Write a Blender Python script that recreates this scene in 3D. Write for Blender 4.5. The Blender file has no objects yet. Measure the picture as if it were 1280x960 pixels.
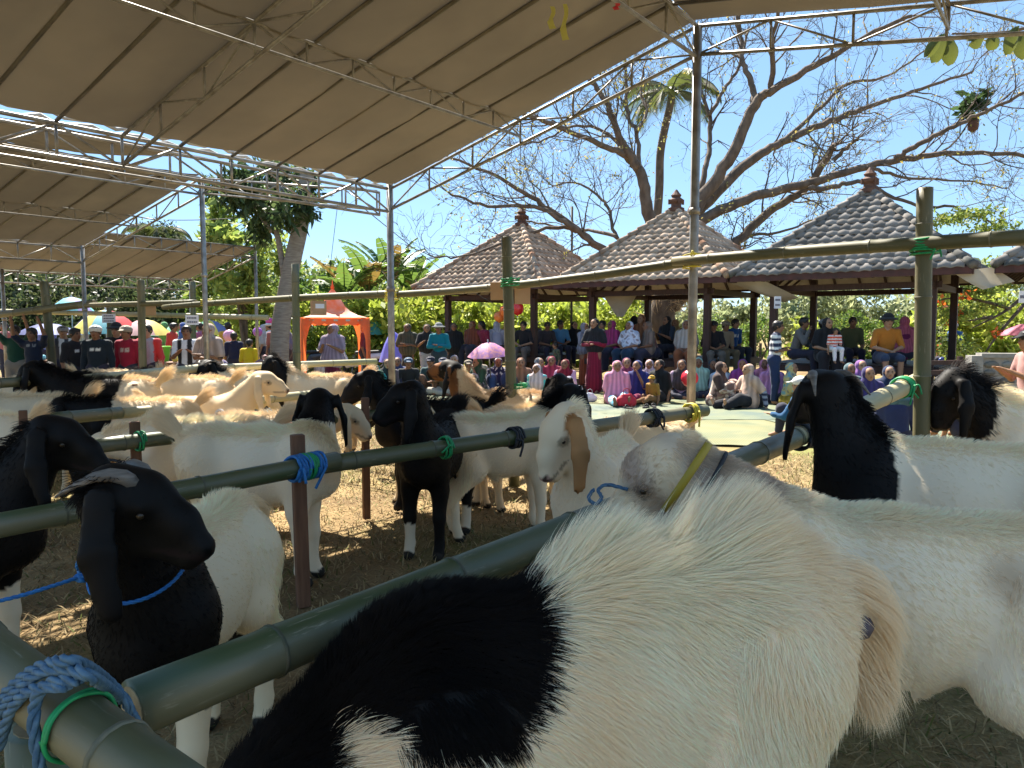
import bpy, math, random
import numpy as np
from mathutils import Vector, Matrix

random.seed(7)
RNG = np.random.default_rng(7)
sc = bpy.context.scene
COL = sc.collection
PI = math.pi
R = math.radians

# ------------------------------------------------------------------ camera, sky, sun, exposure
F_PX, CAM_H, PITCH = 950.0, 1.5, math.atan(72 / 950.0)
cam = bpy.data.cameras.new('camera')
cam.sensor_width = 36.0
cam.lens = 36.0 * F_PX / 1280.0
cam.clip_start, cam.clip_end = 0.05, 900.0
cam_o = bpy.data.objects.new('camera', cam)
cam_o.location = (0, 0, CAM_H)
cam_o.rotation_euler = (PI / 2 - PITCH, 0, 0)
COL.objects.link(cam_o)
sc.camera = cam_o

SUN_EL = R(53)
AX = np.array([0.6, 0.8]); BX = np.array([-0.8, 0.6])                 # the two axes the tents, pens and pavilions follow
s2 = (AX * 0.447 + BX * 0.894)
SUN_DIR = Vector((s2[0] * math.cos(SUN_EL), s2[1] * math.cos(SUN_EL), math.sin(SUN_EL)))
SUN_AZ = math.atan2(s2[0], s2[1])
world = bpy.data.worlds.new("World")
sc.world = world
world.use_nodes = True
wnt = world.node_tree
sky = wnt.nodes.new('ShaderNodeTexSky')
sky.sky_type = 'NISHITA'
sky.sun_disc = False
sky.sun_elevation = SUN_EL
sky.sun_rotation = SUN_AZ
sky.altitude = 50
sky.air_density = 0.8
sky.dust_density = 0.0
sky.ozone_density = 3.5
veil = wnt.nodes.new('ShaderNodeMix'); veil.data_type = 'RGBA'        # even pale blue mixed over the clear sky to tone down its horizon
veil.inputs[0].default_value = 0.74
veil.inputs[7].default_value = (0.86, 1.50, 2.25, 1)
wnt.links.new(sky.outputs[0], veil.inputs[6])
wnt.links.new(veil.outputs[2], wnt.nodes['Background'].inputs[0])
wnt.nodes['Background'].inputs[1].default_value = 0.060
sun = bpy.data.lights.new('sun', 'SUN')
sun.energy = 2.6
sun.angle = R(0.55)
sun.color = (1.0, 0.93, 0.82)
sun_o = bpy.data.objects.new('sun', sun)
sun_o.rotation_euler = SUN_DIR.to_track_quat('Z', 'Y').to_euler()
COL.objects.link(sun_o)
sc.view_settings.view_transform = 'Standard'
sc.view_settings.look = 'None'
sc.view_settings.exposure = 2.7
sc.view_settings.gamma = 1.0
sc.cycles.max_bounces = 9
sc.cycles.diffuse_bounces = 5
sc.cycles.transparent_max_bounces = 6
sc.cycles.use_denoising = True
try:
    sc.cycles_curves.shape = 'RIBBONS'
except Exception:
    pass

# ------------------------------------------------------------------ placing helpers
def W(px, py, Y):
    """World point seen at pixel px,py (1280x960) at ground distance Y."""
    u, v = (px - 640) / F_PX, (480 - py) / F_PX
    d = np.array([u, math.cos(PITCH) + v * math.sin(PITCH), -math.sin(PITCH) + v * math.cos(PITCH)])
    t = Y / d[1]
    return np.array([0, 0, CAM_H]) + d * t
def rotz(a): c, s = math.cos(a), math.sin(a); return np.array([[c, -s, 0], [s, c, 0], [0, 0, 1.0]])
def dirv(yaw, pitch): return np.array([math.cos(pitch) * math.cos(yaw), math.cos(pitch) * math.sin(yaw), math.sin(pitch)])
def XG(px, Y):
    return (px - 640) / F_PX * Y
def AB(a, b, z=0.0):
    p = AX * a + BX * b
    return np.array([p[0], p[1], z])

# ------------------------------------------------------------------ objects
def tag(o, label=None, cat=None, group=None, kind=None):
    if label: o['label'] = label
    if cat: o['category'] = cat
    if group: o['group'] = group
    if kind: o['kind'] = kind
    return o
def empty(name, loc=(0, 0, 0), rz=0.0, label=None, cat=None, group=None):
    o = bpy.data.objects.new(name, None)
    o.empty_display_size = 0.1
    o.location = [float(v) for v in loc]
    o.rotation_euler = (0, 0, rz)
    COL.objects.link(o)
    return tag(o, label, cat, group)
def mesh_from(name, V, F, mat=None, smooth=False, colors=None, fmat=None):
    """V (n,3) array, F list/array of tris/quads, or (loops, starts)."""
    me = bpy.data.meshes.new(name)
    V = np.asarray(V, dtype=np.float32)
    if isinstance(F, np.ndarray) and F.ndim == 2:
        n, k = F.shape
        me.vertices.add(len(V)); me.vertices.foreach_set('co', V.ravel())
        me.loops.add(n * k); me.loops.foreach_set('vertex_index', F.astype(np.int32).ravel())
        me.polygons.add(n)
        me.polygons.foreach_set('loop_start', np.arange(0, n * k, k, dtype=np.int32))
        me.polygons.foreach_set('loop_total', np.full(n, k, dtype=np.int32))
    else:
        me.from_pydata(V.tolist(), [], [list(map(int, f)) for f in F])
    me.update(calc_edges=True)
    if smooth:
        me.polygons.foreach_set('use_smooth', np.ones(len(me.polygons), dtype=bool))
    if colors is not None:
        ca = me.color_attributes.new('col', 'FLOAT_COLOR', 'POINT')
        c = np.ones((len(V), 4), np.float32); c[:, :3] = colors
        ca.data.foreach_set('color', c.ravel())
    if mat is not None:
        for m in (mat if isinstance(mat, (list, tuple)) else [mat]): me.materials.append(m)
    if fmat is not None:
        me.polygons.foreach_set('material_index', np.asarray(fmat, dtype=np.int32))
    me.validate()
    return me
def add(name, me, parent=None, loc=(0, 0, 0), rot=(0, 0, 0), scale=(1, 1, 1)):
    o = bpy.data.objects.new(name, me)
    o.location = [float(v) for v in loc]; o.rotation_euler = rot; o.scale = scale
    COL.objects.link(o)
    if parent is not None: o.parent = parent
    return o

class MB:
    """Collects boxes, tubes, lathes and sheets; build() links them as one mesh object."""
    def __init__(s): s.v = []; s.f = []; s.m = []; s.n = 0
    def raw(s, V, F, m=0):
        V = np.asarray(V, float)
        s.v.append(V)
        for f in F: s.f.append([int(i) + s.n for i in f]); s.m.append(m)
        s.n += len(V); return s
    def box(s, c, size, rz=0.0, m=0, rot=None):
        hx, hy, hz = size[0] / 2, size[1] / 2, size[2] / 2
        V = np.array([[x, y, z] for x in (-hx, hx) for y in (-hy, hy) for z in (-hz, hz)])
        if rot is not None: V = V @ np.array(rot).T
        ca, sa = math.cos(rz), math.sin(rz)
        V = np.stack([V[:, 0] * ca - V[:, 1] * sa, V[:, 0] * sa + V[:, 1] * ca, V[:, 2]], 1) + np.array(c)
        return s.raw(V, [[0, 1, 3, 2], [4, 6, 7, 5], [0, 4, 5, 1], [2, 3, 7, 6], [0, 2, 6, 4], [1, 5, 7, 3]], m)
    def beam(s, a, b, w, h, m=0):
        """box between a and b, w wide (horizontal), h high."""
        a, b = np.array(a, float), np.array(b, float)
        d = b - a; L = np.linalg.norm(d); d /= L
        sd = np.cross(d, [0, 0, 1.0])
        if np.linalg.norm(sd) < 1e-4: sd = np.array([1.0, 0, 0])
        sd /= np.linalg.norm(sd); u = np.cross(sd, d)
        V = []
        for e in (a, b):
            for i, j in ((-1, -1), (1, -1), (1, 1), (-1, 1)): V.append(e + sd * i * w / 2 + u * j * h / 2)
        return s.raw(V, [[3, 2, 1, 0], [4, 5, 6, 7], [0, 1, 5, 4], [1, 2, 6, 5], [2, 3, 7, 6], [3, 0, 4, 7]], m)
    def tube(s, pts, rad, n=8, m=0, cap=True):
        P = np.array(pts, float); k = len(P)
        rr = np.full(k, rad, float) if np.isscalar(rad) else np.array(rad, float)
        T = np.gradient(P, axis=0); T /= np.linalg.norm(T, axis=1)[:, None] + 1e-9
        ref = np.array([0, 0, 1.0]) if abs(T[0, 2]) < 0.9 else np.array([1.0, 0, 0])
        N = np.cross(T[0], ref); N /= np.linalg.norm(N)
        V = []
        for i in range(k):
            N = N - T[i] * np.dot(N, T[i]); N /= np.linalg.norm(N) + 1e-9
            Bn = np.cross(T[i], N)
            a = np.arange(n) * 2 * PI / n
            V.append(P[i] + rr[i] * (np.cos(a)[:, None] * N + np.sin(a)[:, None] * Bn))
        V = np.concatenate(V)
        F = [[i * n + j, i * n + (j + 1) % n, (i + 1) * n + (j + 1) % n, (i + 1) * n + j] for i in range(k - 1) for j in range(n)]
        if cap: F += [list(range(n - 1, -1, -1)), list(range((k - 1) * n, k * n))]
        return s.raw(V, F, m)
    def lathe(s, prof, c=(0, 0, 0), n=12, m=0):
        V = []; k = len(prof)
        for r, z in prof:
            for j in range(n): V.append([c[0] + r * math.cos(2 * PI * j / n), c[1] + r * math.sin(2 * PI * j / n), c[2] + z])
        F = [[i * n + j, i * n + (j + 1) % n, (i + 1) * n + (j + 1) % n, (i + 1) * n + j] for i in range(k - 1) for j in range(n)]
        F += [list(range(n - 1, -1, -1)), list(range((k - 1) * n, k * n))]
        return s.raw(V, F, m)
    def mesh(s, name, mat, smooth=False):
        V = np.concatenate(s.v)
        return mesh_from(name, V, s.f, mat, smooth, fmat=s.m if isinstance(mat, (list, tuple)) else None)
    def build(s, name, mat, parent=None, smooth=False, **k):
        return add(name, s.mesh(name, mat, smooth), parent, **k)

# ------------------------------------------------------------------ materials
def new_mat(name):
    m = bpy.data.materials.new(name); m.use_nodes = True
    nt = m.node_tree
    return m, nt, nt.nodes['Principled BSDF']
def N(nt, t, **k):
    n = nt.nodes.new(t)
    for a, v in k.items(): setattr(n, a, v)
    return n
def noise_mix(nt, bs, c1, c2, scale=6.0, detail=5.0, stretch=(1, 1, 1), lo=0.35, hi=0.65, coord='Object', c3=None, s3=1.5):
    tc = N(nt, 'ShaderNodeTexCoord'); mp = N(nt, 'ShaderNodeMapping')
    mp.inputs['Scale'].default_value = stretch
    nt.links.new(tc.outputs[coord], mp.inputs[0])
    nz = N(nt, 'ShaderNodeTexNoise'); nz.inputs['Scale'].default_value = scale; nz.inputs['Detail'].default_value = detail
    nt.links.new(mp.outputs[0], nz.inputs[0])
    rp = N(nt, 'ShaderNodeValToRGB')
    rp.color_ramp.elements[0].position = lo; rp.color_ramp.elements[1].position = hi
    rp.color_ramp.elements[0].color = (*c1, 1); rp.color_ramp.elements[1].color = (*c2, 1)
    nt.links.new(nz.outputs[0], rp.inputs[0])
    out = rp.outputs[0]
    if c3 is not None:
        n2 = N(nt, 'ShaderNodeTexNoise'); n2.inputs['Scale'].default_value = s3; n2.inputs['Detail'].default_value = 4
        nt.links.new(mp.outputs[0], n2.inputs[0])
        r2 = N(nt, 'ShaderNodeValToRGB'); r2.color_ramp.elements[0].position = 0.48; r2.color_ramp.elements[1].position = 0.66
        nt.links.new(n2.outputs[0], r2.inputs[0])
        mx = N(nt, 'ShaderNodeMix', data_type='RGBA')
        nt.links.new(r2.outputs[0], mx.inputs[0]); nt.links.new(out, mx.inputs[6]); mx.inputs[7].default_value = (*c3, 1)
        out = mx.outputs[2]
    nt.links.new(out, bs.inputs['Base Color'])
    return nz, mp
def bump(nt, bs, src, strength=0.3, dist=0.01):
    b = N(nt, 'ShaderNodeBump'); b.inputs['Strength'].default_value = strength; b.inputs['Distance'].default_value = dist
    nt.links.new(src, b.inputs['Height']); nt.links.new(b.outputs[0], bs.inputs['Normal'])
def mat(name, c1, c2=None, rough=0.7, scale=6.0, bmp=0.0, metal=0.0, spec=0.4, stretch=(1, 1, 1), **k):
    m, nt, bs = new_mat(name)
    bs.inputs['Roughness'].default_value = rough; bs.inputs['Metallic'].default_value = metal
    bs.inputs['Specular IOR Level'].default_value = spec
    if c2 is None: c2 = tuple(c * 0.8 for c in c1)
    nz, mp = noise_mix(nt, bs, c1, c2, scale, stretch=stretch, **k)
    if bmp: bump(nt, bs, nz.outputs[0], bmp)
    return m
def attr_mat(name, rough=0.8, spec=0.3, trans=0.0, sheen=0.0, var=0.0):
    """colour from the mesh's own 'col' attribute"""
    m, nt, bs = new_mat(name)
    at = N(nt, 'ShaderNodeAttribute'); at.attribute_name = 'col'
    col = at.outputs['Color']
    if var:
        tc = N(nt, 'ShaderNodeTexCoord'); nz = N(nt, 'ShaderNodeTexNoise'); nz.inputs['Scale'].default_value = 22; nz.inputs['Detail'].default_value = 5
        nt.links.new(tc.outputs['Object'], nz.inputs[0])
        mr = N(nt, 'ShaderNodeMapRange'); mr.inputs[3].default_value = 1 - var; mr.inputs[4].default_value = 1 + var
        nt.links.new(nz.outputs[0], mr.inputs[0])
        mu = N(nt, 'ShaderNodeMix', data_type='RGBA', blend_type='MULTIPLY'); mu.inputs[0].default_value = 1
        nt.links.new(col, mu.inputs[6]); nt.links.new(mr.outputs[0], mu.inputs[7]); col = mu.outputs[2]
        bump(nt, bs, nz.outputs[0], 0.25, 0.01)
    nt.links.new(col, bs.inputs['Base Color'])
    bs.inputs['Roughness'].default_value = rough; bs.inputs['Specular IOR Level'].default_value = spec
    if trans:
        tr = N(nt, 'ShaderNodeBsdfTranslucent'); mx = N(nt, 'ShaderNodeMixShader'); mx.inputs[0].default_value = trans
        nt.links.new(col, tr.inputs[0]); nt.links.new(bs.outputs[0], mx.inputs[1]); nt.links.new(tr.outputs[0], mx.inputs[2])
        nt.links.new(mx.outputs[0], nt.nodes['Material Output'].inputs[0])
    if sheen:
        bs.inputs['Sheen Weight'].default_value = sheen
    return m
def translucent(m, color, fac=0.35):
    nt = m.node_tree; bs = nt.nodes['Principled BSDF']
    tr = N(nt, 'ShaderNodeBsdfTranslucent'); mx = N(nt, 'ShaderNodeMixShader'); mx.inputs[0].default_value = fac
    tr.inputs[0].default_value = (*color, 1)
    nt.links.new(bs.outputs[0], mx.inputs[1]); nt.links.new(tr.outputs[0], mx.inputs[2])
    nt.links.new(mx.outputs[0], nt.nodes['Material Output'].inputs[0])
    return m

# ------------------------------------------------------------------ rounded bodies: blended tapered capsules turned into one closed skin
class Body:
    def __init__(s): s.p = []
    def cap(s, a, b, ra, rb=None, k=0.04, t=0, flat=None):
        """tapered capsule a-b; flat=(axis, factor): squeezed along axis; t: tag used for the colour"""
        s.p.append((np.array(a, float), np.array(b, float), float(ra), float(ra if rb is None else rb), k, t, flat)); return s
    def ball(s, a, r, k=0.04, t=0, flat=None): return s.cap(a, np.array(a, float) + 1e-5, r, r, k, t, flat)
    @staticmethod
    def dist(pr, P):
        a, b, ra, rb, k, t, flat = pr
        ab = b - a; q = P - a
        h = np.clip((q @ ab) / (ab @ ab + 1e-12), 0, 1)
        d = q - h[..., None] * ab
        if flat is not None:
            ax = np.array(flat[0], float); ax /= np.linalg.norm(ax)
            l = d @ ax
            d = d + (l * (1.0 / flat[1] - 1))[..., None] * ax
        r = ra + (rb - ra) * h
        return np.sqrt((d * d).sum(-1)) - r
    def skin(s, h):
        lo = np.min([np.minimum(p[0], p[1]) - max(p[2], p[3]) * max(1, (p[6][1] if p[6] else 1)) for p in s.p], 0) - 2.5 * h
        hi = np.max([np.maximum(p[0], p[1]) + max(p[2], p[3]) * max(1, (p[6][1] if p[6] else 1)) for p in s.p], 0) + 2.5 * h
        n = np.ceil((hi - lo) / h).astype(int) + 1
        D = np.full(n, 9.0)
        ax = [lo[i] + np.arange(n[i]) * h for i in range(3)]
        for p in s.p:
            m = max(p[2], p[3]) * max(1, (p[6][1] if p[6] else 1)) + p[4] + 2 * h
            l = np.maximum(np.floor((np.minimum(p[0], p[1]) - m - lo) / h).astype(int), 0)
            u = np.minimum(np.ceil((np.maximum(p[0], p[1]) + m - lo) / h).astype(int) + 1, n)
            G = np.stack(np.meshgrid(ax[0][l[0]:u[0]], ax[1][l[1]:u[1]], ax[2][l[2]:u[2]], indexing='ij'), -1)
            d = Body.dist(p, G)
            o = D[l[0]:u[0], l[1]:u[1], l[2]:u[2]]
            k = p[4]
            hh = np.maximum(k - np.abs(o - d), 0) / k
            D[l[0]:u[0], l[1]:u[1], l[2]:u[2]] = np.minimum(o, d) - hh * hh * k * 0.25
        return surface_nets(D, lo, h)
    def tags(s, V):
        best = np.full(len(V), 9.0); t = np.zeros(len(V), int)
        for p in s.p:
            d = Body.dist(p, V); m = d < best
            best[m] = d[m]; t[m] = p[5]
        return t

def surface_nets(D, lo, h):
    S = D < 0
    n = np.array(D.shape)
    cnt = np.zeros(n - 1); acc = np.zeros((*(n - 1), 3))
    corners = [(i, j, k) for i in (0, 1) for j in (0, 1) for k in (0, 1)]
    for axis in range(3):
        o1 = [c for c in corners if c[axis] == 0]
        for c in o1:
            c2 = list(c); c2[axis] = 1
            sl1 = tuple(slice(c[i], n[i] - 1 + c[i]) for i in range(3)); sl2 = tuple(slice(c2[i], n[i] - 1 + c2[i]) for i in range(3))
            a, b = D[sl1], D[sl2]
            cr = S[sl1] != S[sl2]
            tt = np.where(cr, a / np.where(cr, a - b, 1), 0)
            cnt += cr
            for i in range(3):
                acc[..., i] += np.where(cr, (tt if i == axis else c[i]), 0)
    act = cnt > 0
    idx = np.full(n - 1, -1); idx[act] = np.arange(act.sum())
    cell = np.argwhere(act)
    V = lo + h * (cell + acc[act] / cnt[act][:, None])
    Q = []
    for axis in range(3):
        a1, a2 = (axis + 1) % 3, (axis + 2) % 3
        sl1 = [slice(1, n[i] - 1) for i in range(3)]; sl2 = list(sl1)
        sl1[axis] = slice(0, n[axis] - 1); sl2[axis] = slice(1, n[axis])
        A_, B_ = S[tuple(sl1)], S[tuple(sl2)]
        cr = np.argwhere(A_ != B_)
        if len(cr) == 0: continue
        inside = A_[tuple(cr.T)]
        base = cr.copy()
        for i in (a1, a2): base[:, i] += 1
        def at(d1, d2):
            q = base.copy(); q[:, a1] += d1; q[:, a2] += d2
            return idx[tuple(q.T)]
        quad = np.stack([at(-1, -1), at(0, -1), at(0, 0), at(-1, 0)], 1)
        quad[~inside] = quad[~inside][:, ::-1]
        Q.append(quad)
    return V, np.concatenate(Q)
def smooth_verts(V, F, it=1, w=0.5):
    for _ in range(it):
        acc = np.zeros_like(V); c = np.zeros(len(V))
        for i in range(4):
            for j in (1, 3):
                np.add.at(acc, F[:, i], V[F[:, (i + j) % 4]]); np.add.at(c, F[:, i], 1)
        V = V * (1 - w) + w * acc / np.maximum(c, 1)[:, None]
    return V
def vnormals(V, F):
    fn = np.cross(V[F[:, 2]] - V[F[:, 0]], V[F[:, 3]] - V[F[:, 1]])
    vn = np.zeros_like(V)
    for i in range(4): np.add.at(vn, F[:, i], fn)
    return vn / (np.linalg.norm(vn, axis=1)[:, None] + 1e-9), fn
def wob(P, f=6.0, seed=0.0):
    """cheap smooth noise -1..1 at points"""
    x, y, z = P[..., 0] * f + seed, P[..., 1] * f + seed * 1.7, P[..., 2] * f - seed
    return (np.sin(x + 1.3 * np.sin(y * 1.1 + z)) + np.sin(y * 1.3 + 1.1 * np.sin(z * 0.9 - x)) + np.sin(z * 1.2 + 1.2 * np.sin(x * 1.4 + y * .7))) / 3.0
# ------------------------------------------------------------------ ground
def ground_mat():
    m, nt, bs = new_mat('dry_grass_soil')
    nz, mp = noise_mix(nt, bs, (0.17, 0.115, 0.06), (0.36, 0.26, 0.13), 1.1, 9, lo=0.33, hi=0.68, c3=(0.20, 0.20, 0.07), s3=0.35)
    n2 = N(nt, 'ShaderNodeTexNoise'); n2.inputs['Scale'].default_value = 60; n2.inputs['Detail'].default_value = 6
    nt.links.new(mp.outputs[0], n2.inputs[0])
    mx = N(nt, 'ShaderNodeMix', data_type='RGBA', blend_type='OVERLAY'); mx.inputs[0].default_value = 0.55
    src = bs.inputs['Base Color'].links[0].from_socket
    nt.links.new(src, mx.inputs[6]); nt.links.new(n2.outputs[0], mx.inputs[7]); nt.links.new(mx.outputs[2], bs.inputs['Base Color'])
    bs.inputs['Roughness'].default_value = 0.95; bs.inputs['Specular IOR Level'].default_value = 0.1
    bump(nt, bs, n2.outputs[0], 0.6, 0.03)
    return m
M_GROUND = ground_mat()
def build_ground():
    # one sheet, fine near the pens, coarse out to the horizon
    def axis(lo, hi):
        c = np.concatenate([-np.geomspace(30, 420, 14)[::-1] + 0, np.arange(lo, hi, 0.5), np.geomspace(30, 420, 14) + 0])
        return np.unique(np.round(np.sort(c), 3))
    xs, ys = axis(-14, 14.1), axis(-6, 28)
    X, Y = np.meshgrid(xs, ys, indexing='ij')
    P = np.stack([X, Y, X * 0], -1)
    Z = wob(P, 1.3) * 0.012 + wob(P, 4.1, 3) * 0.008
    Z *= np.clip(1.5 - np.hypot(X, Y - 8) / 16, 0, 1)
    P[..., 2] = Z - 0.012
    n, k = X.shape
    i, j = np.meshgrid(np.arange(n - 1), np.arange(k - 1), indexing='ij')
    F = np.stack([i * k + j, (i + 1) * k + j, (i + 1) * k + j + 1, i * k + j + 1], -1).reshape(-1, 4)
    o = add('ground', mesh_from('ground', P.reshape(-1, 3), F, M_GROUND, True)); tag(o, kind='structure')
build_ground()
M_STRAW = attr_mat('dry_straw', 0.8, 0.2, trans=0.25)
def build_straw():
    n = 95000
    r = np.sqrt(RNG.random(n)) ; ang = R(90) + (RNG.random(n) - 0.5) * R(86)
    d = 1.0 + 11.5 * r ** 1.25
    x, y = d * np.cos(ang) * 1.0, d * np.sin(ang)
    keep = ~((y > 9.0) & (x > -1.5) & (x < 4.5)); x, y = x[keep], y[keep]; n = len(x)
    clump = wob(np.stack([x, y, x * 0], 1), 2.1)
    L = (0.03 + 0.06 * RNG.random(n)) * (1 + 0.4 * clump)
    a = RNG.random(n) * 2 * PI; el = np.abs(RNG.normal(0, 0.45, n))
    dx, dy, dz = np.cos(a) * np.cos(el), np.sin(a) * np.cos(el), np.sin(el)
    w = 0.0012 + 0.0016 * RNG.random(n) + 0.0004 * d[keep]
    base = np.stack([x, y, np.zeros(n) - 0.004], 1); D = np.stack([dx, dy, dz], 1); S = np.stack([-np.sin(a), np.cos(a), np.zeros(n)], 1)
    mid = base + D * (L * 0.55)[:, None] + np.array([0, 0, 1.0]) * (L * 0.10)[:, None]
    tip = base + D * L[:, None]
    ww = w[:, None]
    V = np.stack([base - S * ww, base + S * ww, mid + S * ww * 0.8, mid - S * ww * 0.8, tip], 1).reshape(-1, 3)
    b = np.arange(n)[:, None] * 5
    F = np.concatenate([b + np.array([[0, 1, 2]]), b + np.array([[0, 2, 3]]), b + np.array([[3, 2, 4]])])
    g = RNG.random(n)
    c = np.where((g < 0.62)[:, None], np.array([0.38, 0.29, 0.15]), np.where((g < 0.84)[:, None], np.array([0.20, 0.14, 0.07]), np.array([0.13, 0.15, 0.045])))
    c = c * (0.6 + 0.7 * RNG.random((n, 1)))
    o = add('straw', mesh_from('straw', V, F, M_STRAW, False, np.repeat(c, 5, 0)))
    tag(o, 'dry straw and grass stubble lying on the pen floor', 'straw', kind='stuff')
build_straw()

# ------------------------------------------------------------------ tents
M_STEEL = mat('tent_steel', (0.38, 0.37, 0.35), (0.22, 0.20, 0.18), 0.45, 9, 0.15, metal=0.55)
M_PAINT = mat('tent_frame_paint', (0.30, 0.29, 0.27), (0.17, 0.155, 0.14), 0.5, 14, 0.1, metal=0.3)
M_RAFT = mat('tent_rafter', (0.10, 0.09, 0.075), (0.15, 0.135, 0.11), 0.5, 8, metal=0.3)
M_CANVAS = translucent(mat('tent_canvas', (0.23, 0.20, 0.165), (0.185, 0.16, 0.13), 0.85, 1.3, 0.6, spec=0.15, stretch=(1, 1, 1), c3=(0.15, 0.128, 0.10), s3=0.7), (0.14, 0.12, 0.09), 0.06)
M_TARP = translucent(mat('lit_tarp_edge', (0.62, 0.60, 0.56), (0.40, 0.38, 0.35), 0.5, 5, 0.3), (0.4, 0.38, 0.33), 0.2)  # rolled cloth edge; sunlit rim of the canvas put into its pale colour
M_BLACK = mat('black_rubber', (0.02, 0.02, 0.02), (0.035, 0.033, 0.03), 0.7)
TENT_RNG = random.Random(3)

def truss(parent, p, q, depth=0.24, step=0.48, r=0.015, m=None, down=(0, 0, -1)):
    """two chords with struts and diagonals between p and q"""
    m = m or M_PAINT
    p, q = np.array(p, float), np.array(q, float); dn = np.array(down, float) * depth
    L = np.linalg.norm(q - p); n = max(2, int(round(L / step)))
    t = MB().tube([p, q], r, 6).build('truss', m, parent, True)
    MB().tube([p + dn, q + dn], r, 6).build('chord', m, t, True)
    for i in range(n + 1):
        a = p + (q - p) * i / n
        MB().tube([a, a + dn], r * 0.72, 5).build('strut', m, t, True)
        if i < n:
            b = p + (q - p) * (i + 1) / n
            (MB().tube([a, b + dn] if i % 2 else [a + dn, b], r * 0.6, 5)).build('brace', m, t, True)
    return t
def canvas(parent, a0, a1, b0, z0, b1, z1, bays, sag=0.045, nb=10, seed=0.0):
    """cloth between (b0,z0) and (b1,z1), running a0..a1, hanging a little between the rafters"""
    na = bays * 4 + 1
    a = np.linspace(a0, a1, na); t = np.linspace(0, 1, nb)
    A_, T_ = np.meshgrid(a, t, indexing='ij')
    b = b0 + (b1 - b0) * T_
    ph = (np.arange(na) % 4) / 4.0
    sg = np.sin(ph * PI)[:, None] * sag + 0.012
    P = np.stack([A_, b, A_ * 0], -1)
    z = z0 + (z1 - z0) * T_ - sg * np.sin(np.clip(T_ * PI, 0.35, PI - 0.35)) + 0.045 + wob(P, 2.2, seed) * 0.014 + wob(P, 6.5, seed) * 0.006
    V = AX[None, None] * A_[..., None] + BX[None, None] * b[..., None]
    V = np.concatenate([V, z[..., None]], -1)
    i, j = np.meshgrid(np.arange(na - 1), np.arange(nb - 1), indexing='ij')
    F = np.stack([i * nb + j, (i + 1) * nb + j, (i + 1) * nb + j + 1, i * nb + j + 1], -1).reshape(-1, 4)
    return add('canvas', mesh_from('canvas', V.reshape(-1, 3), F, M_CANVAS, True), parent)
def rafters(parent, a_list, b0, z0, b1, z1):
    for a in a_list:
        MB().tube([AB(a, b0, z0 + 0.012), AB(a, b1, z1 + 0.012)], 0.015, 6).build('rafter', M_RAFT, parent, True)
def pole(parent, p, top, r=0.036):
    o = MB().tube([(p[0], p[1], 0), (p[0], p[1], top)], r, 12).build('pole', M_STEEL, parent, True)
    MB().tube([(p[0], p[1], top * 0.62), (p[0], p[1], top * 0.62 + 0.05)], r * 1.25, 12).build('collar', M_STEEL, o, True)
    MB().box((p[0], p[1], 0.006), (0.16, 0.16, 0.012)).build('foot_plate', M_STEEL, o)
def edge_roll(parent, a0, a1, b, z, r=0.022):
    """the lashed hem of the cloth, lumpy along the eave"""
    n = int(abs(a1 - a0) / 0.12)
    pts = [AB(a0 + (a1 - a0) * i / n, b + 0.02 * math.sin(i * 1.7), z + 0.02 * math.sin(i * 2.3) + 0.012 * TENT_RNG.random()) for i in range(n + 1)]
    MB().tube(pts, [r * (0.7 + 0.6 * TENT_RNG.random()) for _ in pts], 6).build('hem', M_TARP, parent, True)

AE = 5.85
RIDGE1, Z_R1, VAL1, Z_V1 = 2.55, 3.87, 6.03, 2.97
t1 = empty('tent', AB(AE, RIDGE1, 0), 0, 'large tent of brown canvas pitched over the goat pens, its pole before the pavilions', 'tent')
t1.location = (0, 0, 0)
canvas(t1, AE - 0.02, 0.13, RIDGE1, Z_R1, VAL1 - 0.10, Z_V1, 12, seed=1)
canvas(t1, AE - 0.02, 0.13, RIDGE1, Z_R1, -0.35, 3.42, 12, seed=4)
ra = [AE - 0.475 * i for i in range(1, 12)]
rafters(t1, [a for i, a in enumerate(ra) if (i + 1) % 6], RIDGE1, Z_R1, VAL1, Z_V1)
rafters(t1, ra[:14:3], RIDGE1, Z_R1, -0.35, 3.42)
for a in (AE, AE - 2.85, AE - 5.7):
    truss(t1, AB(a, VAL1, Z_V1), AB(a, RIDGE1, Z_R1), 0.22, 0.58)
truss(t1, AB(AE, RIDGE1, Z_R1), AB(AE, -0.35, 3.44), 0.22, 0.6)
truss(t1, AB(AE - 2.85, RIDGE1, Z_R1), AB(AE - 2.85, -0.35, 3.44), 0.22, 0.6)
truss(t1, AB(AE, RIDGE1, Z_R1), AB(0.15, RIDGE1, Z_R1), 0.24, 0.55)
truss(t1, AB(AE, VAL1, Z_V1), AB(0.15, VAL1, Z_V1), 0.24, 0.475, 0.017, M_STEEL)
truss(t1, AB(AE, VAL1 + 0.16, Z_V1 - 0.02), AB(0.15, VAL1 + 0.16, Z_V1 - 0.02), 0.24, 0.475, 0.015, M_STEEL)
truss(t1, AB(AE, 4.29, 3.42), AB(0.15, 4.29, 3.42), 0.15, 0.4, 0.013)
truss(t1, AB(AE, 0.8, 3.60), AB(0.15, 0.8, 3.60), 0.15, 0.4, 0.013)
for b, z in ((RIDGE1, Z_R1), (VAL1, Z_V1 + 0.06), (-0.35, 3.46)): pole(t1, AB(AE, b), z, 0.037)
for b, z in ((RIDGE1, Z_R1), (VAL1, Z_V1 + 0.06), (-0.35, 3.46)): pole(t1, AB(0.15, b), z, 0.037)
edge_roll(t1, AE, 0.15, VAL1 - 0.04, Z_V1 + 0.05, 0.018)
edge_roll(t1, AE, 0.15, VAL1 + 0.10, Z_V1 + 0.03, 0.016)
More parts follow.
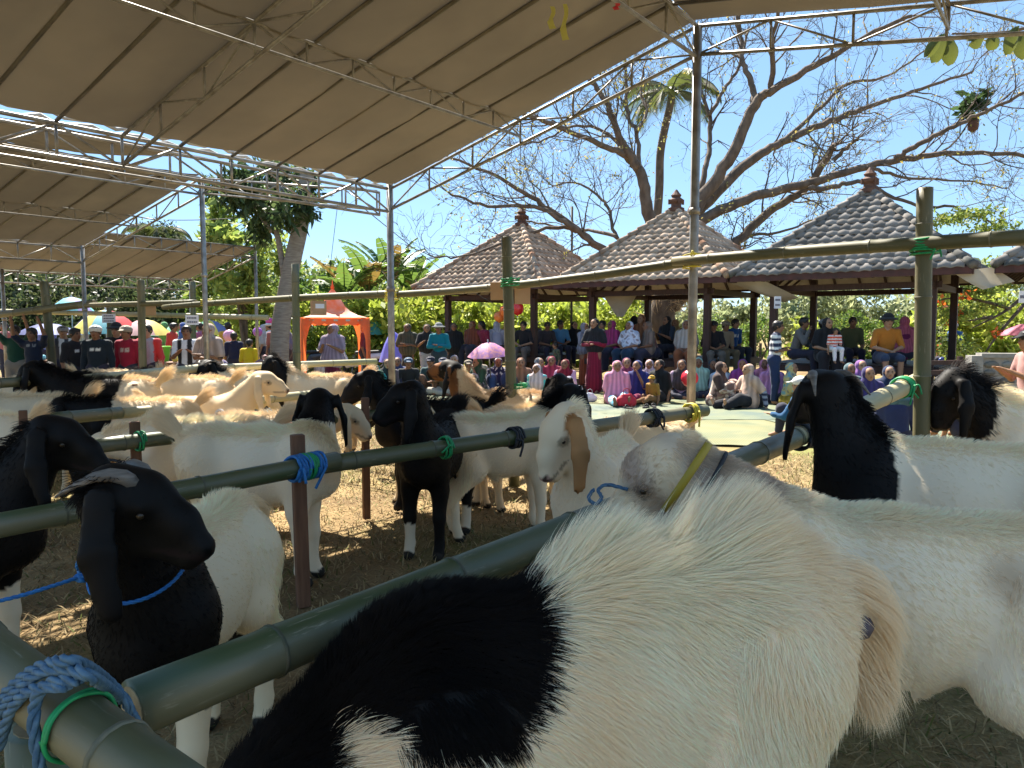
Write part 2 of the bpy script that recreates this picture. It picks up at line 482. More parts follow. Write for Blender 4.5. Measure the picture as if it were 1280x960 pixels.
VAL2, Z_V2, RIDGE2, Z_R2 = 13.2, 2.78, 9.64, 3.50
t2 = empty('tent', (0, 0, 0), 0, 'second brown canvas tent beyond the lashed valley truss, roofing the far pens', 'tent')
canvas(t2, AE - 0.02, 0.13, RIDGE2, Z_R2, VAL2 - 0.1, Z_V2, 12, seed=8)
canvas(t2, 4.0, 0.13, VAL1 + 0.28, Z_V1 + 0.0, RIDGE2, Z_R2, 8, seed=9)
rafters(t2, [a for i, a in enumerate(ra[:20]) if (i + 1) % 6], RIDGE2, Z_R2, VAL2, Z_V2)
for a in (AE, AE - 2.85): truss(t2, AB(a, VAL2, Z_V2), AB(a, RIDGE2, Z_R2), 0.22, 0.58, m=M_STEEL)
truss(t2, AB(AE, RIDGE2, Z_R2), AB(0.15, RIDGE2, Z_R2), 0.22, 0.5, 0.016, M_STEEL)
truss(t2, AB(AE, VAL2, Z_V2), AB(0.15, VAL2, Z_V2), 0.24, 0.475, 0.017, M_STEEL)
truss(t2, AB(AE, 11.4, 3.14), AB(0.15, 11.4, 3.14), 0.15, 0.45, 0.013)
truss(t2, AB(AE, VAL1 + 0.2, Z_V1), AB(AE, RIDGE2, Z_R2), 0.2, 0.6, 0.014, M_STEEL)
for b, z in ((RIDGE2, Z_R2), (VAL2, Z_V2 + 0.04)): pole(t2, AB(AE, b), z, 0.034)
edge_roll(t2, AE, 0.15, VAL2, Z_V2 + 0.05, 0.03)
t3 = empty('tent', (0, 0, 0), 0, 'far canvas tent behind the standing men, sloping down towards the dark trees', 'tent')
canvas(t3, 9.6, -1, 13.9, 3.12, 16.4, 2.55, 22, seed=11)
rafters(t3, [9.6 - 0.5 * i for i in range(1, 20)], 13.9, 3.12, 16.4, 2.55)
truss(t3, AB(9.6, 13.9, 3.14), AB(-1, 13.9, 3.14), 0.22, 0.5, 0.018, M_STEEL)
truss(t3, AB(9.6, 16.4, 2.55), AB(-1, 16.4, 2.55), 0.22, 0.5, 0.018, M_STEEL)
truss(t3, AB(9.6, 13.9, 3.14), AB(9.6, 16.4, 2.55), 0.2, 0.5, 0.016, M_STEEL)
for a, b, z in ((9.6, 13.9, 3.2), (9.6, 16.4, 2.6), (5.8, 16.4, 2.6), (2.0, 16.4, 2.6)): pole(t3, AB(a, b), z, 0.034)

# ------------------------------------------------------------------ bamboo
def bamboo_mat(name, c1, c2, c3, rough):
    m = mat(name, c1, c2, rough, 3.0, 0.06, spec=0.5, stretch=(0.35, 4, 4), c3=c3, s3=1.7)
    nt = m.node_tree; bs = nt.nodes['Principled BSDF']
    # scratches and worn specks along the culm
    tc = N(nt, 'ShaderNodeTexCoord'); mp = N(nt, 'ShaderNodeMapping'); mp.inputs['Scale'].default_value = (6, 46, 46)
    nt.links.new(tc.outputs['Object'], mp.inputs[0])
    nz = N(nt, 'ShaderNodeTexNoise'); nz.inputs['Scale'].default_value = 1.6; nz.inputs['Detail'].default_value = 7; nz.inputs['Roughness'].default_value = 0.65
    nt.links.new(mp.outputs[0], nz.inputs[0])
    rp = N(nt, 'ShaderNodeValToRGB'); rp.color_ramp.elements[0].position = 0.60; rp.color_ramp.elements[1].position = 0.74
    nt.links.new(nz.outputs[0], rp.inputs[0])
    n3 = N(nt, 'ShaderNodeTexNoise'); n3.inputs['Scale'].default_value = 4.0; nt.links.new(tc.outputs['Object'], n3.inputs[0])
    r3 = N(nt, 'ShaderNodeValToRGB'); r3.color_ramp.elements[0].position = 0.45; r3.color_ramp.elements[1].position = 0.62; nt.links.new(n3.outputs[0], r3.inputs[0])
    ml = N(nt, 'ShaderNodeMath', operation='MULTIPLY'); nt.links.new(rp.outputs[0], ml.inputs[0]); nt.links.new(r3.outputs[0], ml.inputs[1])
    mx = N(nt, 'ShaderNodeMix', data_type='RGBA'); nt.links.new(ml.outputs[0], mx.inputs[0])
    nt.links.new(bs.inputs['Base Color'].links[0].from_socket, mx.inputs[6]); mx.inputs[7].default_value = (0.34, 0.31, 0.22, 1)
    nt.links.new(mx.outputs[2], bs.inputs['Base Color'])
    mr = N(nt, 'ShaderNodeMapRange'); mr.inputs[3].default_value = rough - 0.1; mr.inputs[4].default_value = rough + 0.22
    nt.links.new(nz.outputs[0], mr.inputs[0]); nt.links.new(mr.outputs[0], bs.inputs['Roughness'])
    return m
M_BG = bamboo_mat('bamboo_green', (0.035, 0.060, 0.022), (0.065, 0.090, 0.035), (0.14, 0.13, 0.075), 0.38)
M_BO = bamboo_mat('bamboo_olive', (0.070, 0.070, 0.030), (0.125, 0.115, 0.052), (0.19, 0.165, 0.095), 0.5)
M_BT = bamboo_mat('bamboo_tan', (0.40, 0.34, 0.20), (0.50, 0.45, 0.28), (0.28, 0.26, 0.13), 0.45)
M_NODE = mat('bamboo_node', (0.20, 0.18, 0.12), (0.10, 0.10, 0.06), 0.6, 20)
M_NODED = mat('bamboo_node_dark', (0.06, 0.065, 0.035), (0.12, 0.11, 0.07), 0.6, 20)
M_PITH = mat('bamboo_cut', (0.42, 0.34, 0.2), (0.2, 0.15, 0.08), 0.8, 20)
BRNG = random.Random(11)
def bamboo(name, p, q, r0, r1, m, label, group=None, node=0.36, bend=0.0, cat='bamboo pole', n=16):
    p, q = np.array(p, float), np.array(q, float)
    L = np.linalg.norm(q - p); k = max(2, int(L / node))
    xs, rs, nodes = [0.0], [r0], []
    for i in range(1, k + 1):
        x = L * (i - 0.45 + 0.15 * (BRNG.random() - 0.5)) / k
        nodes.append(x)
        for dx, f in ((-0.05, 0.985), (-0.012, 1.0), (0.0, 1.05), (0.012, 0.995), (0.05, 0.98)):
            xs.append(x + dx); rs.append((r0 + (r1 - r0) * x / L) * f)
    xs.append(L); rs.append(r1)
    o_ = np.argsort(xs); xs = np.array(xs)[o_]; rs = np.array(rs)[o_]
    zz = bend * np.sin(np.linspace(0, 1, len(xs)) * 0 + xs / L * PI)
    yy = 0.3 * bend * np.sin(xs / L * 2 * PI + 1)
    b = MB().tube(np.stack([xs, yy, zz], 1), rs, n, 0)
    ob = b.build(name, [m], None, True)
    ob.location = [float(v) for v in p]
    ob.rotation_euler = Vector((q - p)).to_track_quat('X', 'Z').to_euler()
    tag(ob, label, cat, group)
    nm = M_NODED if m is M_BG else M_NODE
    for x in nodes:
        rr = (r0 + (r1 - r0) * x / L) * 1.07
        nb = MB().tube([(x - 0.004, 0.3 * bend * math.sin(x / L * 2 * PI + 1), bend * math.sin(x / L * PI)), (x + 0.004, 0.3 * bend * math.sin(x / L * 2 * PI + 1), bend * math.sin(x / L * PI))], rr, n)
        nb.build('node_ring', nm, ob, True)
    for x, rr in ((-0.002, r0 * 0.78), (L + 0.002, r1 * 0.78)):
        MB().tube([(x - 0.001, 0, 0), (x + 0.001, 0, 0)], rr, n).build('cut_end', M_PITH, ob)
    return ob
GL = 'bamboo rails of the goat pens'
GU = 'thin bamboo rails over head height'
GP = 'bamboo posts holding the upper rail'
# near rails (waist high)
R1a, R1b = W(-5, 985, 0.98), W(168, 884, 1.245)
bamboo('bamboo_rail', W(166, 886, 1.25), W(1012, 540, 4.0), 0.050, 0.052, M_BG, 'long thick green bamboo rail running behind the largest white goat with the black shoulder', GL, 0.46)
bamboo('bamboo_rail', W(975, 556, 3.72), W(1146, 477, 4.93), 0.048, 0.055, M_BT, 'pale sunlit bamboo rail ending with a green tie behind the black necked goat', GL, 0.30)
bamboo('bamboo_rail', W(-90, 762, 1.16), W(235, 1010, 0.80), 0.040, 0.040, M_BO, 'scarred bamboo rail at the pen corner wrapped in blue rope', GL, 0.55)
bamboo('bamboo_rail', W(-120, 955, 1.12), W(110, 905, 1.16), 0.016, 0.015, M_BO, 'thin bamboo cane under the blue rope at the pen corner', GL, 0.5)
bamboo('bamboo_rail', W(-60, 668, 2.62), W(420, 576, 4.05), 0.047, 0.05, M_BG, 'green bamboo rail behind the big black goat head with blue and green lashing', GL, 0.5)
bamboo('bamboo_rail', W(375, 585, 3.95), W(882, 513, 5.75), 0.050, 0.046, M_BG, 'green bamboo rail over the back of the short white goat, tied with green cord', GL, 0.5)
bamboo('bamboo_rail', W(95, 560, 4.4), W(455, 520, 5.95), 0.047, 0.046, M_BG, 'dark bamboo rail with a red cord tied at its middle', GL, 0.42)
bamboo('bamboo_rail', W(452, 521, 5.95), W(530, 511, 6.55), 0.045, 0.042, M_BG, 'short dark bamboo rail before the dark goats', GL, 0.4)
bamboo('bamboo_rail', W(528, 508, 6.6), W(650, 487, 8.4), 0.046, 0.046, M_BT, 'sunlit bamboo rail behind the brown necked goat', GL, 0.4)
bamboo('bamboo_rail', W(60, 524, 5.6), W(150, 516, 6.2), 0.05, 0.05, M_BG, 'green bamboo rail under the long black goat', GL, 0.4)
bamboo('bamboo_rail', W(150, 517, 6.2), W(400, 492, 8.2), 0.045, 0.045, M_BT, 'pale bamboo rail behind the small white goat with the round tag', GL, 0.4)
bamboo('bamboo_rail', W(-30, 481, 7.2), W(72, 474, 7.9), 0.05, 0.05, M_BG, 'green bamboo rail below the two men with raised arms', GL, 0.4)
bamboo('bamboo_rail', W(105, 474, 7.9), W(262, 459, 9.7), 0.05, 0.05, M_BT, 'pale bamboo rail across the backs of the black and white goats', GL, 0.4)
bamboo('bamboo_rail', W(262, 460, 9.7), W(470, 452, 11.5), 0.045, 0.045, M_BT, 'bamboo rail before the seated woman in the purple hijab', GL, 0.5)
# upper rail along the open side
bamboo('bamboo_rail', W(1330, 294, 4.25), W(842, 327, 6.1), 0.048, 0.037, M_BO, 'upper bamboo rail crossing the tall post with the green tie', GU, 0.55, 0.012)
bamboo('bamboo_rail', W(885, 323, 5.95), W(478, 369, 8.6), 0.040, 0.036, M_BO, 'upper bamboo rail sagging before the middle pavilion roof', GU, 0.6, -0.05)
bamboo('bamboo_rail', W(500, 367, 8.45), W(205, 384, 11.3), 0.042, 0.04, M_BO, 'upper bamboo rail passing the coconut trunk', GU, 0.5, 0.02)
bamboo('bamboo_rail', W(245, 378, 10.9), W(100, 382, 12.7), 0.042, 0.04, M_BO, 'upper bamboo rail by the grey post with the white notice', GU, 0.5)
bamboo('bamboo_rail', W(118, 379, 12.6), W(-40, 398, 14.0), 0.065, 0.06, M_BO, 'upper bamboo rail gripped by the man in the navy shirt', GU, 0.5)
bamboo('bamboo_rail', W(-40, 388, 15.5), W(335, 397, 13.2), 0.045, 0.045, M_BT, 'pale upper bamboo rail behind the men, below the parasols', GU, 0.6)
# posts
def post(px, y0, d, top, r, label, m=None, lean=0.0):
    p = W(px, y0, d); t = W(px - lean, top, d)
    bamboo('bamboo_post', (p[0], p[1], 0), t, r, r * 0.93, m or M_BO, label, GP, 0.42)
post(1156, 540, 4.82, 235, 0.052, 'thick tall bamboo post with a sawn top beside the black headed goat')
post(643, 480, 7.05, 296, 0.052, 'bamboo post with a brown cardboard behind it before the first pavilion', lean=10)
post(371, 470, 9.35, 330, 0.05, 'green bamboo post standing before the coconut trunk', M_BG, 2)
post(178, 470, 11.7, 350, 0.06, 'bamboo post beside the man in the red shirt', lean=2)
post(69, 470, 13.3, 352, 0.075, 'leaning dark bamboo post behind the man in the navy shirt', lean=14)
post(137, 470, 13.4, 372, 0.045, 'thin bamboo post carrying a white notice behind the men', lean=1)
post(241, 465, 13.2, 352, 0.05, 'thin dark post carrying a small white notice behind the man in the striped scarf', M_BG)

# wooden stakes
M_WOOD = mat('stake_wood', (0.20, 0.095, 0.05), (0.13, 0.06, 0.032), 0.75, 6, 0.3, stretch=(6, 6, 0.6))
def stake(px, top, d, w, label, base=None):
    p = W(px, top, d)
    b = MB().box((0, 0, p[2] / 2), (w, w * 0.8, p[2]), 0)
    o = b.build('wooden_stake', M_WOOD, None, loc=(p[0], p[1], 0), rot=(0, R(BRNG.uniform(-1, 1)), R(30)))
    bev = o.modifiers.new('edge', 'BEVEL'); bev.width = 0.004; bev.segments = 1
    tag(o, label, 'wooden stake', 'wooden stakes of the pens')
stake(375, 543, 3.98, 0.068, 'brown wooden stake lashed with blue and green cord to the middle rail')
stake(170, 527, 4.75, 0.062, 'brown wooden stake beside the straw coloured tail tuft')
stake(456, 497, 5.85, 0.055, 'brown wooden stake between the two black goats')
stake(26, 513, 5.0, 0.05, 'brown wooden stake standing before the row of white backs')
stake(168, 480, 7.6, 0.05, 'short brown stake in front of the black and white goat rump')
stake(262, 470, 9.2, 0.09, 'dark brown stake under the horned black head')
stake(302, 483, 8.1, 0.07, 'short brown stake behind the tagged white goat')

# ------------------------------------------------------------------ rope
M_ROPEB = mat('rope_blue', (0.045, 0.11, 0.19), (0.10, 0.19, 0.28), 0.75, 60, 0.5)
M_ROPEBR = mat('rope_bright_blue', (0.02, 0.13, 0.38), (0.03, 0.20, 0.50), 0.6, 60, 0.4)
M_ROPEG = mat('cord_green', (0.01, 0.22, 0.07), (0.02, 0.35, 0.12), 0.5, 40)
M_ROPER = mat('cord_red', (0.55, 0.07, 0.02), (0.7, 0.12, 0.04), 0.5, 40)
M_ROPEY = mat('cord_yellow', (0.55, 0.45, 0.03), (0.65, 0.55, 0.06), 0.5, 40)
M_ROPEK = mat('cord_black', (0.015, 0.018, 0.022), (0.03, 0.035, 0.045), 0.7, 40)
def twisted(pts, r, m, name, parent=None, label=None, strands=3, pitch=0.035, group=None):
    """laid rope: strands wound about a smooth path"""
    P = np.array(pts, float)
    # resample by Catmull-Rom
    Q = []
    for i in range(len(P) - 1):
        p0, p1, p2, p3 = P[max(i - 1, 0)], P[i], P[i + 1], P[min(i + 2, len(P) - 1)]
        for t in np.linspace(0, 1, 8, endpoint=False):
            Q.append(0.5 * ((2 * p1) + (-p0 + p2) * t + (2 * p0 - 5 * p1 + 4 * p2 - p3) * t * t + (-p0 + 3 * p1 - 3 * p2 + p3) * t ** 3))
    Q.append(P[-1]); Q = np.array(Q)
    seg = np.linalg.norm(np.diff(Q, axis=0), axis=1); s = np.concatenate([[0], np.cumsum(seg)])
    n = int(max(8, s[-1] / (pitch / 6 if strands > 1 else r * 1.2))); n = min(n, 900)
    ss = np.linspace(0, s[-1], n)
    Q = np.stack([np.interp(ss, s, Q[:, i]) for i in range(3)], 1)
    mb = MB()
    if strands == 1: mb.tube(Q, r, 6)
    else:
        T = np.gradient(Q, axis=0); T /= np.linalg.norm(T, axis=1)[:, None] + 1e-9
        ref = np.array([0.13, 0.21, 0.97]); Nn = np.cross(T, ref); Nn /= np.linalg.norm(Nn, axis=1)[:, None] + 1e-9
        Bn = np.cross(T, Nn)
        for k in range(strands):
            a = ss / pitch * 2 * PI / 2 + k * 2 * PI / strands
            mb.tube(Q + r * 0.52 * (np.cos(a)[:, None] * Nn + np.sin(a)[:, None] * Bn), r * 0.56, 5)
    o = mb.build(name, m, parent, True)
    if label: tag(o, label, 'rope', group)
    return o
def lashing(c, axis, r, turns, rr, m, label, name='lashing', spread=None, ends=0, seed=0, parent=None):
    """coils of cord round a pole of radius r at c"""
    rg = random.Random(seed)
    ax = np.array(axis, float); ax /= np.linalg.norm(ax)
    n1 = np.cross(ax, [0, 0, 1.0]); 
    if np.linalg.norm(n1) < 0.1: n1 = np.cross(ax, [1.0, 0, 0])
    n1 /= np.linalg.norm(n1); n2 = np.cross(ax, n1)
    spread = spread or turns * rr * 2.1
    pts = []
    for i in range(turns * 10 + 1):
        a = i / 10 * 2 * PI; f = i / (turns * 10) - 0.5
        w = r + rr * (1.0 + 0.5 * rg.random())
        pts.append(np.array(c) + ax * (f * spread + rr * 0.8 * rg.uniform(-1, 1)) + w * (math.cos(a) * n1 + math.sin(a) * n2))
    o = twisted(pts, rr, m, name, parent, label, 1)
    for e in range(ends):
        q = np.array(c) - n1 * (r + rr) * (1 if n1[1] > 0 else -1) + ax * rg.uniform(-.5, .5) * spread
        e1 = q + np.array([rg.uniform(-.05, .05), -0.02, rg.uniform(-0.02, 0.03)]); e2 = e1 + np.array([rg.uniform(-.06, .06), -0.01, -rg.uniform(0.04, 0.12)])
        twisted([q, e1, e2], rr * 0.9, m, 'loose_end', o, None, 1)
    return o

# ------------------------------------------------------------------ pavilions
M_PAVW = mat('pavilion_wood', (0.040, 0.019, 0.015), (0.065, 0.032, 0.025), 0.6, 8, 0.15, stretch=(3, 3, 0.5))
M_FASCIA = mat('pavilion_fascia', (0.085, 0.028, 0.022), (0.05, 0.02, 0.016), 0.6, 7)
M_CEIL = mat('pavilion_ceiling', (0.55, 0.50, 0.44), (0.45, 0.40, 0.34), 0.8, 4)
M_FINIAL = mat('finial_clay', (0.15, 0.075, 0.05), (0.09, 0.045, 0.032), 0.8, 9, 0.4)
def tile_mat(name, c1, c2, c3):
    m, nt, bs = new_mat(name)
    nz, mp = noise_mix(nt, bs, c1, c2, 4.0, 6, lo=0.3, hi=0.7, c3=c3, s3=2.2)
    oi = N(nt, 'ShaderNodeObjectInfo'); mr = N(nt, 'ShaderNodeMapRange'); mr.inputs[3].default_value = 0.62; mr.inputs[4].default_value = 1.28
    nt.links.new(oi.outputs['Random'], mr.inputs[0])
    mx = N(nt, 'ShaderNodeMix', data_type='RGBA', blend_type='MULTIPLY'); mx.inputs[0].default_value = 1
    nt.links.new(bs.inputs['Base Color'].links[0].from_socket, mx.inputs[6]); nt.links.new(mr.outputs[0], mx.inputs[7])
    nt.links.new(mx.outputs[2], bs.inputs['Base Color'])
    bs.inputs['Roughness'].default_value = 0.95; bs.inputs['Specular IOR Level'].default_value = 0.12; bump(nt, bs, nz.outputs[0], 0.3, 0.01)
    return m
M_TILE = tile_mat('roof_tile', (0.33, 0.245, 0.18), (0.52, 0.405, 0.31), (0.24, 0.13, 0.08))
M_TILE_SHADE = tile_mat('roof_tile_shaded', (0.17, 0.155, 0.14), (0.29, 0.265, 0.24), (0.07, 0.075, 0.07))  # darker grey copy of the roof tile, tree shade put into its colour
TW, TL = 0.213, 0.20
def tile_mesh(m, name):
    n = 7; u = np.linspace(-0.5, 0.5, n)
    z = 0.013 * np.cos(u * 2 * PI * 1.0) + 0.010
    V = [[TW * 1.04 * a, 0.0, b + 0.016] for a, b in zip(u, z)] + [[TW * 1.04 * a, TL * 1.12, b] for a, b in zip(u, z)] + [[TW * 1.04 * a, 0.004, b - 0.004] for a, b in zip(u, z)]
    F = [[i, i + 1, n + i + 1, n + i] for i in range(n - 1)] + [[2 * n + i, 2 * n + i + 1, i + 1, i] for i in range(n - 1)]
    me = mesh_from(name, V, F, m, True)
    return me
ROOF_RNG = random.Random(5)
def pavilion(c, label, tm, full_tiles=True):
    hw, he, z0, z1, ph = 2.15, 0.0, 2.50, 4.32, 1.46
    root = empty('pavilion', (c[0], c[1], 0), math.atan2(AX[1], AX[0]), label, 'pavilion', 'tiled pavilions behind the mats')
    # local x = +A, y = +B
    for sx in (1, -1):
        for sy in (1, -1):
            pm = MB().box((sx * ph, sy * ph, 1.30), (0.14, 0.14, 2.60))
            pm.box((sx * ph, sy * ph, 0.10), (0.26, 0.26, 0.20))
            pm.build('post', M_PAVW, root)
    for s_ in (1, -1):
        MB().box((0, s_ * ph, 2.265), (2 * ph + 0.3, 0.09, 0.12)).build('beam', M_PAVW, root)
        MB().box((s_ * ph, 0, 2.275), (0.08, 2 * ph + 0.3, 0.12)).build('beam', M_PAVW, root)
    # raised floor of planks with skirt board
    MB().box((0, 0, 0.655), (2 * ph + 0.34, 2 * ph + 0.34, 0.13)).build('platform', M_PAVW, root)
    fl = MB()
    for i in range(16): fl.box((-ph + (i + 0.5) * 2 * ph / 16, 0, 0.735), (2 * ph / 16 - 0.012, 2 * ph + 0.3, 0.022))
    fb = fl.build('floor_boards', M_PAVW, root); fb['kind'] = 'stuff'
    for sx in (1, -1):
        for sy in (1, -1): MB().box((sx * 0.8, sy * 0.8, 0.295), (0.12, 0.12, 0.59)).build('leg', M_PAVW, root)
    # roof shell
    sh = MB()
    V = [[-hw, -hw, z0], [hw, -hw, z0], [hw, hw, z0], [-hw, hw, z0], [0, 0, z1]]
    sh.raw(V, [[0, 1, 4], [1, 2, 4], [2, 3, 4], [3, 0, 4]])
    roof = sh.build('roof', M_PAVW, root)
    cl = MB(); zc = z0 - 0.02
    V = [[-hw + .05, -hw + .05, zc - 0.03], [hw - .05, -hw + .05, zc - 0.03], [hw - .05, hw - .05, zc - 0.03], [-hw + .05, hw - .05, zc - 0.03], [0, 0, z1 - 0.12]]
    cl.raw(V, [[0, 4, 1], [1, 4, 2], [2, 4, 3], [3, 4, 0]]).build('ceiling', M_CEIL, root)
    for k in range(4):
        rr = rotz(k * PI / 2)
        for i in range(-3, 4):
            x = i * 0.56
            top = max(abs(x) / hw, 0.06)
            a = rr @ np.array([x, -hw + 0.05, zc - 0.055]); b = rr @ np.array([x * 1.0, -hw * top, zc - 0.055 + (z1 - z0 - 0.1) * (1 - top)])
            MB().beam(a, b, 0.05, 0.06).build('rafter', M_PAVW, root)
        a = rr @ np.array([-hw, -hw, z0 - 0.03]); b = rr @ np.array([hw, -hw, z0 - 0.03])
        a[:2] *= 1.0; d = (b - a) / np.linalg.norm(b - a)
        MB().beam(a + d * 0.012, b - d * 0.012, 0.024, 0.13).build('fascia', M_FASCIA, root)
        hp = MB()
        c0, c1 = rr @ np.array([-hw - 0.02, -hw - 0.02, z0 + 0.035]), np.array([0, 0, z1 + 0.035])
        for i in range(13):
            p = c0 + (c1 - c0) * i / 13; q = c0 + (c1 - c0) * (i + 1.12) / 13
            hp.tube([p + (0, 0, 0.02), q], [0.085, 0.07], 8)
        hb = hp.build('hip_cap', tm, roof, True)
    # tiles
    tmesh = tile_mesh(tm, 'tile')
    sl = math.hypot(hw, z1 - z0); rows = int(sl / TL)
    pit = math.atan2(z1 - z0, hw)
    stuffV, stuffF, sn = [], [], 0
    tv = np.array([v.co[:] for v in tmesh.vertices]); tf = [list(p.vertices) for p in tmesh.polygons]
    # faces: k=0 is -B (y=-hw), k=3 -> -A (x=-hw)
    for k in range(4):
        rz = k * PI / 2
        M0 = Matrix.Rotation(rz, 4, 'Z') @ Matrix.Translation((0, -hw - 0.03, z0 + 0.015)) @ Matrix.Rotation(pit, 4, 'X')
        for r_ in range(rows):
            y = r_ * TL
            half = hw * (1 - (y + TL * 0.3) / sl)
            cnt = int(2 * half / TW)
            for i in range(cnt):
                x = (i - (cnt - 1) / 2) * TW
                j = ROOF_RNG
                Mt = M0 @ Matrix.Translation((x, y + j.uniform(-.008, .008), j.uniform(0, .008))) @ Matrix.Rotation(j.uniform(-.03, .03), 4, 'Z') @ Matrix.Rotation(j.uniform(-.02, .02), 4, 'Y')
                if k in (0, 3) and full_tiles:
                    t = bpy.data.objects.new('tile', tmesh); COL.objects.link(t); t.parent = roof; t.matrix_local = Mt
                else:
                    mm = np.array(Mt); stuffV.append(tv @ mm[:3, :3].T + mm[:3, 3]); stuffF += [[q + sn for q in f] for f in tf]; sn += len(tv)
    ts = add('tiling', mesh_from('tiling', np.concatenate(stuffV), stuffF, tm, True), roof); ts['kind'] = 'stuff'
    # finial
    fn = MB().lathe([(0.20, -0.06), (0.20, 0.02), (0.13, 0.05), (0.12, 0.12), (0.17, 0.17), (0.18, 0.22), (0.10, 0.28), (0.13, 0.33), (0.07, 0.40), (0.02, 0.47)], (0, 0, z1 + 0.03), 10)
    for q in range(4):
        a = q * PI / 2 + PI / 4
        fn.box((0.17 * math.cos(a), 0.17 * math.sin(a), z1 + 0.20), (0.06, 0.03, 0.12), a)
    fn.build('finial', M_FINIAL, root)
    return root
P1c, P2c, P3c = (0.27, 21.5), (4.0, 18.8), (7.5, 16.2)
pavilion(P1c, 'tiled pavilion farthest from the tent pole, behind the pink flowered umbrella', M_TILE)
pavilion(P2c, 'middle tiled pavilion behind the steel tent pole, tree trunk rising at its back', M_TILE)
pavilion(P3c, 'grey tiled pavilion whose eave passes behind the tall bamboo post', M_TILE_SHADE)
pavilion((11.25, 13.5), 'tiled pavilion cut by the picture edge beside the stone wall', M_TILE_SHADE, False)
# ------------------------------------------------------------------ vegetation
M_BARK = mat('rain_tree_bark', (0.095, 0.07, 0.052), (0.165, 0.125, 0.095), 0.9, 7, 0.5, stretch=(1, 1, 0.5))
M_TWIG = mat('twig', (0.09, 0.07, 0.055), (0.14, 0.11, 0.085), 0.9, 4)
M_COCO = mat('coconut_bark', (0.20, 0.165, 0.135), (0.30, 0.26, 0.22), 0.9, 6, 0.6, stretch=(1, 1, 5))
M_LEAF = attr_mat('leaf', 0.5, 0.4, trans=0.5)
VR = np.random.default_rng(21)
def smooth_path(P, n=6):
    P = np.array(P, float); Q = []
    for i in range(len(P) - 1):
        p0, p1, p2, p3 = P[max(i - 1, 0)], P[i], P[i + 1], P[min(i + 2, len(P) - 1)]
        for t in np.linspace(0, 1, n, endpoint=False):
            Q.append(0.5 * ((2 * p1) + (-p0 + p2) * t + (2 * p0 - 5 * p1 + 4 * p2 - p3) * t * t + (-p0 + 3 * p1 - 3 * p2 + p3) * t ** 3))
    Q.append(P[-1]); return np.array(Q)
def leaves(P, size, col, up=0.3, aspect=2.2, var=0.45, hue=None, droop=None):
    """diamond leaves at points P"""
    n = len(P)
    d = VR.normal(0, 1, (n, 3)); d[:, 2] += up
    if droop is not None: d += np.array(droop)
    d /= np.linalg.norm(d, axis=1)[:, None]
    s = np.cross(d, VR.normal(0, 1, (n, 3))); s /= np.linalg.norm(s, axis=1)[:, None] + 1e-9
    L = (size * (0.6 + 0.8 * VR.random(n)))[:, None]; wd = L / aspect
    nn = np.cross(d, s)
    V = np.stack([P, P + d * L * 0.45 + s * wd * 0.5 + nn * L * 0.06, P + d * L, P + d * L * 0.45 - s * wd * 0.5 + nn * L * 0.06], 1).reshape(-1, 3)
    F = np.arange(n * 4).reshape(n, 4)
    c = np.array(col)[None] * (1 + var * (VR.random((n, 1)) * 2 - 1))
    if hue is not None:
        m = VR.random(n) < 0.35; c[m] = np.array(hue)[None] * (1 + var * (VR.random((m.sum(), 1)) * 2 - 1))
    return V, F, np.repeat(np.clip(c, 0.004, 0.9), 4, 0)
def blob_points(n, r, clumps=26, spread=0.34, hollow=0.35, flat=1.0):
    """points gathered in clumps through an ellipsoid: uneven outline and gaps"""
    cc = VR.normal(0, 1, (clumps, 3)); cc /= np.linalg.norm(cc, axis=1)[:, None]
    cc *= (hollow + (1 - hollow) * VR.random((clumps, 1)) ** 0.5)
    cs = spread * (0.5 + 0.9 * VR.random(clumps))
    k = VR.integers(0, clumps, n)
    q = VR.normal(0, 1, (n, 3)); q /= np.linalg.norm(q, axis=1)[:, None]; q *= VR.random((n, 1)) ** 0.4
    P = cc[k] + q * cs[k][:, None]
    return P * np.array(r)
def shrub_mesh(n, r, size, col, hue, name='crown', **k):
    V, F, c = leaves(blob_points(n, r, **k), size, col, hue=hue)
    return mesh_from(name, V, F, M_LEAF, False, c)
def stems(parent, h, r=0.05, n=4, spread=0.5, name='trunk', m=None):
    b = MB()
    for i in range(n):
        a = VR.random() * 2 * PI; s_ = spread * VR.random()
        b.tube(smooth_path([(0, 0, 0), (s_ * 0.3 * math.cos(a), s_ * 0.3 * math.sin(a), h * 0.4), (s_ * math.cos(a), s_ * math.sin(a), h)], 3), np.linspace(r, r * 0.4, 7), 6)
    return b.build(name, m or M_BARK, parent, True)

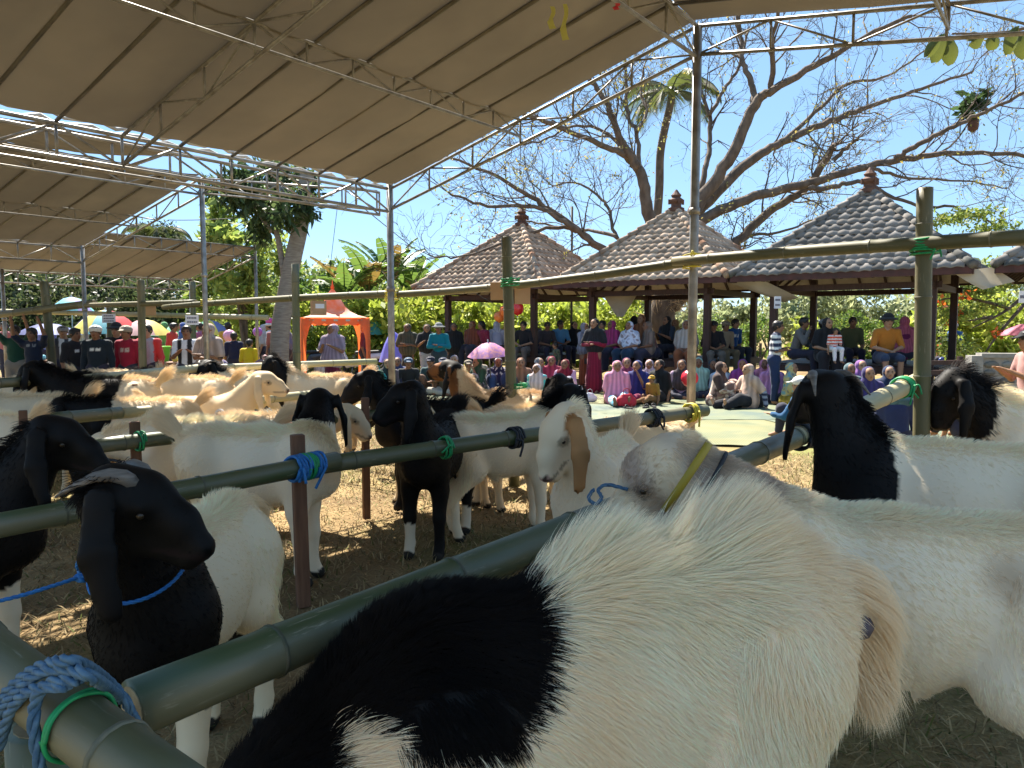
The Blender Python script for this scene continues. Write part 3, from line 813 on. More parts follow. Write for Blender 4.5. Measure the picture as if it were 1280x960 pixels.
# the big bare rain tree behind the pavilions
def rain_tree():
    D0 = 23.0
    root = empty('rain_tree', (*AB(0, 0)[:2] * 0 + np.array([W(842, 400, D0)[0], D0]), 0), 0, 'huge nearly leafless spreading tree rising behind the middle pavilion', 'tree')
    org = np.array([W(842, 400, D0)[0], D0, 0])
    def path(pts, d0=0.0, d1=0.0):
        n = len(pts)
        return np.array([W(p[0], p[1], D0 + d0 + (d1 - d0) * i / max(n - 1, 1)) for i, p in enumerate(pts)]) - org
    base = np.array([0.0, 0, -0.1])
    MB().tube(smooth_path([base, base + (0.0, 0, 0.9), path([(828, 395)])[0], path([(840, 345)])[0], path([(850, 300)])[0]], 5), np.linspace(0.42, 0.32, 21), 14).build('trunk', M_BARK, root, True)
    limbs = [  # pixel path, width at start and end in pixels, depth drift
        ([(842, 340), (813, 275), (802, 221), (791, 199), (774, 171), (757, 126), (738, 100)], 24, 6, 0, -1),
        ([(795, 208), (775, 190), (740, 176), (687, 154), (655, 143)], 13, 5, 0, -2.5),
        ([(798, 215), (790, 195), (779, 187), (757, 165), (717, 158), (680, 175), (640, 182)], 9, 2.5, 0.3, 2),
        ([(802, 221), (796, 165), (785, 148), (782, 92), (780, 60)], 8, 4, 0, 1.5),
        ([(796, 165), (808, 140), (800, 112), (806, 80)], 6, 3, 0, 2),
        ([(840, 360), (800, 335), (757, 313), (713, 281), (672, 252), (616, 218), (560, 196)], 19, 3, 0, -3),
        ([(757, 313), (712, 283), (667, 258), (610, 258), (560, 240)], 10, 3, -1, -3.5),
        ([(728, 290), (690, 285), (640, 300), (590, 318), (545, 322)], 7, 2, -1, -3),
        ([(850, 320), (800, 308), (771, 297), (760, 260), (743, 241), (716, 228), (690, 232)], 9, 2.5, 0, 2.5),
        ([(771, 297), (735, 287), (700, 284), (650, 275)], 7, 3, 0, 3),
        ([(850, 310), (873, 255), (910, 202), (944, 131), (968, 111), (1028, 77), (1085, 44), (1140, 20)], 26, 5, 0, -2),
        ([(944, 131), (939, 104), (927, 74), (926, 50), (920, 10)], 11, 6, -0.6, 0.5),
        ([(962, 115), (966, 80), (966, 50), (975, 0)], 10, 5, -0.8, -2),
        ([(868, 265), (880, 218), (887, 188), (887, 144), (870, 94), (868, 40)], 11, 5, 0, 2),
        ([(887, 144), (905, 112), (924, 81), (935, 40)], 7, 4, 1, 2),
        ([(853, 300), (877, 259), (937, 202), (978, 178), (1038, 151), (1085, 134), (1152, 111), (1215, 90)], 23, 4, 0.5, 1.5),
        ([(978, 178), (1020, 140), (1060, 105), (1110, 95), (1160, 60)], 9, 3, 0.8, 3.5),
        ([(848, 315), (873, 279), (934, 249), (1001, 232), (1085, 208), (1152, 195), (1215, 190), (1290, 195)], 21, 5, 0, -3),
        ([(880, 355), (917, 309), (961, 265), (1011, 232), (1038, 188), (1042, 184)], 18, 9, 0, -1.5),
        ([(838, 385), (860, 365), (890, 345), (917, 309)], 26, 17, 0, -0.3),
        ([(1011, 236), (1045, 233), (1078, 228), (1139, 255), (1200, 262), (1250, 285)], 9, 2.5, -1.5, -3),
        ([(1119, 198), (1150, 180), (1186, 161), (1230, 140), (1290, 112)], 9, 4, -2.3, -4),
        ([(1085, 208), (1130, 222), (1190, 225), (1260, 235)], 6, 2, -2, 0),
        ([(917, 309), (935, 295), (975, 290), (1015, 275)], 7, 3, 0, 1),
        ([(1042, 200), (1058, 185), (1073, 172)], 8, 4, -1.5, -1.8),
    ]
    tips = []; twig = MB()
    allp = []
    for pts, w0, w1, da, db in limbs:
        P = path(pts, da, db); Q = smooth_path(P, 6)
        Q[1:-1] += VR.normal(0, 0.02, (len(Q) - 2, 3))
        rad = np.linspace(w0 ** 0.7, w1 ** 0.7, len(Q)) ** (1 / 0.7) * 0.37 / F_PX * D0
        MB().tube(Q, rad, 8).build('limb', M_BARK, root, True)
        allp.append((Q, rad))
    # twigs: repeated forking from the outer parts of the limbs
    def grow(p, d, L, r, lev):
        n = 4; pts = [p]; rr = [r]
        for i in range(n):
            d = d + VR.normal(0, 0.20, 3) + np.array([0, 0, 0.05]); d /= np.linalg.norm(d)
            p = p + d * L / n; pts.append(p); rr.append(r * (1 - 0.55 * (i + 1) / n))
        twig.tube(pts, rr, 3 if lev > 1 else 4, cap=False)
        if lev >= 4 or L < 0.16: tips.append(pts[-1]); tips.append(pts[2]); return
        k = 2 if VR.random() < 0.5 else 3
        for _ in range(k):
            q = pts[VR.integers(2, n + 1)]
            dd = d + VR.normal(0, 0.52, 3); dd[1] *= 0.8; dd /= np.linalg.norm(dd)
            grow(q, dd, L * VR.uniform(0.55, 0.85), max(r * 0.55, 0.0062), lev + 1)
    for Q, rad in allp:
        n = len(Q)
        for i in range(int(n * 0.36), n):
            cnt = 1 if VR.random() < 0.52 else 0
            if i == n - 1: cnt = 3
            for _ in range(cnt):
                d = Q[min(i + 1, n - 1)] - Q[max(i - 1, 0)]; d /= np.linalg.norm(d)
                dd = d + VR.normal(0, 0.6, 3) + np.array([0, 0, 0.12]); dd /= np.linalg.norm(dd)
                grow(Q[i], dd, VR.uniform(0.7, 1.5), min(max(rad[i] * 0.42, 0.014), 0.03), 1)
    tw = twig.build('twigs', M_TWIG, root, False); tw['kind'] = 'stuff'
    T = np.array(tips)
    sel = T[VR.random(len(T)) < 0.30]
    fade = wob(sel, 0.5, 2) > -0.15
    sel = np.repeat(sel[fade], 4, 0) + VR.normal(0, 0.07, (fade.sum() * 4, 3))
    V, F, c = leaves(sel, 0.085, (0.26, 0.25, 0.06), hue=(0.36, 0.28, 0.08))
    o = add('foliage', mesh_from('foliage', V, F, M_LEAF, False, c), root); o['kind'] = 'stuff'
    # nest of dry straw in the fork
    n = 500; p0 = path([(838, 372)])[0]
    P = p0 + VR.normal(0, 1, (n, 3)) * (0.28, 0.28, 0.22)
    V, F, c = leaves(P, 0.5, (0.42, 0.30, 0.17), up=-0.2, aspect=26)
    o = add('straw_clump', mesh_from('straw_clump', V, F, M_STRAW, False, c), root); o['kind'] = 'stuff'
    return root
rain_tree()

def palm(px, y_top, d, label, path_px, w, nf=15, fl=2.6, lean=0.0, crown=True, bark=None):
    base = W(px, 408, d); org = np.array([base[0], d, 0])
    root = empty('coconut_palm', org, 0, label, 'palm tree')
    P = [np.array([0, 0, -0.1])] + [W(x, y, d) - org for x, y in path_px]
    MB().tube(smooth_path(P, 6), np.linspace(w, w * 0.72, (len(P) - 1) * 6 + 1), 12).build('trunk', bark or M_COCO, root, True)
    top = P[-1]
    if not crown: return root, top
    for i in range(nf):
        a = i * 2.4 + VR.random() * 0.4; el = VR.uniform(-0.1, 1.2)
        pts = []; q = top.copy(); e = el
        for s_ in range(9):
            pts.append(q.copy()); q = q + fl / 8 * np.array([math.cos(a) * math.cos(e), math.sin(a) * math.cos(e), math.sin(e)]); e -= 0.20 + 0.10 * (el > 0.7)
        pts = np.array(pts); fb = MB(); fb.tube(pts, np.linspace(0.03, 0.006, 9), 4)
        T = np.gradient(pts, axis=0); T /= np.linalg.norm(T, axis=1)[:, None]
        sd = np.array([-math.sin(a), math.cos(a), 0])
        for t_ in np.linspace(0.12, 0.99, 38):
            f_ = t_ * 8; k = min(int(f_), 7); c0 = pts[k] + (pts[k + 1] - pts[k]) * (f_ - k)
            L = 0.62 * math.sin(PI * (0.12 + 0.80 * t_)) + 0.08
            for sg in (1, -1):
                dd = sd * sg * 0.75 + T[k] * 0.5 + np.array([0, 0, -0.55]); dd /= np.linalg.norm(dd)
                ww = T[k] * 0.022
                fb.raw([c0 - ww, c0 + ww, c0 + dd * L * 0.6 + ww * 0.8 + (0, 0, -0.03), c0 + dd * L + (0, 0, -0.12)], [[0, 1, 2, 3]])
        me = fb.mesh('frond', M_FROND)
        add('frond', me, root)
    return root, top
M_FROND = translucent(mat('palm_frond', (0.05, 0.065, 0.025), (0.10, 0.10, 0.045), 0.5, 3), (0.16, 0.2, 0.05), 0.35)
palm(822, 112, 27.5, 'coconut palm whose crown shows between the branches by the tent corner', [(818, 330), (824, 238), (826, 187), (838, 130), (839, 116)], 0.17, 13, 2.2, bark=M_BARK)
palm(196, 285, 42, 'far palm crown above the far tent roof', [(198, 360), (197, 296)], 0.16, 12, 2.3)

def coconut_left():
    d = 15.5
    root, top = palm(347, 250, d, 'leaning grey tree trunk with dark mango leaves behind the green bamboo post', [(350, 420), (357, 372), (366, 325), (375, 285), (381, 246), (384, 215)], 0.20, crown=False)
    root.name = 'mango_tree'; root['category'] = 'tree'
    org = np.array(root.location)
    bb = MB(); bb.tube(smooth_path([W(358, 374, d) - org, W(353, 330, d) - org, W(343, 280, d) - org, W(325, 245, d) - org], 5), np.linspace(0.075, 0.04, 16), 8)
    bb.tube(smooth_path([W(378, 262, d) - org, W(350, 235, d) - org, W(300, 222, d) - org], 5), np.linspace(0.07, 0.02, 11), 8)
    bb.tube(smooth_path([W(340, 290, d) - org, W(320, 265, d) - org, W(280, 245, d) - org], 5), np.linspace(0.05, 0.015, 11), 8)
    bb.build('limb', M_COCO, root, True)
    cs = []
    for x, y, r in ((285, 236, 20), (310, 246, 26), (330, 262, 26), (322, 285, 20), (345, 240, 24), (368, 250, 20), (388, 262, 13), (372, 275, 12), (300, 225, 26), (340, 215, 28), (375, 222, 24), (262, 232, 14), (352, 268, 16), (390, 240, 12)):
        q = W(x, y, d + VR.uniform(-1, 1)) - org; n = int(r * r * 0.42)
        u = VR.normal(0, 1, (n, 3)); u /= np.linalg.norm(u, axis=1)[:, None]
        cs.append(q + u * VR.random((n, 1)) ** 0.5 * r / F_PX * d)
    V, F, c = leaves(np.concatenate(cs), 0.24, (0.05, 0.085, 0.03), up=-0.7, aspect=3.6, hue=(0.09, 0.125, 0.045))
    add('crown', mesh_from('crown', V, F, M_LEAF, False, c), root)
coconut_left()

M_BANANA = translucent(mat('banana_leaf', (0.045, 0.10, 0.025), (0.09, 0.16, 0.04), 0.45, 5, spec=0.5, stretch=(1, 1, 1)), (0.17, 0.27, 0.05), 0.35)
M_BANANAY = translucent(mat('banana_leaf_dry', (0.25, 0.20, 0.06), (0.16, 0.10, 0.04), 0.6, 5), (0.3, 0.2, 0.05), 0.3)
M_PSTEM = mat('banana_stem', (0.20, 0.20, 0.09), (0.14, 0.11, 0.06), 0.7, 5)
def banana(px, d, h, label, n=8, L=2.0, seed=1):
    rg = np.random.default_rng(seed)
    o = np.array([XG(px, d), d, 0]); root = empty('banana_plant', o, 0, label, 'banana plant', 'banana plants behind the gazebo')
    MB().tube([(0, 0, -0.1), (0.02, 0, h * 0.5), (0.0, 0, h)], [0.14, 0.11, 0.07], 10).build('trunk', M_PSTEM, root, True)
    for i in range(n):
        a = i * 2.39 + rg.random() * 0.5; e = rg.uniform(0.95, 1.5); ln = L * rg.uniform(0.75, 1.15)
        q = np.array([0, 0, h - 0.1]); pts = []
        for s_ in range(9):
            pts.append(q.copy()); q = q + ln / 8 * np.array([math.cos(a) * math.cos(e), math.sin(a) * math.cos(e), math.sin(e)]); e -= rg.uniform(0.06, 0.22)
        pts = np.array(pts); sd = np.array([-math.sin(a), math.cos(a), 0]); T = np.gradient(pts, axis=0); T /= np.linalg.norm(T, axis=1)[:, None]; up = np.cross(T, sd) * -1
        b = MB(); b.tube(pts, np.linspace(0.028, 0.008, 9), 4)
        # blade torn into strips along both sides of the midrib
        for sg in (1, -1):
            t_ = 0.16
            while t_ < 0.98:
                dt = rg.uniform(0.05, 0.16); t2 = min(t_ + dt, 0.995)
                V = []
                for t in (t_, t2 - 0.008):
                    f_ = t * 8; k = min(int(f_), 7); c0 = pts[k] + (pts[k + 1] - pts[k]) * (f_ - k)
                    wd = 0.27 * math.sin(PI * (0.08 + 0.86 * t)) ** 0.6 * (L / 2.0)
                    dr = rg.uniform(-0.05, 0.02)
                    V += [c0 + up[k] * 0.01, c0 + sd * sg * wd * 0.55 + up[k] * 0.05, c0 + sd * sg * wd + np.array([0, 0, dr - 0.03])]
                b.raw(V, [[0, 1, 4, 3], [1, 2, 5, 4]])
                t_ = t2
        b.build('leaf', M_BANANAY if rg.random() < 0.07 else M_BANANA, root)
for i, (px, d, h, n, L, lb) in enumerate([
        (432, 25, 2.5, 8, 1.9, 'banana plant with a dry leaf beside the orange gazebo top'),
        (462, 26, 2.7, 9, 2.2, 'tall banana plant with broad upright leaves by the tent corner pole'),
        (488, 27, 3.0, 8, 2.2, 'banana plant rising directly behind the tent corner pole'),
        (512, 28, 2.7, 8, 2.3, 'banana plant with pale torn leaves beside the first pavilion eave'),
        (410, 27, 2.0, 7, 1.7, 'low banana plant half hidden behind the orange gazebo'),
        (545, 27, 1.6, 7, 1.9, 'banana plant under the eave of the first pavilion'),
        (612, 29, 1.2, 7, 1.9, 'banana plant seen through the first pavilion'),
        (350, 30, 1.4, 7, 1.9, 'banana plant behind the leaning tree trunk'),
        (250, 31, 1.0, 8, 2.0, 'banana plant above the far green parasol')]):
    banana(px, d, h, lb, n, L, i + 3)

# bushes and trees beyond
def bush(px, d, z, r, mesh, label, group, name='bush', cat='bush', trunk_h=None, sc_=1.0):
    root = empty(name, (XG(px, d), d, 0), VR.random() * 6.28, label, cat, group)
    add('crown', mesh, root, (0, 0, z), scale=(sc_, sc_, sc_))
    stems(root, z * 0.9, 0.05 * (1 + z / 4), 4, r[0] * 0.4)
    return root
GB = 'sunlit bushes behind the pavilions'; GT = 'trees standing beyond the market'
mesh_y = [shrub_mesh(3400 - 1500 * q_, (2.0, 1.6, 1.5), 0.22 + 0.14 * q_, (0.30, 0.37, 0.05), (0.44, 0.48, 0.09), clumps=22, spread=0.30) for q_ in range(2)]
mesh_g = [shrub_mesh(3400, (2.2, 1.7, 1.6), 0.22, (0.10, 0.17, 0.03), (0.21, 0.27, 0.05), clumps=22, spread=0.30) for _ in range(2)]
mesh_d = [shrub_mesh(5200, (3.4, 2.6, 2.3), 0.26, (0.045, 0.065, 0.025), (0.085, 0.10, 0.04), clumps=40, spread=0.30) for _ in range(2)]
mesh_p = [shrub_mesh(4200, (3.6, 2.6, 2.2), 0.30, (0.29, 0.33, 0.17), (0.40, 0.43, 0.22), clumps=24, spread=0.26) for _ in range(2)]  # far crowns paled, distance haze put into the leaf colour
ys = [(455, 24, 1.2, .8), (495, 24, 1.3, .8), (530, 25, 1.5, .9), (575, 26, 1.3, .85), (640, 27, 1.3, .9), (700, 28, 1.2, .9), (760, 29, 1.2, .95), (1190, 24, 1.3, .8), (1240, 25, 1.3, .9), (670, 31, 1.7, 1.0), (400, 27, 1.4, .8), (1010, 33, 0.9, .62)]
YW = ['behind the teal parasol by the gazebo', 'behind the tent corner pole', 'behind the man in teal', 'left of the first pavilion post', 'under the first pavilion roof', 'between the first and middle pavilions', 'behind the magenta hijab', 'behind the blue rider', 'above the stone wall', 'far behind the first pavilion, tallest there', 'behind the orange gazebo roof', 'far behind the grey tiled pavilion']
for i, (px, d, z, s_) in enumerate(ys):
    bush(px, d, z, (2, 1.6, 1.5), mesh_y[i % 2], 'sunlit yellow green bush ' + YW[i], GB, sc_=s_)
gs = [(330, 27, 1.5, 1.0), (365, 30, 1.8, 1.1), (425, 29, 2.0, 1.1), (470, 32, 1.8, 1.1), (540, 33, 1.9, 1.1), (610, 33, 2.0, 1.1), (820, 31, 0.8, .62), (890, 30, 0.8, .6), (950, 31, 0.9, .62), (1070, 32, 0.9, .66), (1130, 31, 0.9, .66), (280, 30, 1.2, 1.0), (240, 33, 1.5, 1.1)]
GW = ['left of the leaning trunk', 'right behind the leaning trunk', 'behind the gazebo bananas', 'below the tall bananas', 'behind the first pavilion left eave', 'seen past the first pavilion balloons', 'behind the tree trunk', 'seen past the black capped youth', 'behind the striped shirt man', 'behind the orange polo man', 'behind the tall bamboo post', 'behind the boy in the football shirt', 'behind the white notice and striped scarf']
for i, (px, d, z, s_) in enumerate(gs):
    bush(px, d, z, (2, 1.6, 1.5), mesh_g[i % 2], 'green bush ' + GW[i], 'green bushes beyond the market', sc_=s_)
ds = [(-60, 30, 2.2, 1.0), (10, 34, 2.4, 1.1), (75, 31, 2.2, 1.0), (130, 35, 2.5, 1.1), (175, 31, 2.1, .95), (225, 36, 2.3, 1.05), (40, 29, 1.6, .8), (150, 29, 1.4, .8), (100, 39, 3.0, 1.1), (280, 39, 2.2, 1.1), (-20, 40, 3.2, 1.1), (190, 42, 5.6, .75)]
DW = ['past the picture edge', 'behind the man in green', 'behind the aqua parasol', 'behind the large red parasol', 'behind the dusty pink parasol', 'behind the carton on the bamboo post', 'low behind the two raised arms', 'low behind the black hat', 'tallest behind the aqua parasol', 'behind the thin tent pole', 'tall at the picture edge', '']
for i, (px, d, z, s_) in enumerate(ds):
    lb = 'round dark tree crown rising above the far tent roof' if i == 11 else 'dark leafy tree ' + DW[i]
    bush(px, d, z, (3.4, 2.6, 2.3), mesh_d[i % 2], lb, GT, 'tree', 'tree', sc_=s_)
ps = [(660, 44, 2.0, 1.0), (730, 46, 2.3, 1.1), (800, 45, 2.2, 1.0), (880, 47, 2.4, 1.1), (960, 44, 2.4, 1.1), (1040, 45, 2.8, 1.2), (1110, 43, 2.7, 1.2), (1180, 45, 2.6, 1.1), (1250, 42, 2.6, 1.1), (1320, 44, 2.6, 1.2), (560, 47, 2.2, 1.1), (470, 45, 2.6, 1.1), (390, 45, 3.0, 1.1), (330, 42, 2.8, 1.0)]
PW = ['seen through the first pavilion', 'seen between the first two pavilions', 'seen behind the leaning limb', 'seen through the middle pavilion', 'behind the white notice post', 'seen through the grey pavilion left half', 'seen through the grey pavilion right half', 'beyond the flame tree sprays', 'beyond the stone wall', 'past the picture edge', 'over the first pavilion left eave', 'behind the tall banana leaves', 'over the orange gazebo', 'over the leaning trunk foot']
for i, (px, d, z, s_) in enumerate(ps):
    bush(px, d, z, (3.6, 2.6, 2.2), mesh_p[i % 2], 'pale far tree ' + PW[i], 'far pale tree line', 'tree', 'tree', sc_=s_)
# feathery bright tree left of the trunk
br = shrub_mesh(5200, (1.7, 1.4, 2.2), 0.26, (0.30, 0.36, 0.08), (0.20, 0.28, 0.06), clumps=30, spread=0.3)
bush(307, 24, 3.1, (1.7, 1.4, 2.2), br, 'feathery bright green tree between the far tent and the leaning trunk', None, 'tree', 'tree')
# fine leaved flame tree sprays by the stone wall
def flame():
    d = 19.0; org = np.array([XG(1205, d), d, 0]); root = empty('flame_tree', org, 0, 'small tree with layered feathery sprays and orange flowers behind the tall bamboo post', 'tree')
    bb = MB()
    for pts in ([(1290, 360), (1262, 385), (1240, 398), (1215, 410)], [(1285, 375), (1250, 415), (1232, 440)], [(1262, 386), (1235, 378), (1200, 372), (1170, 376)], [(1240, 396), (1205, 402)]):
        bb.tube(smooth_path([W(x, y, d) - org for x, y in pts], 4), np.linspace(0.05, 0.015, (len(pts) - 1) * 4 + 1), 6)
    bb.tube(smooth_path([W(1232, 440, d) - org, W(1228, 470, d) - org, (0.4, 0, -0.05)], 4), 0.06, 7)
    bb.build('trunk', M_BARK, root, True)
    P = []
    for x, y, rx, ry in ((1180, 372, 26, 7), (1215, 362, 30, 9), (1245, 350, 30, 10), (1195, 392, 24, 8), (1225, 382, 22, 9), (1170, 355, 18, 6), (1262, 330, 26, 10), (1215, 268, 30, 6), (1180, 276, 22, 5), (1240, 284, 26, 6), (1190, 432, 16, 12), (1205, 442, 14, 10)):
        n = int(rx * ry * 2.2); c = W(x, y, d + VR.uniform(-1.2, 1.2)) - org
        P.append(c + VR.normal(0, 0.5, (n, 3)) * (rx / F_PX * d, 0.7, ry / F_PX * d))
    V, F, c = leaves(np.concatenate(P), 0.13, (0.20, 0.27, 0.05), up=-0.2, aspect=2.5, hue=(0.30, 0.33, 0.07))
    o = add('crown', mesh_from('crown', V, F, M_LEAF, False, c), root)
    P = [W(x, y, d - 0.5) - org + VR.normal(0, 0.07, (16, 3)) for x, y in ((1198, 387), (1205, 371), (1245, 418), (1178, 380), (1188, 404))]
    V, F, c = leaves(np.concatenate(P), 0.10, (0.75, 0.16, 0.03), aspect=1.4)
    o = add('flowers', mesh_from('flowers', V, F, M_LEAF, False, c), root); o['kind'] = 'stuff'
flame()
# large teak leaves hanging in under the tent corner
M_TEAK = translucent(mat('teak_leaf', (0.06, 0.085, 0.02), (0.10, 0.11, 0.03), 0.6, 8), (0.13, 0.15, 0.03), 0.3)
def teak():
    d = 6.9; org = np.array([XG(1190, d), d, 0]); root = empty('teak_branch', W(1190, 60, d), 0, 'bunches of big drooping leaves hanging by the steel truss', 'branch')
    org = W(1190, 60, d)
    bb = MB(); bb.tube(smooth_path([W(1330, 20, d) - org, W(1260, 40, d) - org, W(1190, 42, d) - org], 4), np.linspace(0.02, 0.008, 9), 6)
    bb.build('stem', M_BARK, root, True)
    for x, y, w, h, a in ((1182, 58, 24, 34, 0.2), (1193, 62, 22, 30, -0.2), (1170, 55, 14, 26, 0.5), (1226, 46, 22, 14, 1.2), (1243, 50, 18, 16, -0.9), (1272, 48, 18, 30, 0.1), (1281, 55, 20, 30, -0.3)):
        c = W(x, y, d + VR.uniform(-0.2, 0.2)) - org; L = h / F_PX * d; wd = w / F_PX * d
        b = MB(); n = 7; V = []
        for i in range(n):
            t = i / (n - 1); ww = wd * 0.5 * math.sin(PI * (0.06 + 0.90 * t)) ** 0.7
            for s_ in (-1, 0, 1): V.append((s_ * ww, 0.06 * abs(s_) + 0.05 * t, L * (0.5 - t)))
        Vr = np.array(V) @ np.array([[math.cos(a), 0, -math.sin(a)], [0, 1, 0], [math.sin(a), 0, math.cos(a)]]) @ rotz(VR.uniform(-0.6, 0.6)).T
        F = [[i * 3 + j, i * 3 + j + 1, i * 3 + j + 4, i * 3 + j + 3] for i in range(n - 1) for j in (0, 1)]
        b.raw(Vr + c, F).build('leaf', M_TEAK, root, True)
teak()
# a clump of dark leaves caught in the bare branches
def mistletoe():
    d = 20.5; c0 = W(1215, 128, d); root = empty('mistletoe', c0, 0, 'dark clump of leaves with a brown nest in the bare branches', 'plant')
    P = np.concatenate([VR.normal(0, 0.16, (60, 3)), VR.normal(0, 0.12, (40, 3)) + (0.25, 0, 0.05), VR.normal(0, 0.1, (30, 3)) + (-0.1, 0, -0.2)])
    V, F, c = leaves(P, 0.28, (0.05, 0.085, 0.03), up=-0.4, aspect=2.0); add('crown', mesh_from('crown', V, F, M_LEAF, False, c), root)
    MB().lathe([(0.02, -0.26), (0.12, -0.18), (0.14, -0.04), (0.10, 0.10), (0.02, 0.16)], (0.06, 0, -0.52), 8).build('nest', M_FINIAL, root, True)
mistletoe()
# power lines, thin black pole
def wire(a, b, sag, label, r_=0.012):
    P = [np.array(a) + (np.array(b) - np.array(a)) * t - np.array([0, 0, sag * 4 * t * (1 - t)]) for t in np.linspace(0, 1, 14)]
    o = MB().tube(P, r_, 5).build('cable', M_BLACK, None, True); tag(o, label, 'cable')
wire(W(210, 275, 22), W(345, 268, 21), 0.05, 'black cable crossing the sky left of the leaning trunk')
wire(W(452, 258, 8.4), W(700, 400, 30), 0.5, 'black cable slanting down from the tent corner', 0.005)
wire(W(422, 256, 8.2), W(412, 340, 8.2), 0.0, 'thin dangling wire under the tent truss beside the corner pole', 0.003)
o = MB().tube([(XG(714, 26), 26, 0), (XG(714, 26), 26, W(714, 258, 26)[2])], 0.04, 8).build('utility_pole', M_BLACK, None, True); tag(o, 'thin black pole rising between the first two pavilions', 'pole')
# ------------------------------------------------------------------ goats
M_GOAT = attr_mat('goat_skin', 0.6, 0.16)
def fur_mat():
    m, nt, bs = new_mat('goat_fur')
    at = N(nt, 'ShaderNodeAttribute'); at.attribute_name = 'col'
    nt.nodes.remove(bs)
    hr = N(nt, 'ShaderNodeBsdfHairPrincipled'); hr.parametrization = 'COLOR'
    hr.inputs['Roughness'].default_value = 0.45; hr.inputs['Radial Roughness'].default_value = 0.6
    nt.links.new(at.outputs['Color'], hr.inputs['Color'])
    df = N(nt, 'ShaderNodeBsdfDiffuse'); nt.links.new(at.outputs['Color'], df.inputs[0])
    mx = N(nt, 'ShaderNodeMixShader'); mx.inputs[0].default_value = 0.85
    nt.links.new(hr.outputs[0], mx.inputs[1]); nt.links.new(df.outputs[0], mx.inputs[2])
    nt.links.new(mx.outputs[0], nt.nodes['Material Output'].inputs[0])
    return m
M_FUR = fur_mat()
M_HORN = mat('goat_horn', (0.10, 0.085, 0.07), (0.22, 0.19, 0.16), 0.5, 14, 0.4, stretch=(1, 1, 6))
M_EYE = mat('goat_eye', (0.02, 0.013, 0.009), (0.04, 0.026, 0.012), 0.3, 5, spec=0.4)
M_HOOF = mat('goat_hoof', (0.02, 0.018, 0.016), (0.05, 0.045, 0.04), 0.6, 9)
WHITE = np.array([0.88, 0.80, 0.65]); CREAM = np.array([0.70, 0.53, 0.31]); BLACK = np.array([0.0065, 0.0058, 0.006]); BROWN = np.array([0.24, 0.105, 0.04]); TAN = np.array([0.55, 0.36, 0.17])
T_BODY, T_NECK, T_HEAD, T_EAR, T_FLEG, T_HLEG, T_HOOF, T_TAIL, T_NOSE, T_BAG = range(10)

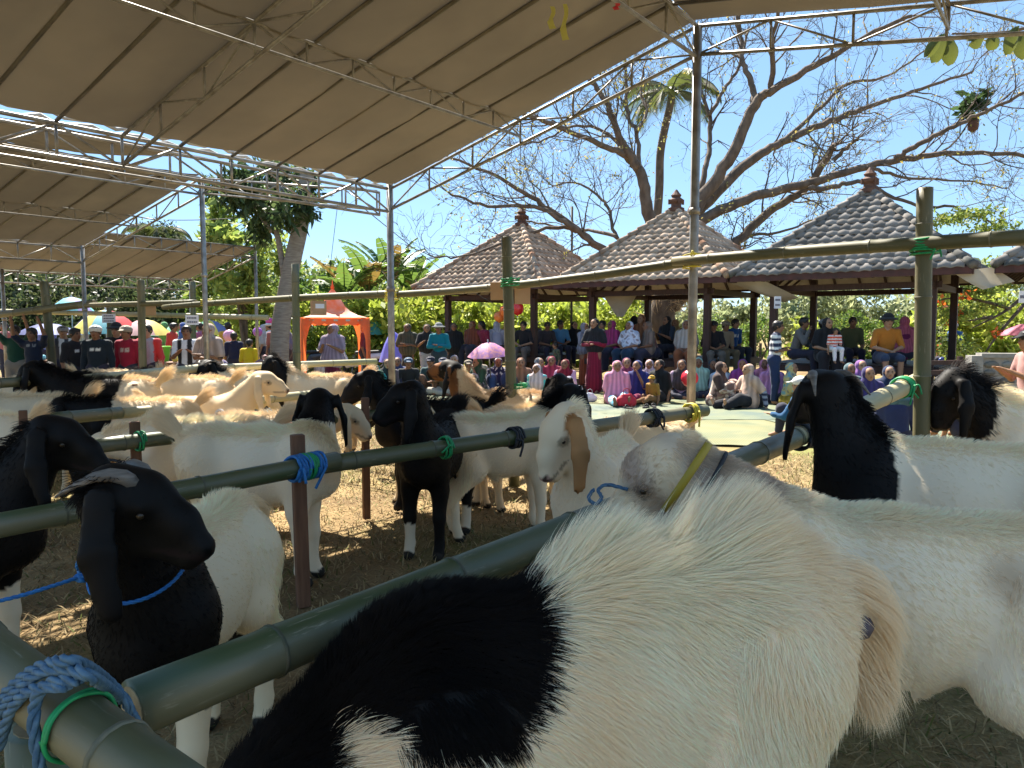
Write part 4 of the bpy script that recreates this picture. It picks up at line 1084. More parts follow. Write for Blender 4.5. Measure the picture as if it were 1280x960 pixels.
def coat_fn(kind):
    def f(P, t):
        x, y, z = P.T
        n = wob(P, 9) * 0.05 + wob(P, 31, 2.0) * 0.018
        C = np.tile(WHITE, (len(P), 1))
        dirt = np.clip(wob(P, 5, 4.1) * 0.6 + 0.22, 0, 0.75) * 0.62
        C = C * (1 - dirt[:, None]) + CREAM * dirt[:, None]
        sk = np.clip((-x - 0.30) * 4, 0, 1) * np.clip((0.62 - z) * 3, 0, 1) * 0.7
        C = C * (1 - sk[:, None]) + CREAM * sk[:, None]
        hd = (t == T_HEAD) | (t == T_EAR) | (t == T_NOSE)
        if kind == 'blackhead': m = hd | (x + n > 0.40 + 0.25 * (0.8 - z)) & (z > 0.5)
        elif kind == 'blackheadonly': m = hd | (t == T_NECK) & (z + n > 0.91)
        elif kind == 'blackneck': m = hd | (x + n > 0.20) & (z > 0.36 + n)
        elif kind == 'black': m = np.ones(len(P), bool)
        elif kind == 'blacksocks': m = (z + n > 0.20) | (t == T_FLEG) & (y > 0)
        elif kind == 'near': m = hd | (x + n * 0.7 > 0.47) | (((x + n * 0.5 - 0.29) / 0.165) ** 2 + ((z + n * 0.5 - 0.86) / 0.205) ** 2 < 1) | (x + n * 0.5 > 0.29) & (z + n > 0.69)
        elif kind == 'patch': m = hd | (x + n > 0.26) | (((x + n + 0.12) / 0.2) ** 2 + ((z - 0.74) / 0.13) ** 2 < 1)
        elif kind == 'mostlyblack': m = hd | (x + n > -0.14)
        elif kind == 'saddle': m = hd | (x + n > 0.30) | ((x + n < -0.08) & (x + n > -0.33) & (z > 0.62 + n))
        elif kind in ('brown', 'brownear'): m = np.zeros(len(P), bool)
        else: m = np.zeros(len(P), bool)
        C[m] = BLACK * (1 + 0.6 * wob(P[m], 20)[:, None])
        if kind == 'brown':
            m = hd | (x + n > 0.40)
            C[m] = BROWN * (1 + 0.4 * wob(P[m], 15)[:, None])
            mm = hd & (wob(P, 14, 3) > -0.1); C[mm] = BLACK
            b = ~m; w = np.clip(0.45 + wob(P[b], 7) * 0.5, 0, 0.8)[:, None]
            C[b] = C[b] * (1 - w) + TAN * w
        if kind == 'mottled':
            m = hd | (t == T_NECK) & (z > 0.86); w = np.clip(wob(P, 26, 3) * 0.7 + 0.25, 0, 0.75)[:, None]
            C[m] = (C * (1 - w) + np.array([0.30, 0.22, 0.21]) * w)[m]
            w = np.clip(1.3 - np.hypot(x + 0.20, z - 0.765) / 0.055, 0, 1)[:, None] * 0.55 * (y > 0)[:, None]
            C = C * (1 - w) + np.array([0.36, 0.24, 0.13]) * w
        if kind == 'brownear':
            m = (t == T_EAR); C[m] = np.array([0.36, 0.19, 0.08]) * (1 + 0.45 * wob(P[m], 28)[:, None])
        if kind == 'tanrump':
            m = hd | (x + n > 0.34); C[m] = BLACK
            w = np.clip((-x - 0.1 + n) * 2.6, 0, 1)[:, None] * np.clip(0.9 - 0.5 * wob(P, 8)[:, None], 0, 1)
            w[m] = 0
            C = C * (1 - w) + TAN * w
        if kind == 'blacksocks': 
            m2 = ~m; C[m2] = WHITE * 0.8
        C[t == T_HOOF] = (0.03, 0.027, 0.024)
        C[t == T_BAG] = (0.03, 0.026, 0.026)
        nz = (t == T_NOSE)
        if kind in ('white', 'brownear'): C[nz] = (0.55, 0.38, 0.33)
        return np.clip(C, 0.003, 0.9)
    return f


def me_cols(C, t, hx, hy, hz):
    """mouth line, nostrils and eye rims drawn by darkening the coat colour"""
    hd = (t == T_HEAD) | (t == T_NOSE)
    m = hd & (hx > 0.135) & (np.abs(hz + 0.036 - (hx - 0.2) * 0.25) < 0.007)
    C[m] = C[m] * 0.4 + np.array([0.012, 0.006, 0.006])
    m = hd & (hx > 0.222) & (np.abs(np.abs(hy) - 0.017) < 0.009) & (np.abs(hz + 0.006) < 0.010)
    C[m] = C[m] * 0.15
    m = hd & ((hx - 0.085) ** 2 + (hz - 0.020) ** 2 < 0.024 ** 2) & (np.abs(hy) > 0.03)
    C[m] = C[m] * 0.5
    return C
def goat(label, loc, yaw, s=1.0, coat='white', neck=(0, 55), head=(0, -35), tail='up', horns=0, fur=9000, h=0.017,
         flen=1.0, frad=1.0, mane=0.06, skirt=0.10, step=(0, 0, 0, 0), ears=(0, 0), bag=False, necklen=0.34, dip=0.0, base=0.026, rw=0.055, jit=0.10, streak=0.8, tint=None, hl=0.015, es=1.0, group='goats standing in the bamboo pens', cat='goat'):
    """x forward, y to the animal's left, z up; withers about 0.86"""
    b = Body()
    fy = ((0, 1, 0), 0.86)
    b.cap((0.24, 0, 0.63), (-0.02, 0, 0.625), 0.190, 0.192, 0.06, T_BODY, ((0, 1, 0), 0.80))
    b.cap((-0.02, 0, 0.64), (-0.30, 0, 0.70), 0.190, 0.140, 0.06, T_BODY, ((0, 1, 0), 0.84))
    for sg in (1, -1): b.ball((-0.30, sg * 0.085, 0.79), 0.045, 0.05, T_BODY).ball((0.24, sg * 0.075, 0.77 - dip), 0.06, 0.06, T_BODY).ball((-0.43, sg * 0.05, 0.735), 0.045, 0.05, T_BODY)
    b.cap((0.22, 0, 0.80 - dip), (-0.34, 0, 0.785), 0.062, 0.07, 0.07, T_BODY)
    b.cap((0.33, 0, 0.64), (0.36, 0, 0.60), 0.12, 0.10, 0.06, T_BODY)
    b.ball((-0.37, 0, 0.71), 0.125, 0.06, T_BODY, ((0, 1, 0), 0.95))
    # neck and head
    n0 = np.array([0.30, 0, 0.75 - dip]); nd = dirv(R(neck[0]), R(neck[1]))
    n1 = n0 + nd * necklen
    b.cap(n0, n1, 0.132, 0.084, 0.08, T_NECK, ((0, 1, 0), 0.84))
    b.cap(n0 + (0.03, 0, -0.06), n0 + nd * necklen * 0.62 + (0.0, 0, -0.02), 0.115, 0.078, 0.07, T_NECK, ((0, 1, 0), 0.82))
    f = dirv(R(head[0]), R(head[1])); sd = np.array([-math.sin(R(head[0])), math.cos(R(head[0])), 0]); u = np.cross(f, sd)
    HS = 1.10
    H = lambda x, y, z: n1 + (f * x + sd * y + u * z) * HS
    fl = (sd, 0.78)
    b.cap(H(0.0, 0, 0.015), H(0.055, 0, 0.03), 0.078, 0.078, 0.05, T_HEAD, (sd, 0.85))
    b.cap(H(0.06, 0, 0.032), H(0.155, 0, 0.018), 0.066, 0.052, 0.04, T_HEAD, fl)          # convex nose bridge
    b.cap(H(0.155, 0, 0.015), H(0.215, 0, -0.012), 0.050, 0.040, 0.03, T_HEAD, (sd, 0.82))
    b.cap(H(0.04, 0, -0.045), H(0.19, 0, -0.052), 0.052, 0.030, 0.04, T_HEAD, fl)          # jaw
    b.ball(H(0.228, 0, -0.012), 0.030, 0.02, T_NOSE, (sd, 1.0))
    b.ball(H(0.214, 0, -0.052), 0.026, 0.02, T_HEAD, (sd, 0.95))
    for i, sg in enumerate((1, -1)):
        b.ball(H(0.075, sg * 0.050, 0.035), 0.022, 0.02, T_HEAD)                            # brow
        e0 = H(0.0, sg * 0.065, 0.03)
        out = sd * sg
        dn = np.array([0, 0, -1.0]) + out * 0.28 + f * 0.10 + f * ears[i]
        dn /= np.linalg.norm(dn)
        fl_ax = out + f * 0.5
        if es < 0.4: continue
        b.cap(e0, e0 + out * 0.035 + np.array([0, 0, -0.02]), 0.026, 0.026, 0.025, T_EAR)
        e1 = e0 + out * 0.035 + dn * 0.14 * es; e2 = e1 + (dn * 0.9 - out * 0.22 + f * 0.12) * 0.15 * es
        b.cap(e0 + out * 0.035, e1, 0.036, 0.044, 0.018, T_EAR, (fl_ax, 0.36))
        b.cap(e1, e2, 0.044, 0.028, 0.018, T_EAR, (fl_ax, 0.36))
    # legs (front left, front right, hind left, hind right)
    feet = []
    for i, sg in enumerate((1, -1)):
        q = step[i]
        b.cap((0.26, sg * 0.095, 0.64), (0.25 + q * 0.2, sg * 0.10, 0.43), 0.10, 0.062, 0.05, T_FLEG, fy)
        b.cap((0.25 + q * 0.2, sg * 0.10, 0.43), (0.265 + q * 0.55, sg * 0.098, 0.26), 0.056, 0.042, 0.03, T_FLEG)
        b.cap((0.265 + q * 0.55, sg * 0.098, 0.26), (0.262 + q * 0.85, sg * 0.098, 0.09), 0.040, 0.032, 0.02, T_FLEG)
        b.cap((0.262 + q * 0.85, sg * 0.098, 0.09), (0.285 + q, sg * 0.098, 0.035), 0.034, 0.036, 0.02, T_FLEG)
        b.cap((0.285 + q, sg * 0.098, 0.028), (0.300 + q, sg * 0.098, 0.02), 0.037, 0.035, 0.012, T_HOOF)
        q = step[2 + i]
        b.cap((-0.31, sg * 0.085, 0.67), (-0.23 + q * 0.2, sg * 0.105, 0.50), 0.125, 0.082, 0.06, T_HLEG, fy)
        b.cap((-0.23 + q * 0.2, sg * 0.105, 0.50), (-0.385 + q * 0.6, sg * 0.10, 0.335), 0.078, 0.047, 0.04, T_HLEG)
        b.cap((-0.385 + q * 0.6, sg * 0.10, 0.335), (-0.365 + q * 0.9, sg * 0.10, 0.10), 0.044, 0.032, 0.02, T_HLEG)
        b.cap((-0.365 + q * 0.9, sg * 0.10, 0.10), (-0.345 + q, sg * 0.10, 0.035), 0.034, 0.036, 0.02, T_HLEG)
        b.cap((-0.345 + q, sg * 0.10, 0.028), (-0.33 + q, sg * 0.10, 0.02), 0.037, 0.035, 0.012, T_HOOF)
    if tail == 'up': t1 = np.array([-0.55, 0, 0.90])
    elif tail == 'curl': t1 = np.array([-0.44, 0.02, 0.97])
    else: t1 = np.array([-0.515, 0.01, 0.68])
    t0 = np.array([-0.44, 0, 0.79])
    b.cap(t0, t1, 0.034, 0.018, 0.03, T_TAIL)
    if bag:
        b.cap((-0.27, 0, 0.47), (-0.27, 0, 0.38), 0.05, 0.058, 0.03, T_BAG)
    else:
        b.cap((-0.08, 0, 0.44), (-0.04, 0, 0.40), 0.02, 0.014, 0.03, T_BODY)
    V, F = b.skin(h)
    V = smooth_verts(V, F, 1, 0.4)
    if tint is None: tint = (0.84, 0.76, 0.64) if loc[1] > 5.6 else (1, 0.93, 0.84)  # coat colour offsets the light: sunlit far goats dimmed, shaded near ones warmed
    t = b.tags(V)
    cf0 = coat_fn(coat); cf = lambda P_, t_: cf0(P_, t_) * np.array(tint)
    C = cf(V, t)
    root = empty('goat', loc, yaw, label, cat, group)
    root.scale = (s, s, s)
    rel = V - n1; hx, hy, hz = rel @ f / HS, rel @ sd / HS, rel @ u / HS
    C = me_cols(C, t, hx, hy, hz)
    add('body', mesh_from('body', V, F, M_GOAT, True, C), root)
    # eyes, horns
    for sg in (1, -1):
        eb = MB(); c = H(0.085, sg * 0.058, 0.020)
        eb.lathe([(0.002, -0.010), (0.008, -0.007), (0.0108, 0), (0.008, 0.007), (0.002, 0.010)], c, 10)
        eb.build('eye', M_EYE, root, True)
    for k in range(2 if horns else 0):
        sg = 1 - 2 * k; hb = MB()
        pts = [H(0.035 - 0.024 * i * horns, sg * (0.034 + 0.013 * i), 0.070 + 0.016 * i - 0.0062 * i * i) for i in range(6)]
        hb.tube(pts, [0.022, 0.020, 0.017, 0.013, 0.008, 0.003], 8)
        hb.build('horn', M_HORN, root, True)
    # coat of hair
    if fur:
        vn, fn = vnormals(V, F)
        ar = np.linalg.norm(fn, axis=1)
        fc = V[F].mean(1); tf = t[F[:, 0]]
        x, y, z = fc.T; nz = fn[:, 2] / (ar + 1e-9); nx = fn[:, 0] / (ar + 1e-9)
        L = np.full(len(F), base); L[tf == T_NECK] = max(base, 0.030)
        L[tf == T_HEAD] = hl; L[tf == T_NOSE] = 0; L[tf == T_EAR] = 0.008; L[tf == T_HOOF] = 0; L[tf == T_FLEG] = 0.014; L[tf == T_BAG] = 0.004
        L[(tf == T_HLEG)] = 0.018
        lg = (tf == T_HLEG) | (tf == T_FLEG); L[lg] += (max(base - 0.016, 0) * np.clip((z - 0.33) * 5, 0, 1))[lg]
        ridge = np.exp(-(y / rw) ** 2) * np.clip(nz * 1.6, 0, 1) * ((tf == T_BODY) | (tf == T_NECK))
        L = L + (mane(x) if callable(mane) else mane) * ridge * (0.75 + 0.25 * np.sin(x * 23))
        sk = np.clip((-x - 0.22) * 7, 0, 1) * np.clip(0.55 - nx, 0.0, 1.0) * np.clip((z - 0.20) * 6, 0, 1) * np.clip((0.70 - z) * 6, 0, 1) * ((tf == T_HLEG) | (tf == T_BODY))
        L = L + skirt * sk
        L[tf == T_TAIL] = 0.15 if tail != 'down' else 0.18
        fore = (tf == T_HEAD) & (z > n1[2] + 0.05); L[fore] = 0.018
        L *= flen
        dens = ar * (1 + 1.6 * ridge + 1.2 * sk + 3.0 * (tf == T_TAIL)) * (L > 0)
        cdf = np.cumsum(dens); cdf /= cdf[-1]
        fi = np.searchsorted(cdf, RNG.random(fur))
        q = F[fi]; a, bb = RNG.random(fur)[:, None], RNG.random(fur)[:, None]
        def bil(A): return (A[q[:, 0]] * (1 - a) + A[q[:, 1]] * a) * (1 - bb) + (A[q[:, 3]] * (1 - a) + A[q[:, 2]] * a) * bb
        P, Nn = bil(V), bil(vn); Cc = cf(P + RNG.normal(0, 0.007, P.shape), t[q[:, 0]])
        Nn /= np.linalg.norm(Nn, axis=1)[:, None] + 1e-9
        tt = t[q[:, 0]]; rl = ridge[fi][:, None]; sl = sk[fi][:, None]
        g = np.tile(np.array([-0.75, 0, -0.55]), (fur, 1))
        g[(tt == T_FLEG) | (tt == T_HLEG)] = (-0.15, 0, -1)
        g[(tt == T_HEAD) | (tt == T_EAR)] = -f * 0.5 + np.array([0, 0, -0.6])
        g[tt == T_NECK] = -nd * 0.9 + np.array([-0.2, 0, -0.4])
        g = g + 0.45 * np.stack([wob(P, 7, 1), wob(P, 7, 5), wob(P, 7, 9)], 1)
        g = g * (1 - sl) + sl * np.array([-0.25, 0, -1.0])
        tm = (tt == T_TAIL)
        td = (t1 - t0) / np.linalg.norm(t1 - t0)
        g[tm] = td * 1.0
        g = g - Nn * (g * Nn).sum(1)[:, None]
        g /= np.linalg.norm(g, axis=1)[:, None] + 1e-6
        lift = 0.20 + 0.80 * rl + 0.16 * RNG.random((fur, 1))
        lift[tm] = 0.6
        g = g * (1 - 0.55 * rl)
        d0 = g + lift * Nn + RNG.normal(0, jit, (fur, 3))
        d0 /= np.linalg.norm(d0, axis=1)[:, None]
        Ls = (L[fi] * (0.55 + 0.6 * RNG.random(fur)))[:, None]
        grav = np.array([0, 0, -1.0]); 
        gv = 0.35 + 0.5 * sl
        gv[tm] = 0.9 if tail == 'down' else 0.30
        gv = gv * (1 - 0.8 * rl)
        d2 = d0 * 0.55 + g * 0.5 + grav * gv
        d2 /= np.linalg.norm(d2, axis=1)[:, None]
        d1 = d0 + d2; d1 /= np.linalg.norm(d1, axis=1)[:, None]
        root_p = P - Nn * 0.004
        pts = np.stack([root_p, root_p + d0 * Ls * 0.34, root_p + (d0 + d1) * Ls * 0.34, root_p + (d0 + d1 + d2) * Ls * 0.34], 1)
        cell = np.floor(P / 0.022 + 0.35 * wob(P, 40, 1)[:, None]).astype(int)
        _, inv = np.unique(cell[:, 0] * 1000003 + cell[:, 1] * 1009 + cell[:, 2], return_inverse=True)
        cn = np.bincount(inv); 
        for q_, am in ((3, 0.42), (2, 0.20)):
            mn = np.stack([np.bincount(inv, pts[:, q_, i_]) for i_ in range(3)], 1) / cn[:, None]
            pts[:, q_] = pts[:, q_] * (1 - am) + mn[inv] * am
        w = (0.0009 + 0.006 * math.sqrt(1.0 / max(fur, 1)) * 8) * frad
        rad = np.stack([np.full(fur, w), np.full(fur, w * 0.85), np.full(fur, w * 0.6), np.full(fur, w * 0.08)], 1)
        Cc = Cc * (0.88 + 0.26 * RNG.random((fur, 1)))
        lt = Cc.mean(1) > 0.25
        wv = np.clip(wob(P, 11, 2) * 0.35 + wob(P * (1, 1, 0.5), 33, 5) * 0.25 - 0.05 + 0.30 * RNG.random(fur), 0, 0.7)[:, None] * streak
        Cc[lt] = (Cc * (1 - wv) + np.array([0.82, 0.64, 0.40]) * wv)[lt]
        tc_ = lt & (tt == T_TAIL); Cc[tc_] = Cc[tc_] * 0.6 + np.array([0.72, 0.54, 0.30]) * 0.4
        lw = np.clip(Ls / 0.05, 0, 1) * 0.2  # longer pale strands lightened in colour to offset shading between hairs
        Cc[lt] = (Cc * (1 + lw))[lt]
        hc = bpy.data.hair_curves.new('fur'); hc.add_curves([4] * fur)
        hc.attributes['position'].data.foreach_set('vector', pts.astype(np.float32).ravel())
        ra = hc.attributes.get('radius') or hc.attributes.new('radius', 'FLOAT', 'POINT')
        ra.data.foreach_set('value', rad.astype(np.float32).ravel())
        ca = hc.attributes.new('col', 'FLOAT_COLOR', 'CURVE')
        cc = np.ones((fur, 4), np.float32); cc[:, :3] = np.clip(Cc, 0.003, 0.97); ca.data.foreach_set('color', cc.ravel())
        hc.materials.append(M_FUR)
        add('fur', hc, root)
    root['neck_a'] = [float(v) for v in n0]; root['neck_b'] = [float(v) for v in n1]
    return root
def gp(px, d): return (XG(px, d), d, 0)
T0 = __import__('time').time()
G_ = goat
g1 = G_('largest white goat with black shoulder and neck, long back hair and hanging cream tail', (0.175, 1.53, 0), R(195), 1.15, 'near', neck=(15, -29), dip=0.07, head=(20, -60), tail='down', fur=380000, h=0.012, flen=1.1, frad=0.58, mane=lambda x: 0.01 + 0.14 * np.clip((0.17 - x) * 6, 0, 1) * np.clip((x + 0.46) * 6, 0.25, 1), skirt=0.05, necklen=0.42, base=0.045, tint=(1, 0.905, 0.82), jit=0.15, streak=1.2, rw=0.075)
bs_ = MB(); bs_.lathe([(0.004, -0.028), (0.026, -0.018), (0.034, 0), (0.026, 0.018), (0.004, 0.028)], (-0.500, 0.060, 0.74), 12).build('bare_tail_skin', mat('bare_skin', (0.055, 0.04, 0.05), (0.09, 0.07, 0.085), 0.5), g1, True)
g2 = G_('white goat with yellow strap on its neck, its back behind the largest goat', gp(1138, 2.12), R(160), 1.12, 'mottled', neck=(2, 36), head=(4, -50), tail='down', fur=170000, h=0.013, mane=0.02, frad=0.75, flen=0.9, streak=1.0, skirt=0.03, base=0.032, hl=0.03, ears=(-1.6, -1.6), es=0.35, jit=0.13)
G_('goat with solid black neck and grey horns before the pale bamboo rail end', gp(1198, 3.12), R(150), 1.17, 'blackneck', necklen=0.29, neck=(0, 66), head=(-52, -12), tail='down', fur=45000, h=0.015, horns=1, mane=0.02, frad=0.8, skirt=0.05, ears=(0.0, 0.0))
G_('sunlit goat with shaggy black head beside the tall bamboo post', gp(1330, 4.75), R(172), 1.15, 'blackhead', neck=(4, 44), head=(12, -62), tail='up', fur=26000, h=0.016, flen=1.5)
g3 = G_('big black headed goat with grey horn and blue rope, turned to look along the rail', (-1.04, 2.42, 0), R(270), 1.0, 'blackneck', neck=(6, 56), head=(92, -26), tail='down', fur=60000, h=0.012, horns=1, necklen=0.365, skirt=0.19, streak=1.1, tint=(1, 0.90, 0.74), bag=True, frad=0.85, mane=0.06)
G_('black goat at the picture edge with head raised, facing the next pen', gp(-108, 3.10), R(8), 1.0, 'blackneck', neck=(0, 56), head=(-4, -25), fur=20000, h=0.014)
G_('large white goat with black head turned away and cream plume tail, behind the lashed stake', gp(322, 4.42), R(-6), 1.03, 'blackheadonly', neck=(98, 46), head=(95, -28), tail='up', fur=40000, h=0.014, skirt=0.12, mane=0.07)
G_('white goat lowering its head on a black rope behind the straw coloured tail', gp(250, 5.1), R(186), 1.0, 'brownear', neck=(0, -8), head=(0, -50), fur=20000, h=0.016)
G_('black goat with one white sock, standing and looking over the middle rail', gp(545, 5.11), R(258), 1.02, 'blacksocks', neck=(0, 62), head=(-66, -28), fur=26000, h=0.015, mane=0.03, skirt=0.03)
G_('dark goat behind the black goat, with pale lower legs', gp(540, 6.3), R(192), 1.02, 'blacksocks', neck=(0, 55), head=(0, -30), fur=14000, h=0.017)
G_('short white goat with black head facing away and brush like white tail', gp(628, 5.4), R(14), 0.98, 'blackheadonly', neck=(0, 50), head=(48, -25), tail='up', fur=40000, h=0.014, flen=1.1, skirt=0.10)
G_('white goat with very long brown ears, beside the head with the yellow strap', (0.47, 3.88, 0), R(248), 1.03, 'brownear', neck=(-8, 56), head=(-40, -60), fur=26000, h=0.014, mane=0.05, ears=(-0.1, -0.1))
G_('tan and white goat with brown neck and dark face raised, before the mats', gp(628, 7.1), R(170), 1.02, 'brown', neck=(0, 62), head=(-10, 0), fur=22000, h=0.017, mane=0.05)
G_('goat with curly black head seen from behind, between the tan goat and the white one', gp(655, 6.35), R(40), 0.95, 'blackheadonly', neck=(10, 62), head=(50, -20), fur=14000, h=0.017)
G_('white goat back showing past the black head beside the mats', gp(800, 5.9), R(195), 0.86, 'white', neck=(0, 0), head=(0, -50), fur=12000, h=0.018)
G_('sunlit cream goat with tan rump and long black head, before the orange gazebo', gp(398, 9.0), R(176), 1.06, 'tanrump', neck=(0, 48), head=(55, -70), fur=24000, h=0.018, skirt=0.1, mane=0.05)
G_('slim white goat with a round tag on its neck, head raised', gp(248, 6.9), R(4), 1.0, 'white', neck=(0, 46), head=(0, -16), fur=16000, h=0.017, flen=0.5, mane=0.01, skirt=0.04)
G_('white goat with horned black face and green cord at its neck, looking at the camera', gp(318, 9.8), R(205), 1.02, 'blackheadonly', neck=(0, 40), head=(45, -50), horns=1, fur=14000, h=0.019)
G_('long black goat with white rump and string collar, under the men by the rail', gp(128, 7.7), R(184), 1.12, 'mostlyblack', neck=(0, 34), head=(0, -42), fur=16000, h=0.018)
G_('black fronted goat with white hindquarters, behind the pale rail and low stake', gp(172, 6.5), R(184), 1.0, 'blackneck', neck=(0, 10), head=(30, -60), fur=16000, h=0.017)
G_('white goat back beside the stake near the picture edge', gp(30, 6.7), R(182), 1.02, 'white', neck=(0, 14), head=(0, -30), fur=16000, h=0.018)
G_('white goat half out of the picture behind the black head', gp(-42, 5.6), R(176), 0.98, 'white', neck=(0, 10), head=(0, -45), fur=10000, h=0.018)
G_('cream goat with dark saddle and curled tan tail beneath the bamboo post', gp(158, 9.3), R(176), 1.0, 'patch', neck=(0, 20), head=(0, -45), tail='curl', fur=12000, h=0.02)
G_('white goat standing behind the pale rail by the striped scarf man', gp(232, 8.4), R(176), 1.08, 'white', neck=(0, 10), head=(0, -40), fur=12000, h=0.02)
G_('white goat between the lashed rails, its back above the red corded bamboo', gp(330, 5.75), R(4), 0.96, 'white', neck=(0, 18), head=(0, -40), fur=14000, h=0.018)
G_('pale fawn goat looking out under the man in green', gp(-8, 9.6), R(10), 0.95, 'brownear', neck=(0, 35), head=(-10, -20), fur=8000, h=0.02)
G_('black goat with white belt at the feet of the man in red', gp(140, 10.8), R(5), 1.0, 'blackneck', neck=(0, 15), head=(0, -40), fur=8000, h=0.02)
G_('small black goat with speckled back, behind the sunlit bamboo', gp(528, 7.6), R(160), 0.8, 'patch', neck=(0, 10), head=(0, -50), fur=8000, h=0.019)
print('goats', __import__('time').time() - T0)
# collars and ropes worn by the goats
def on_goat(g, p):
    s_ = g.scale[0]; q = rotz(g.rotation_euler[2]) @ (np.array(p) * s_)
    return q + np.array(g.location)
def neck_ring(g, frac, r, sq=0.82, n=18, tilt=0.0):
    a, b = on_goat(g, g['neck_a']), on_goat(g, g['neck_b']); s_ = g.scale[0]
    ax = (b - a) / np.linalg.norm(b - a); c = a + (b - a) * frac
    lat = np.cross(ax, [0, 0, 1.0]); lat /= np.linalg.norm(lat); up_ = np.cross(lat, ax)
    return [c + s_ * r * (sq * math.cos(t) * lat + math.sin(t) * up_) + ax * tilt * math.sin(t) for t in np.linspace(0, 2 * PI, n + 1)]
# ------------------------------------------------------------------ people
M_SKIN = attr_mat('skin', 0.6, 0.35)
M_CLOTH = attr_mat('cloth', 0.85, 0.2, var=0.12, sheen=0.15)
M_HAIR = mat('hair', (0.010, 0.008, 0.007), (0.025, 0.02, 0.017), 0.5, 40)
SK = [np.array(c) for c in ((0.30, 0.155, 0.085), (0.25, 0.125, 0.07), (0.36, 0.20, 0.12), (0.21, 0.10, 0.055))]
PR = random.Random(17)
def limbs(pose, arms, rg):
    """joint positions (x forward, y left, z up) for a pose"""
    J = {}
    lean = rg.uniform(-0.03, 0.06)
    if pose == 'stand':
        J['pel'] = (0, 0, 0.90); J['che'] = (lean * 0.5, 0, 1.20); J['nec'] = (lean * 0.7, 0, 1.41); J['hed'] = (0.025 + lean, 0, 1.535)
        q = rg.uniform(-0.04, 0.05)
        J['kne'] = [(0.03 + q, 0.09, 0.48), (0.03 - q, -0.09, 0.48)]; J['ank'] = [(q * 1.2, 0.10, 0.08), (-q * 1.2, -0.10, 0.08)]; J['toe'] = [(0.15 + q, 0.13, 0.03), (0.15 - q, -0.13, 0.03)]
    else:
        J['pel'] = (0, 0, 0.12); J['che'] = (0.05 + lean, 0, 0.43); J['nec'] = (0.08 + lean * 1.6, 0, 0.63); J['hed'] = (0.115 + lean * 2, 0, 0.752)
        if pose == 'cross':
            J['kne'] = [(0.26, 0.30, 0.12), (0.26, -0.30, 0.12)]; J['ank'] = [(0.30, -0.06, 0.07), (0.34, 0.08, 0.07)]; J['toe'] = [(0.34, -0.18, 0.05), (0.38, 0.20, 0.05)]
        elif pose == 'front':
            u = rg.uniform(0.10, 0.28)
            J['kne'] = [(0.42, 0.12, u), (0.44, -0.11, 0.12)]; J['ank'] = [(0.74, 0.13, 0.08), (0.82, -0.10, 0.08)]; J['toe'] = [(0.79, 0.17, 0.20), (0.87, -0.13, 0.20)]
        elif pose == 'knees':
            J['kne'] = [(0.34, 0.17, 0.42), (0.36, -0.16, 0.40)]; J['ank'] = [(0.40, 0.15, 0.07), (0.40, -0.14, 0.07)]; J['toe'] = [(0.52, 0.17, 0.03), (0.52, -0.17, 0.03)]
        else:  # bench
            J['kne'] = [(0.44, 0.13, 0.10), (0.44, -0.13, 0.10)]; J['ank'] = [(0.42, 0.13, -0.33), (0.46, -0.12, -0.33)]; J['toe'] = [(0.56, 0.16, -0.37), (0.58, -0.14, -0.37)]
    c = np.array(J['che']); n = np.array(J['nec'])
    sh = [n + (-0.01, 0.175, -0.075), n + (-0.01, -0.175, -0.075)]
    J['sho'] = sh
    E, Hh = [], []
    for i, sg in enumerate((1, -1)):
        a = arms[i] if isinstance(arms, (list, tuple)) else arms
        s_ = sh[i]; o = np.array([0, sg, 0])
        if a == 'down': e = s_ + (-0.03, 0.05 * sg, -0.28); h = e + (0.07, 0.01 * sg, -0.24)
        elif a == 'crossed': e = s_ + (0.04, 0.08 * sg, -0.26); h = e + (0.16, -0.27 * sg, 0.03 + 0.02 * sg)
        elif a == 'lap': e = s_ + (0.04, 0.08 * sg, -0.26); h = e + (0.22, -0.20 * sg, -0.06)
        elif a == 'knee': e = s_ + (0.12, 0.07 * sg, -0.24); h = e + (0.22, -0.03 * sg, 0.02)
        elif a == 'up': e = s_ + (0.12, 0.10 * sg, 0.16); h = e + (0.10, -0.03 * sg, 0.25)
        elif a == 'phone': e = s_ + (0.08, 0.05 * sg, -0.24); h = e + (0.20, -0.13 * sg, 0.10)
        elif a == 'face': e = s_ + (0.14, 0.05 * sg, -0.22); h = e + (0.05, -0.12 * sg, 0.25)
        else: e = s_ + (-0.10, 0.14 * sg, -0.24); h = e + (-0.02, 0.04 * sg, -0.24)   # prop
        E.append(e); Hh.append(h)
    J['elb'], J['han'] = E, Hh
    return J
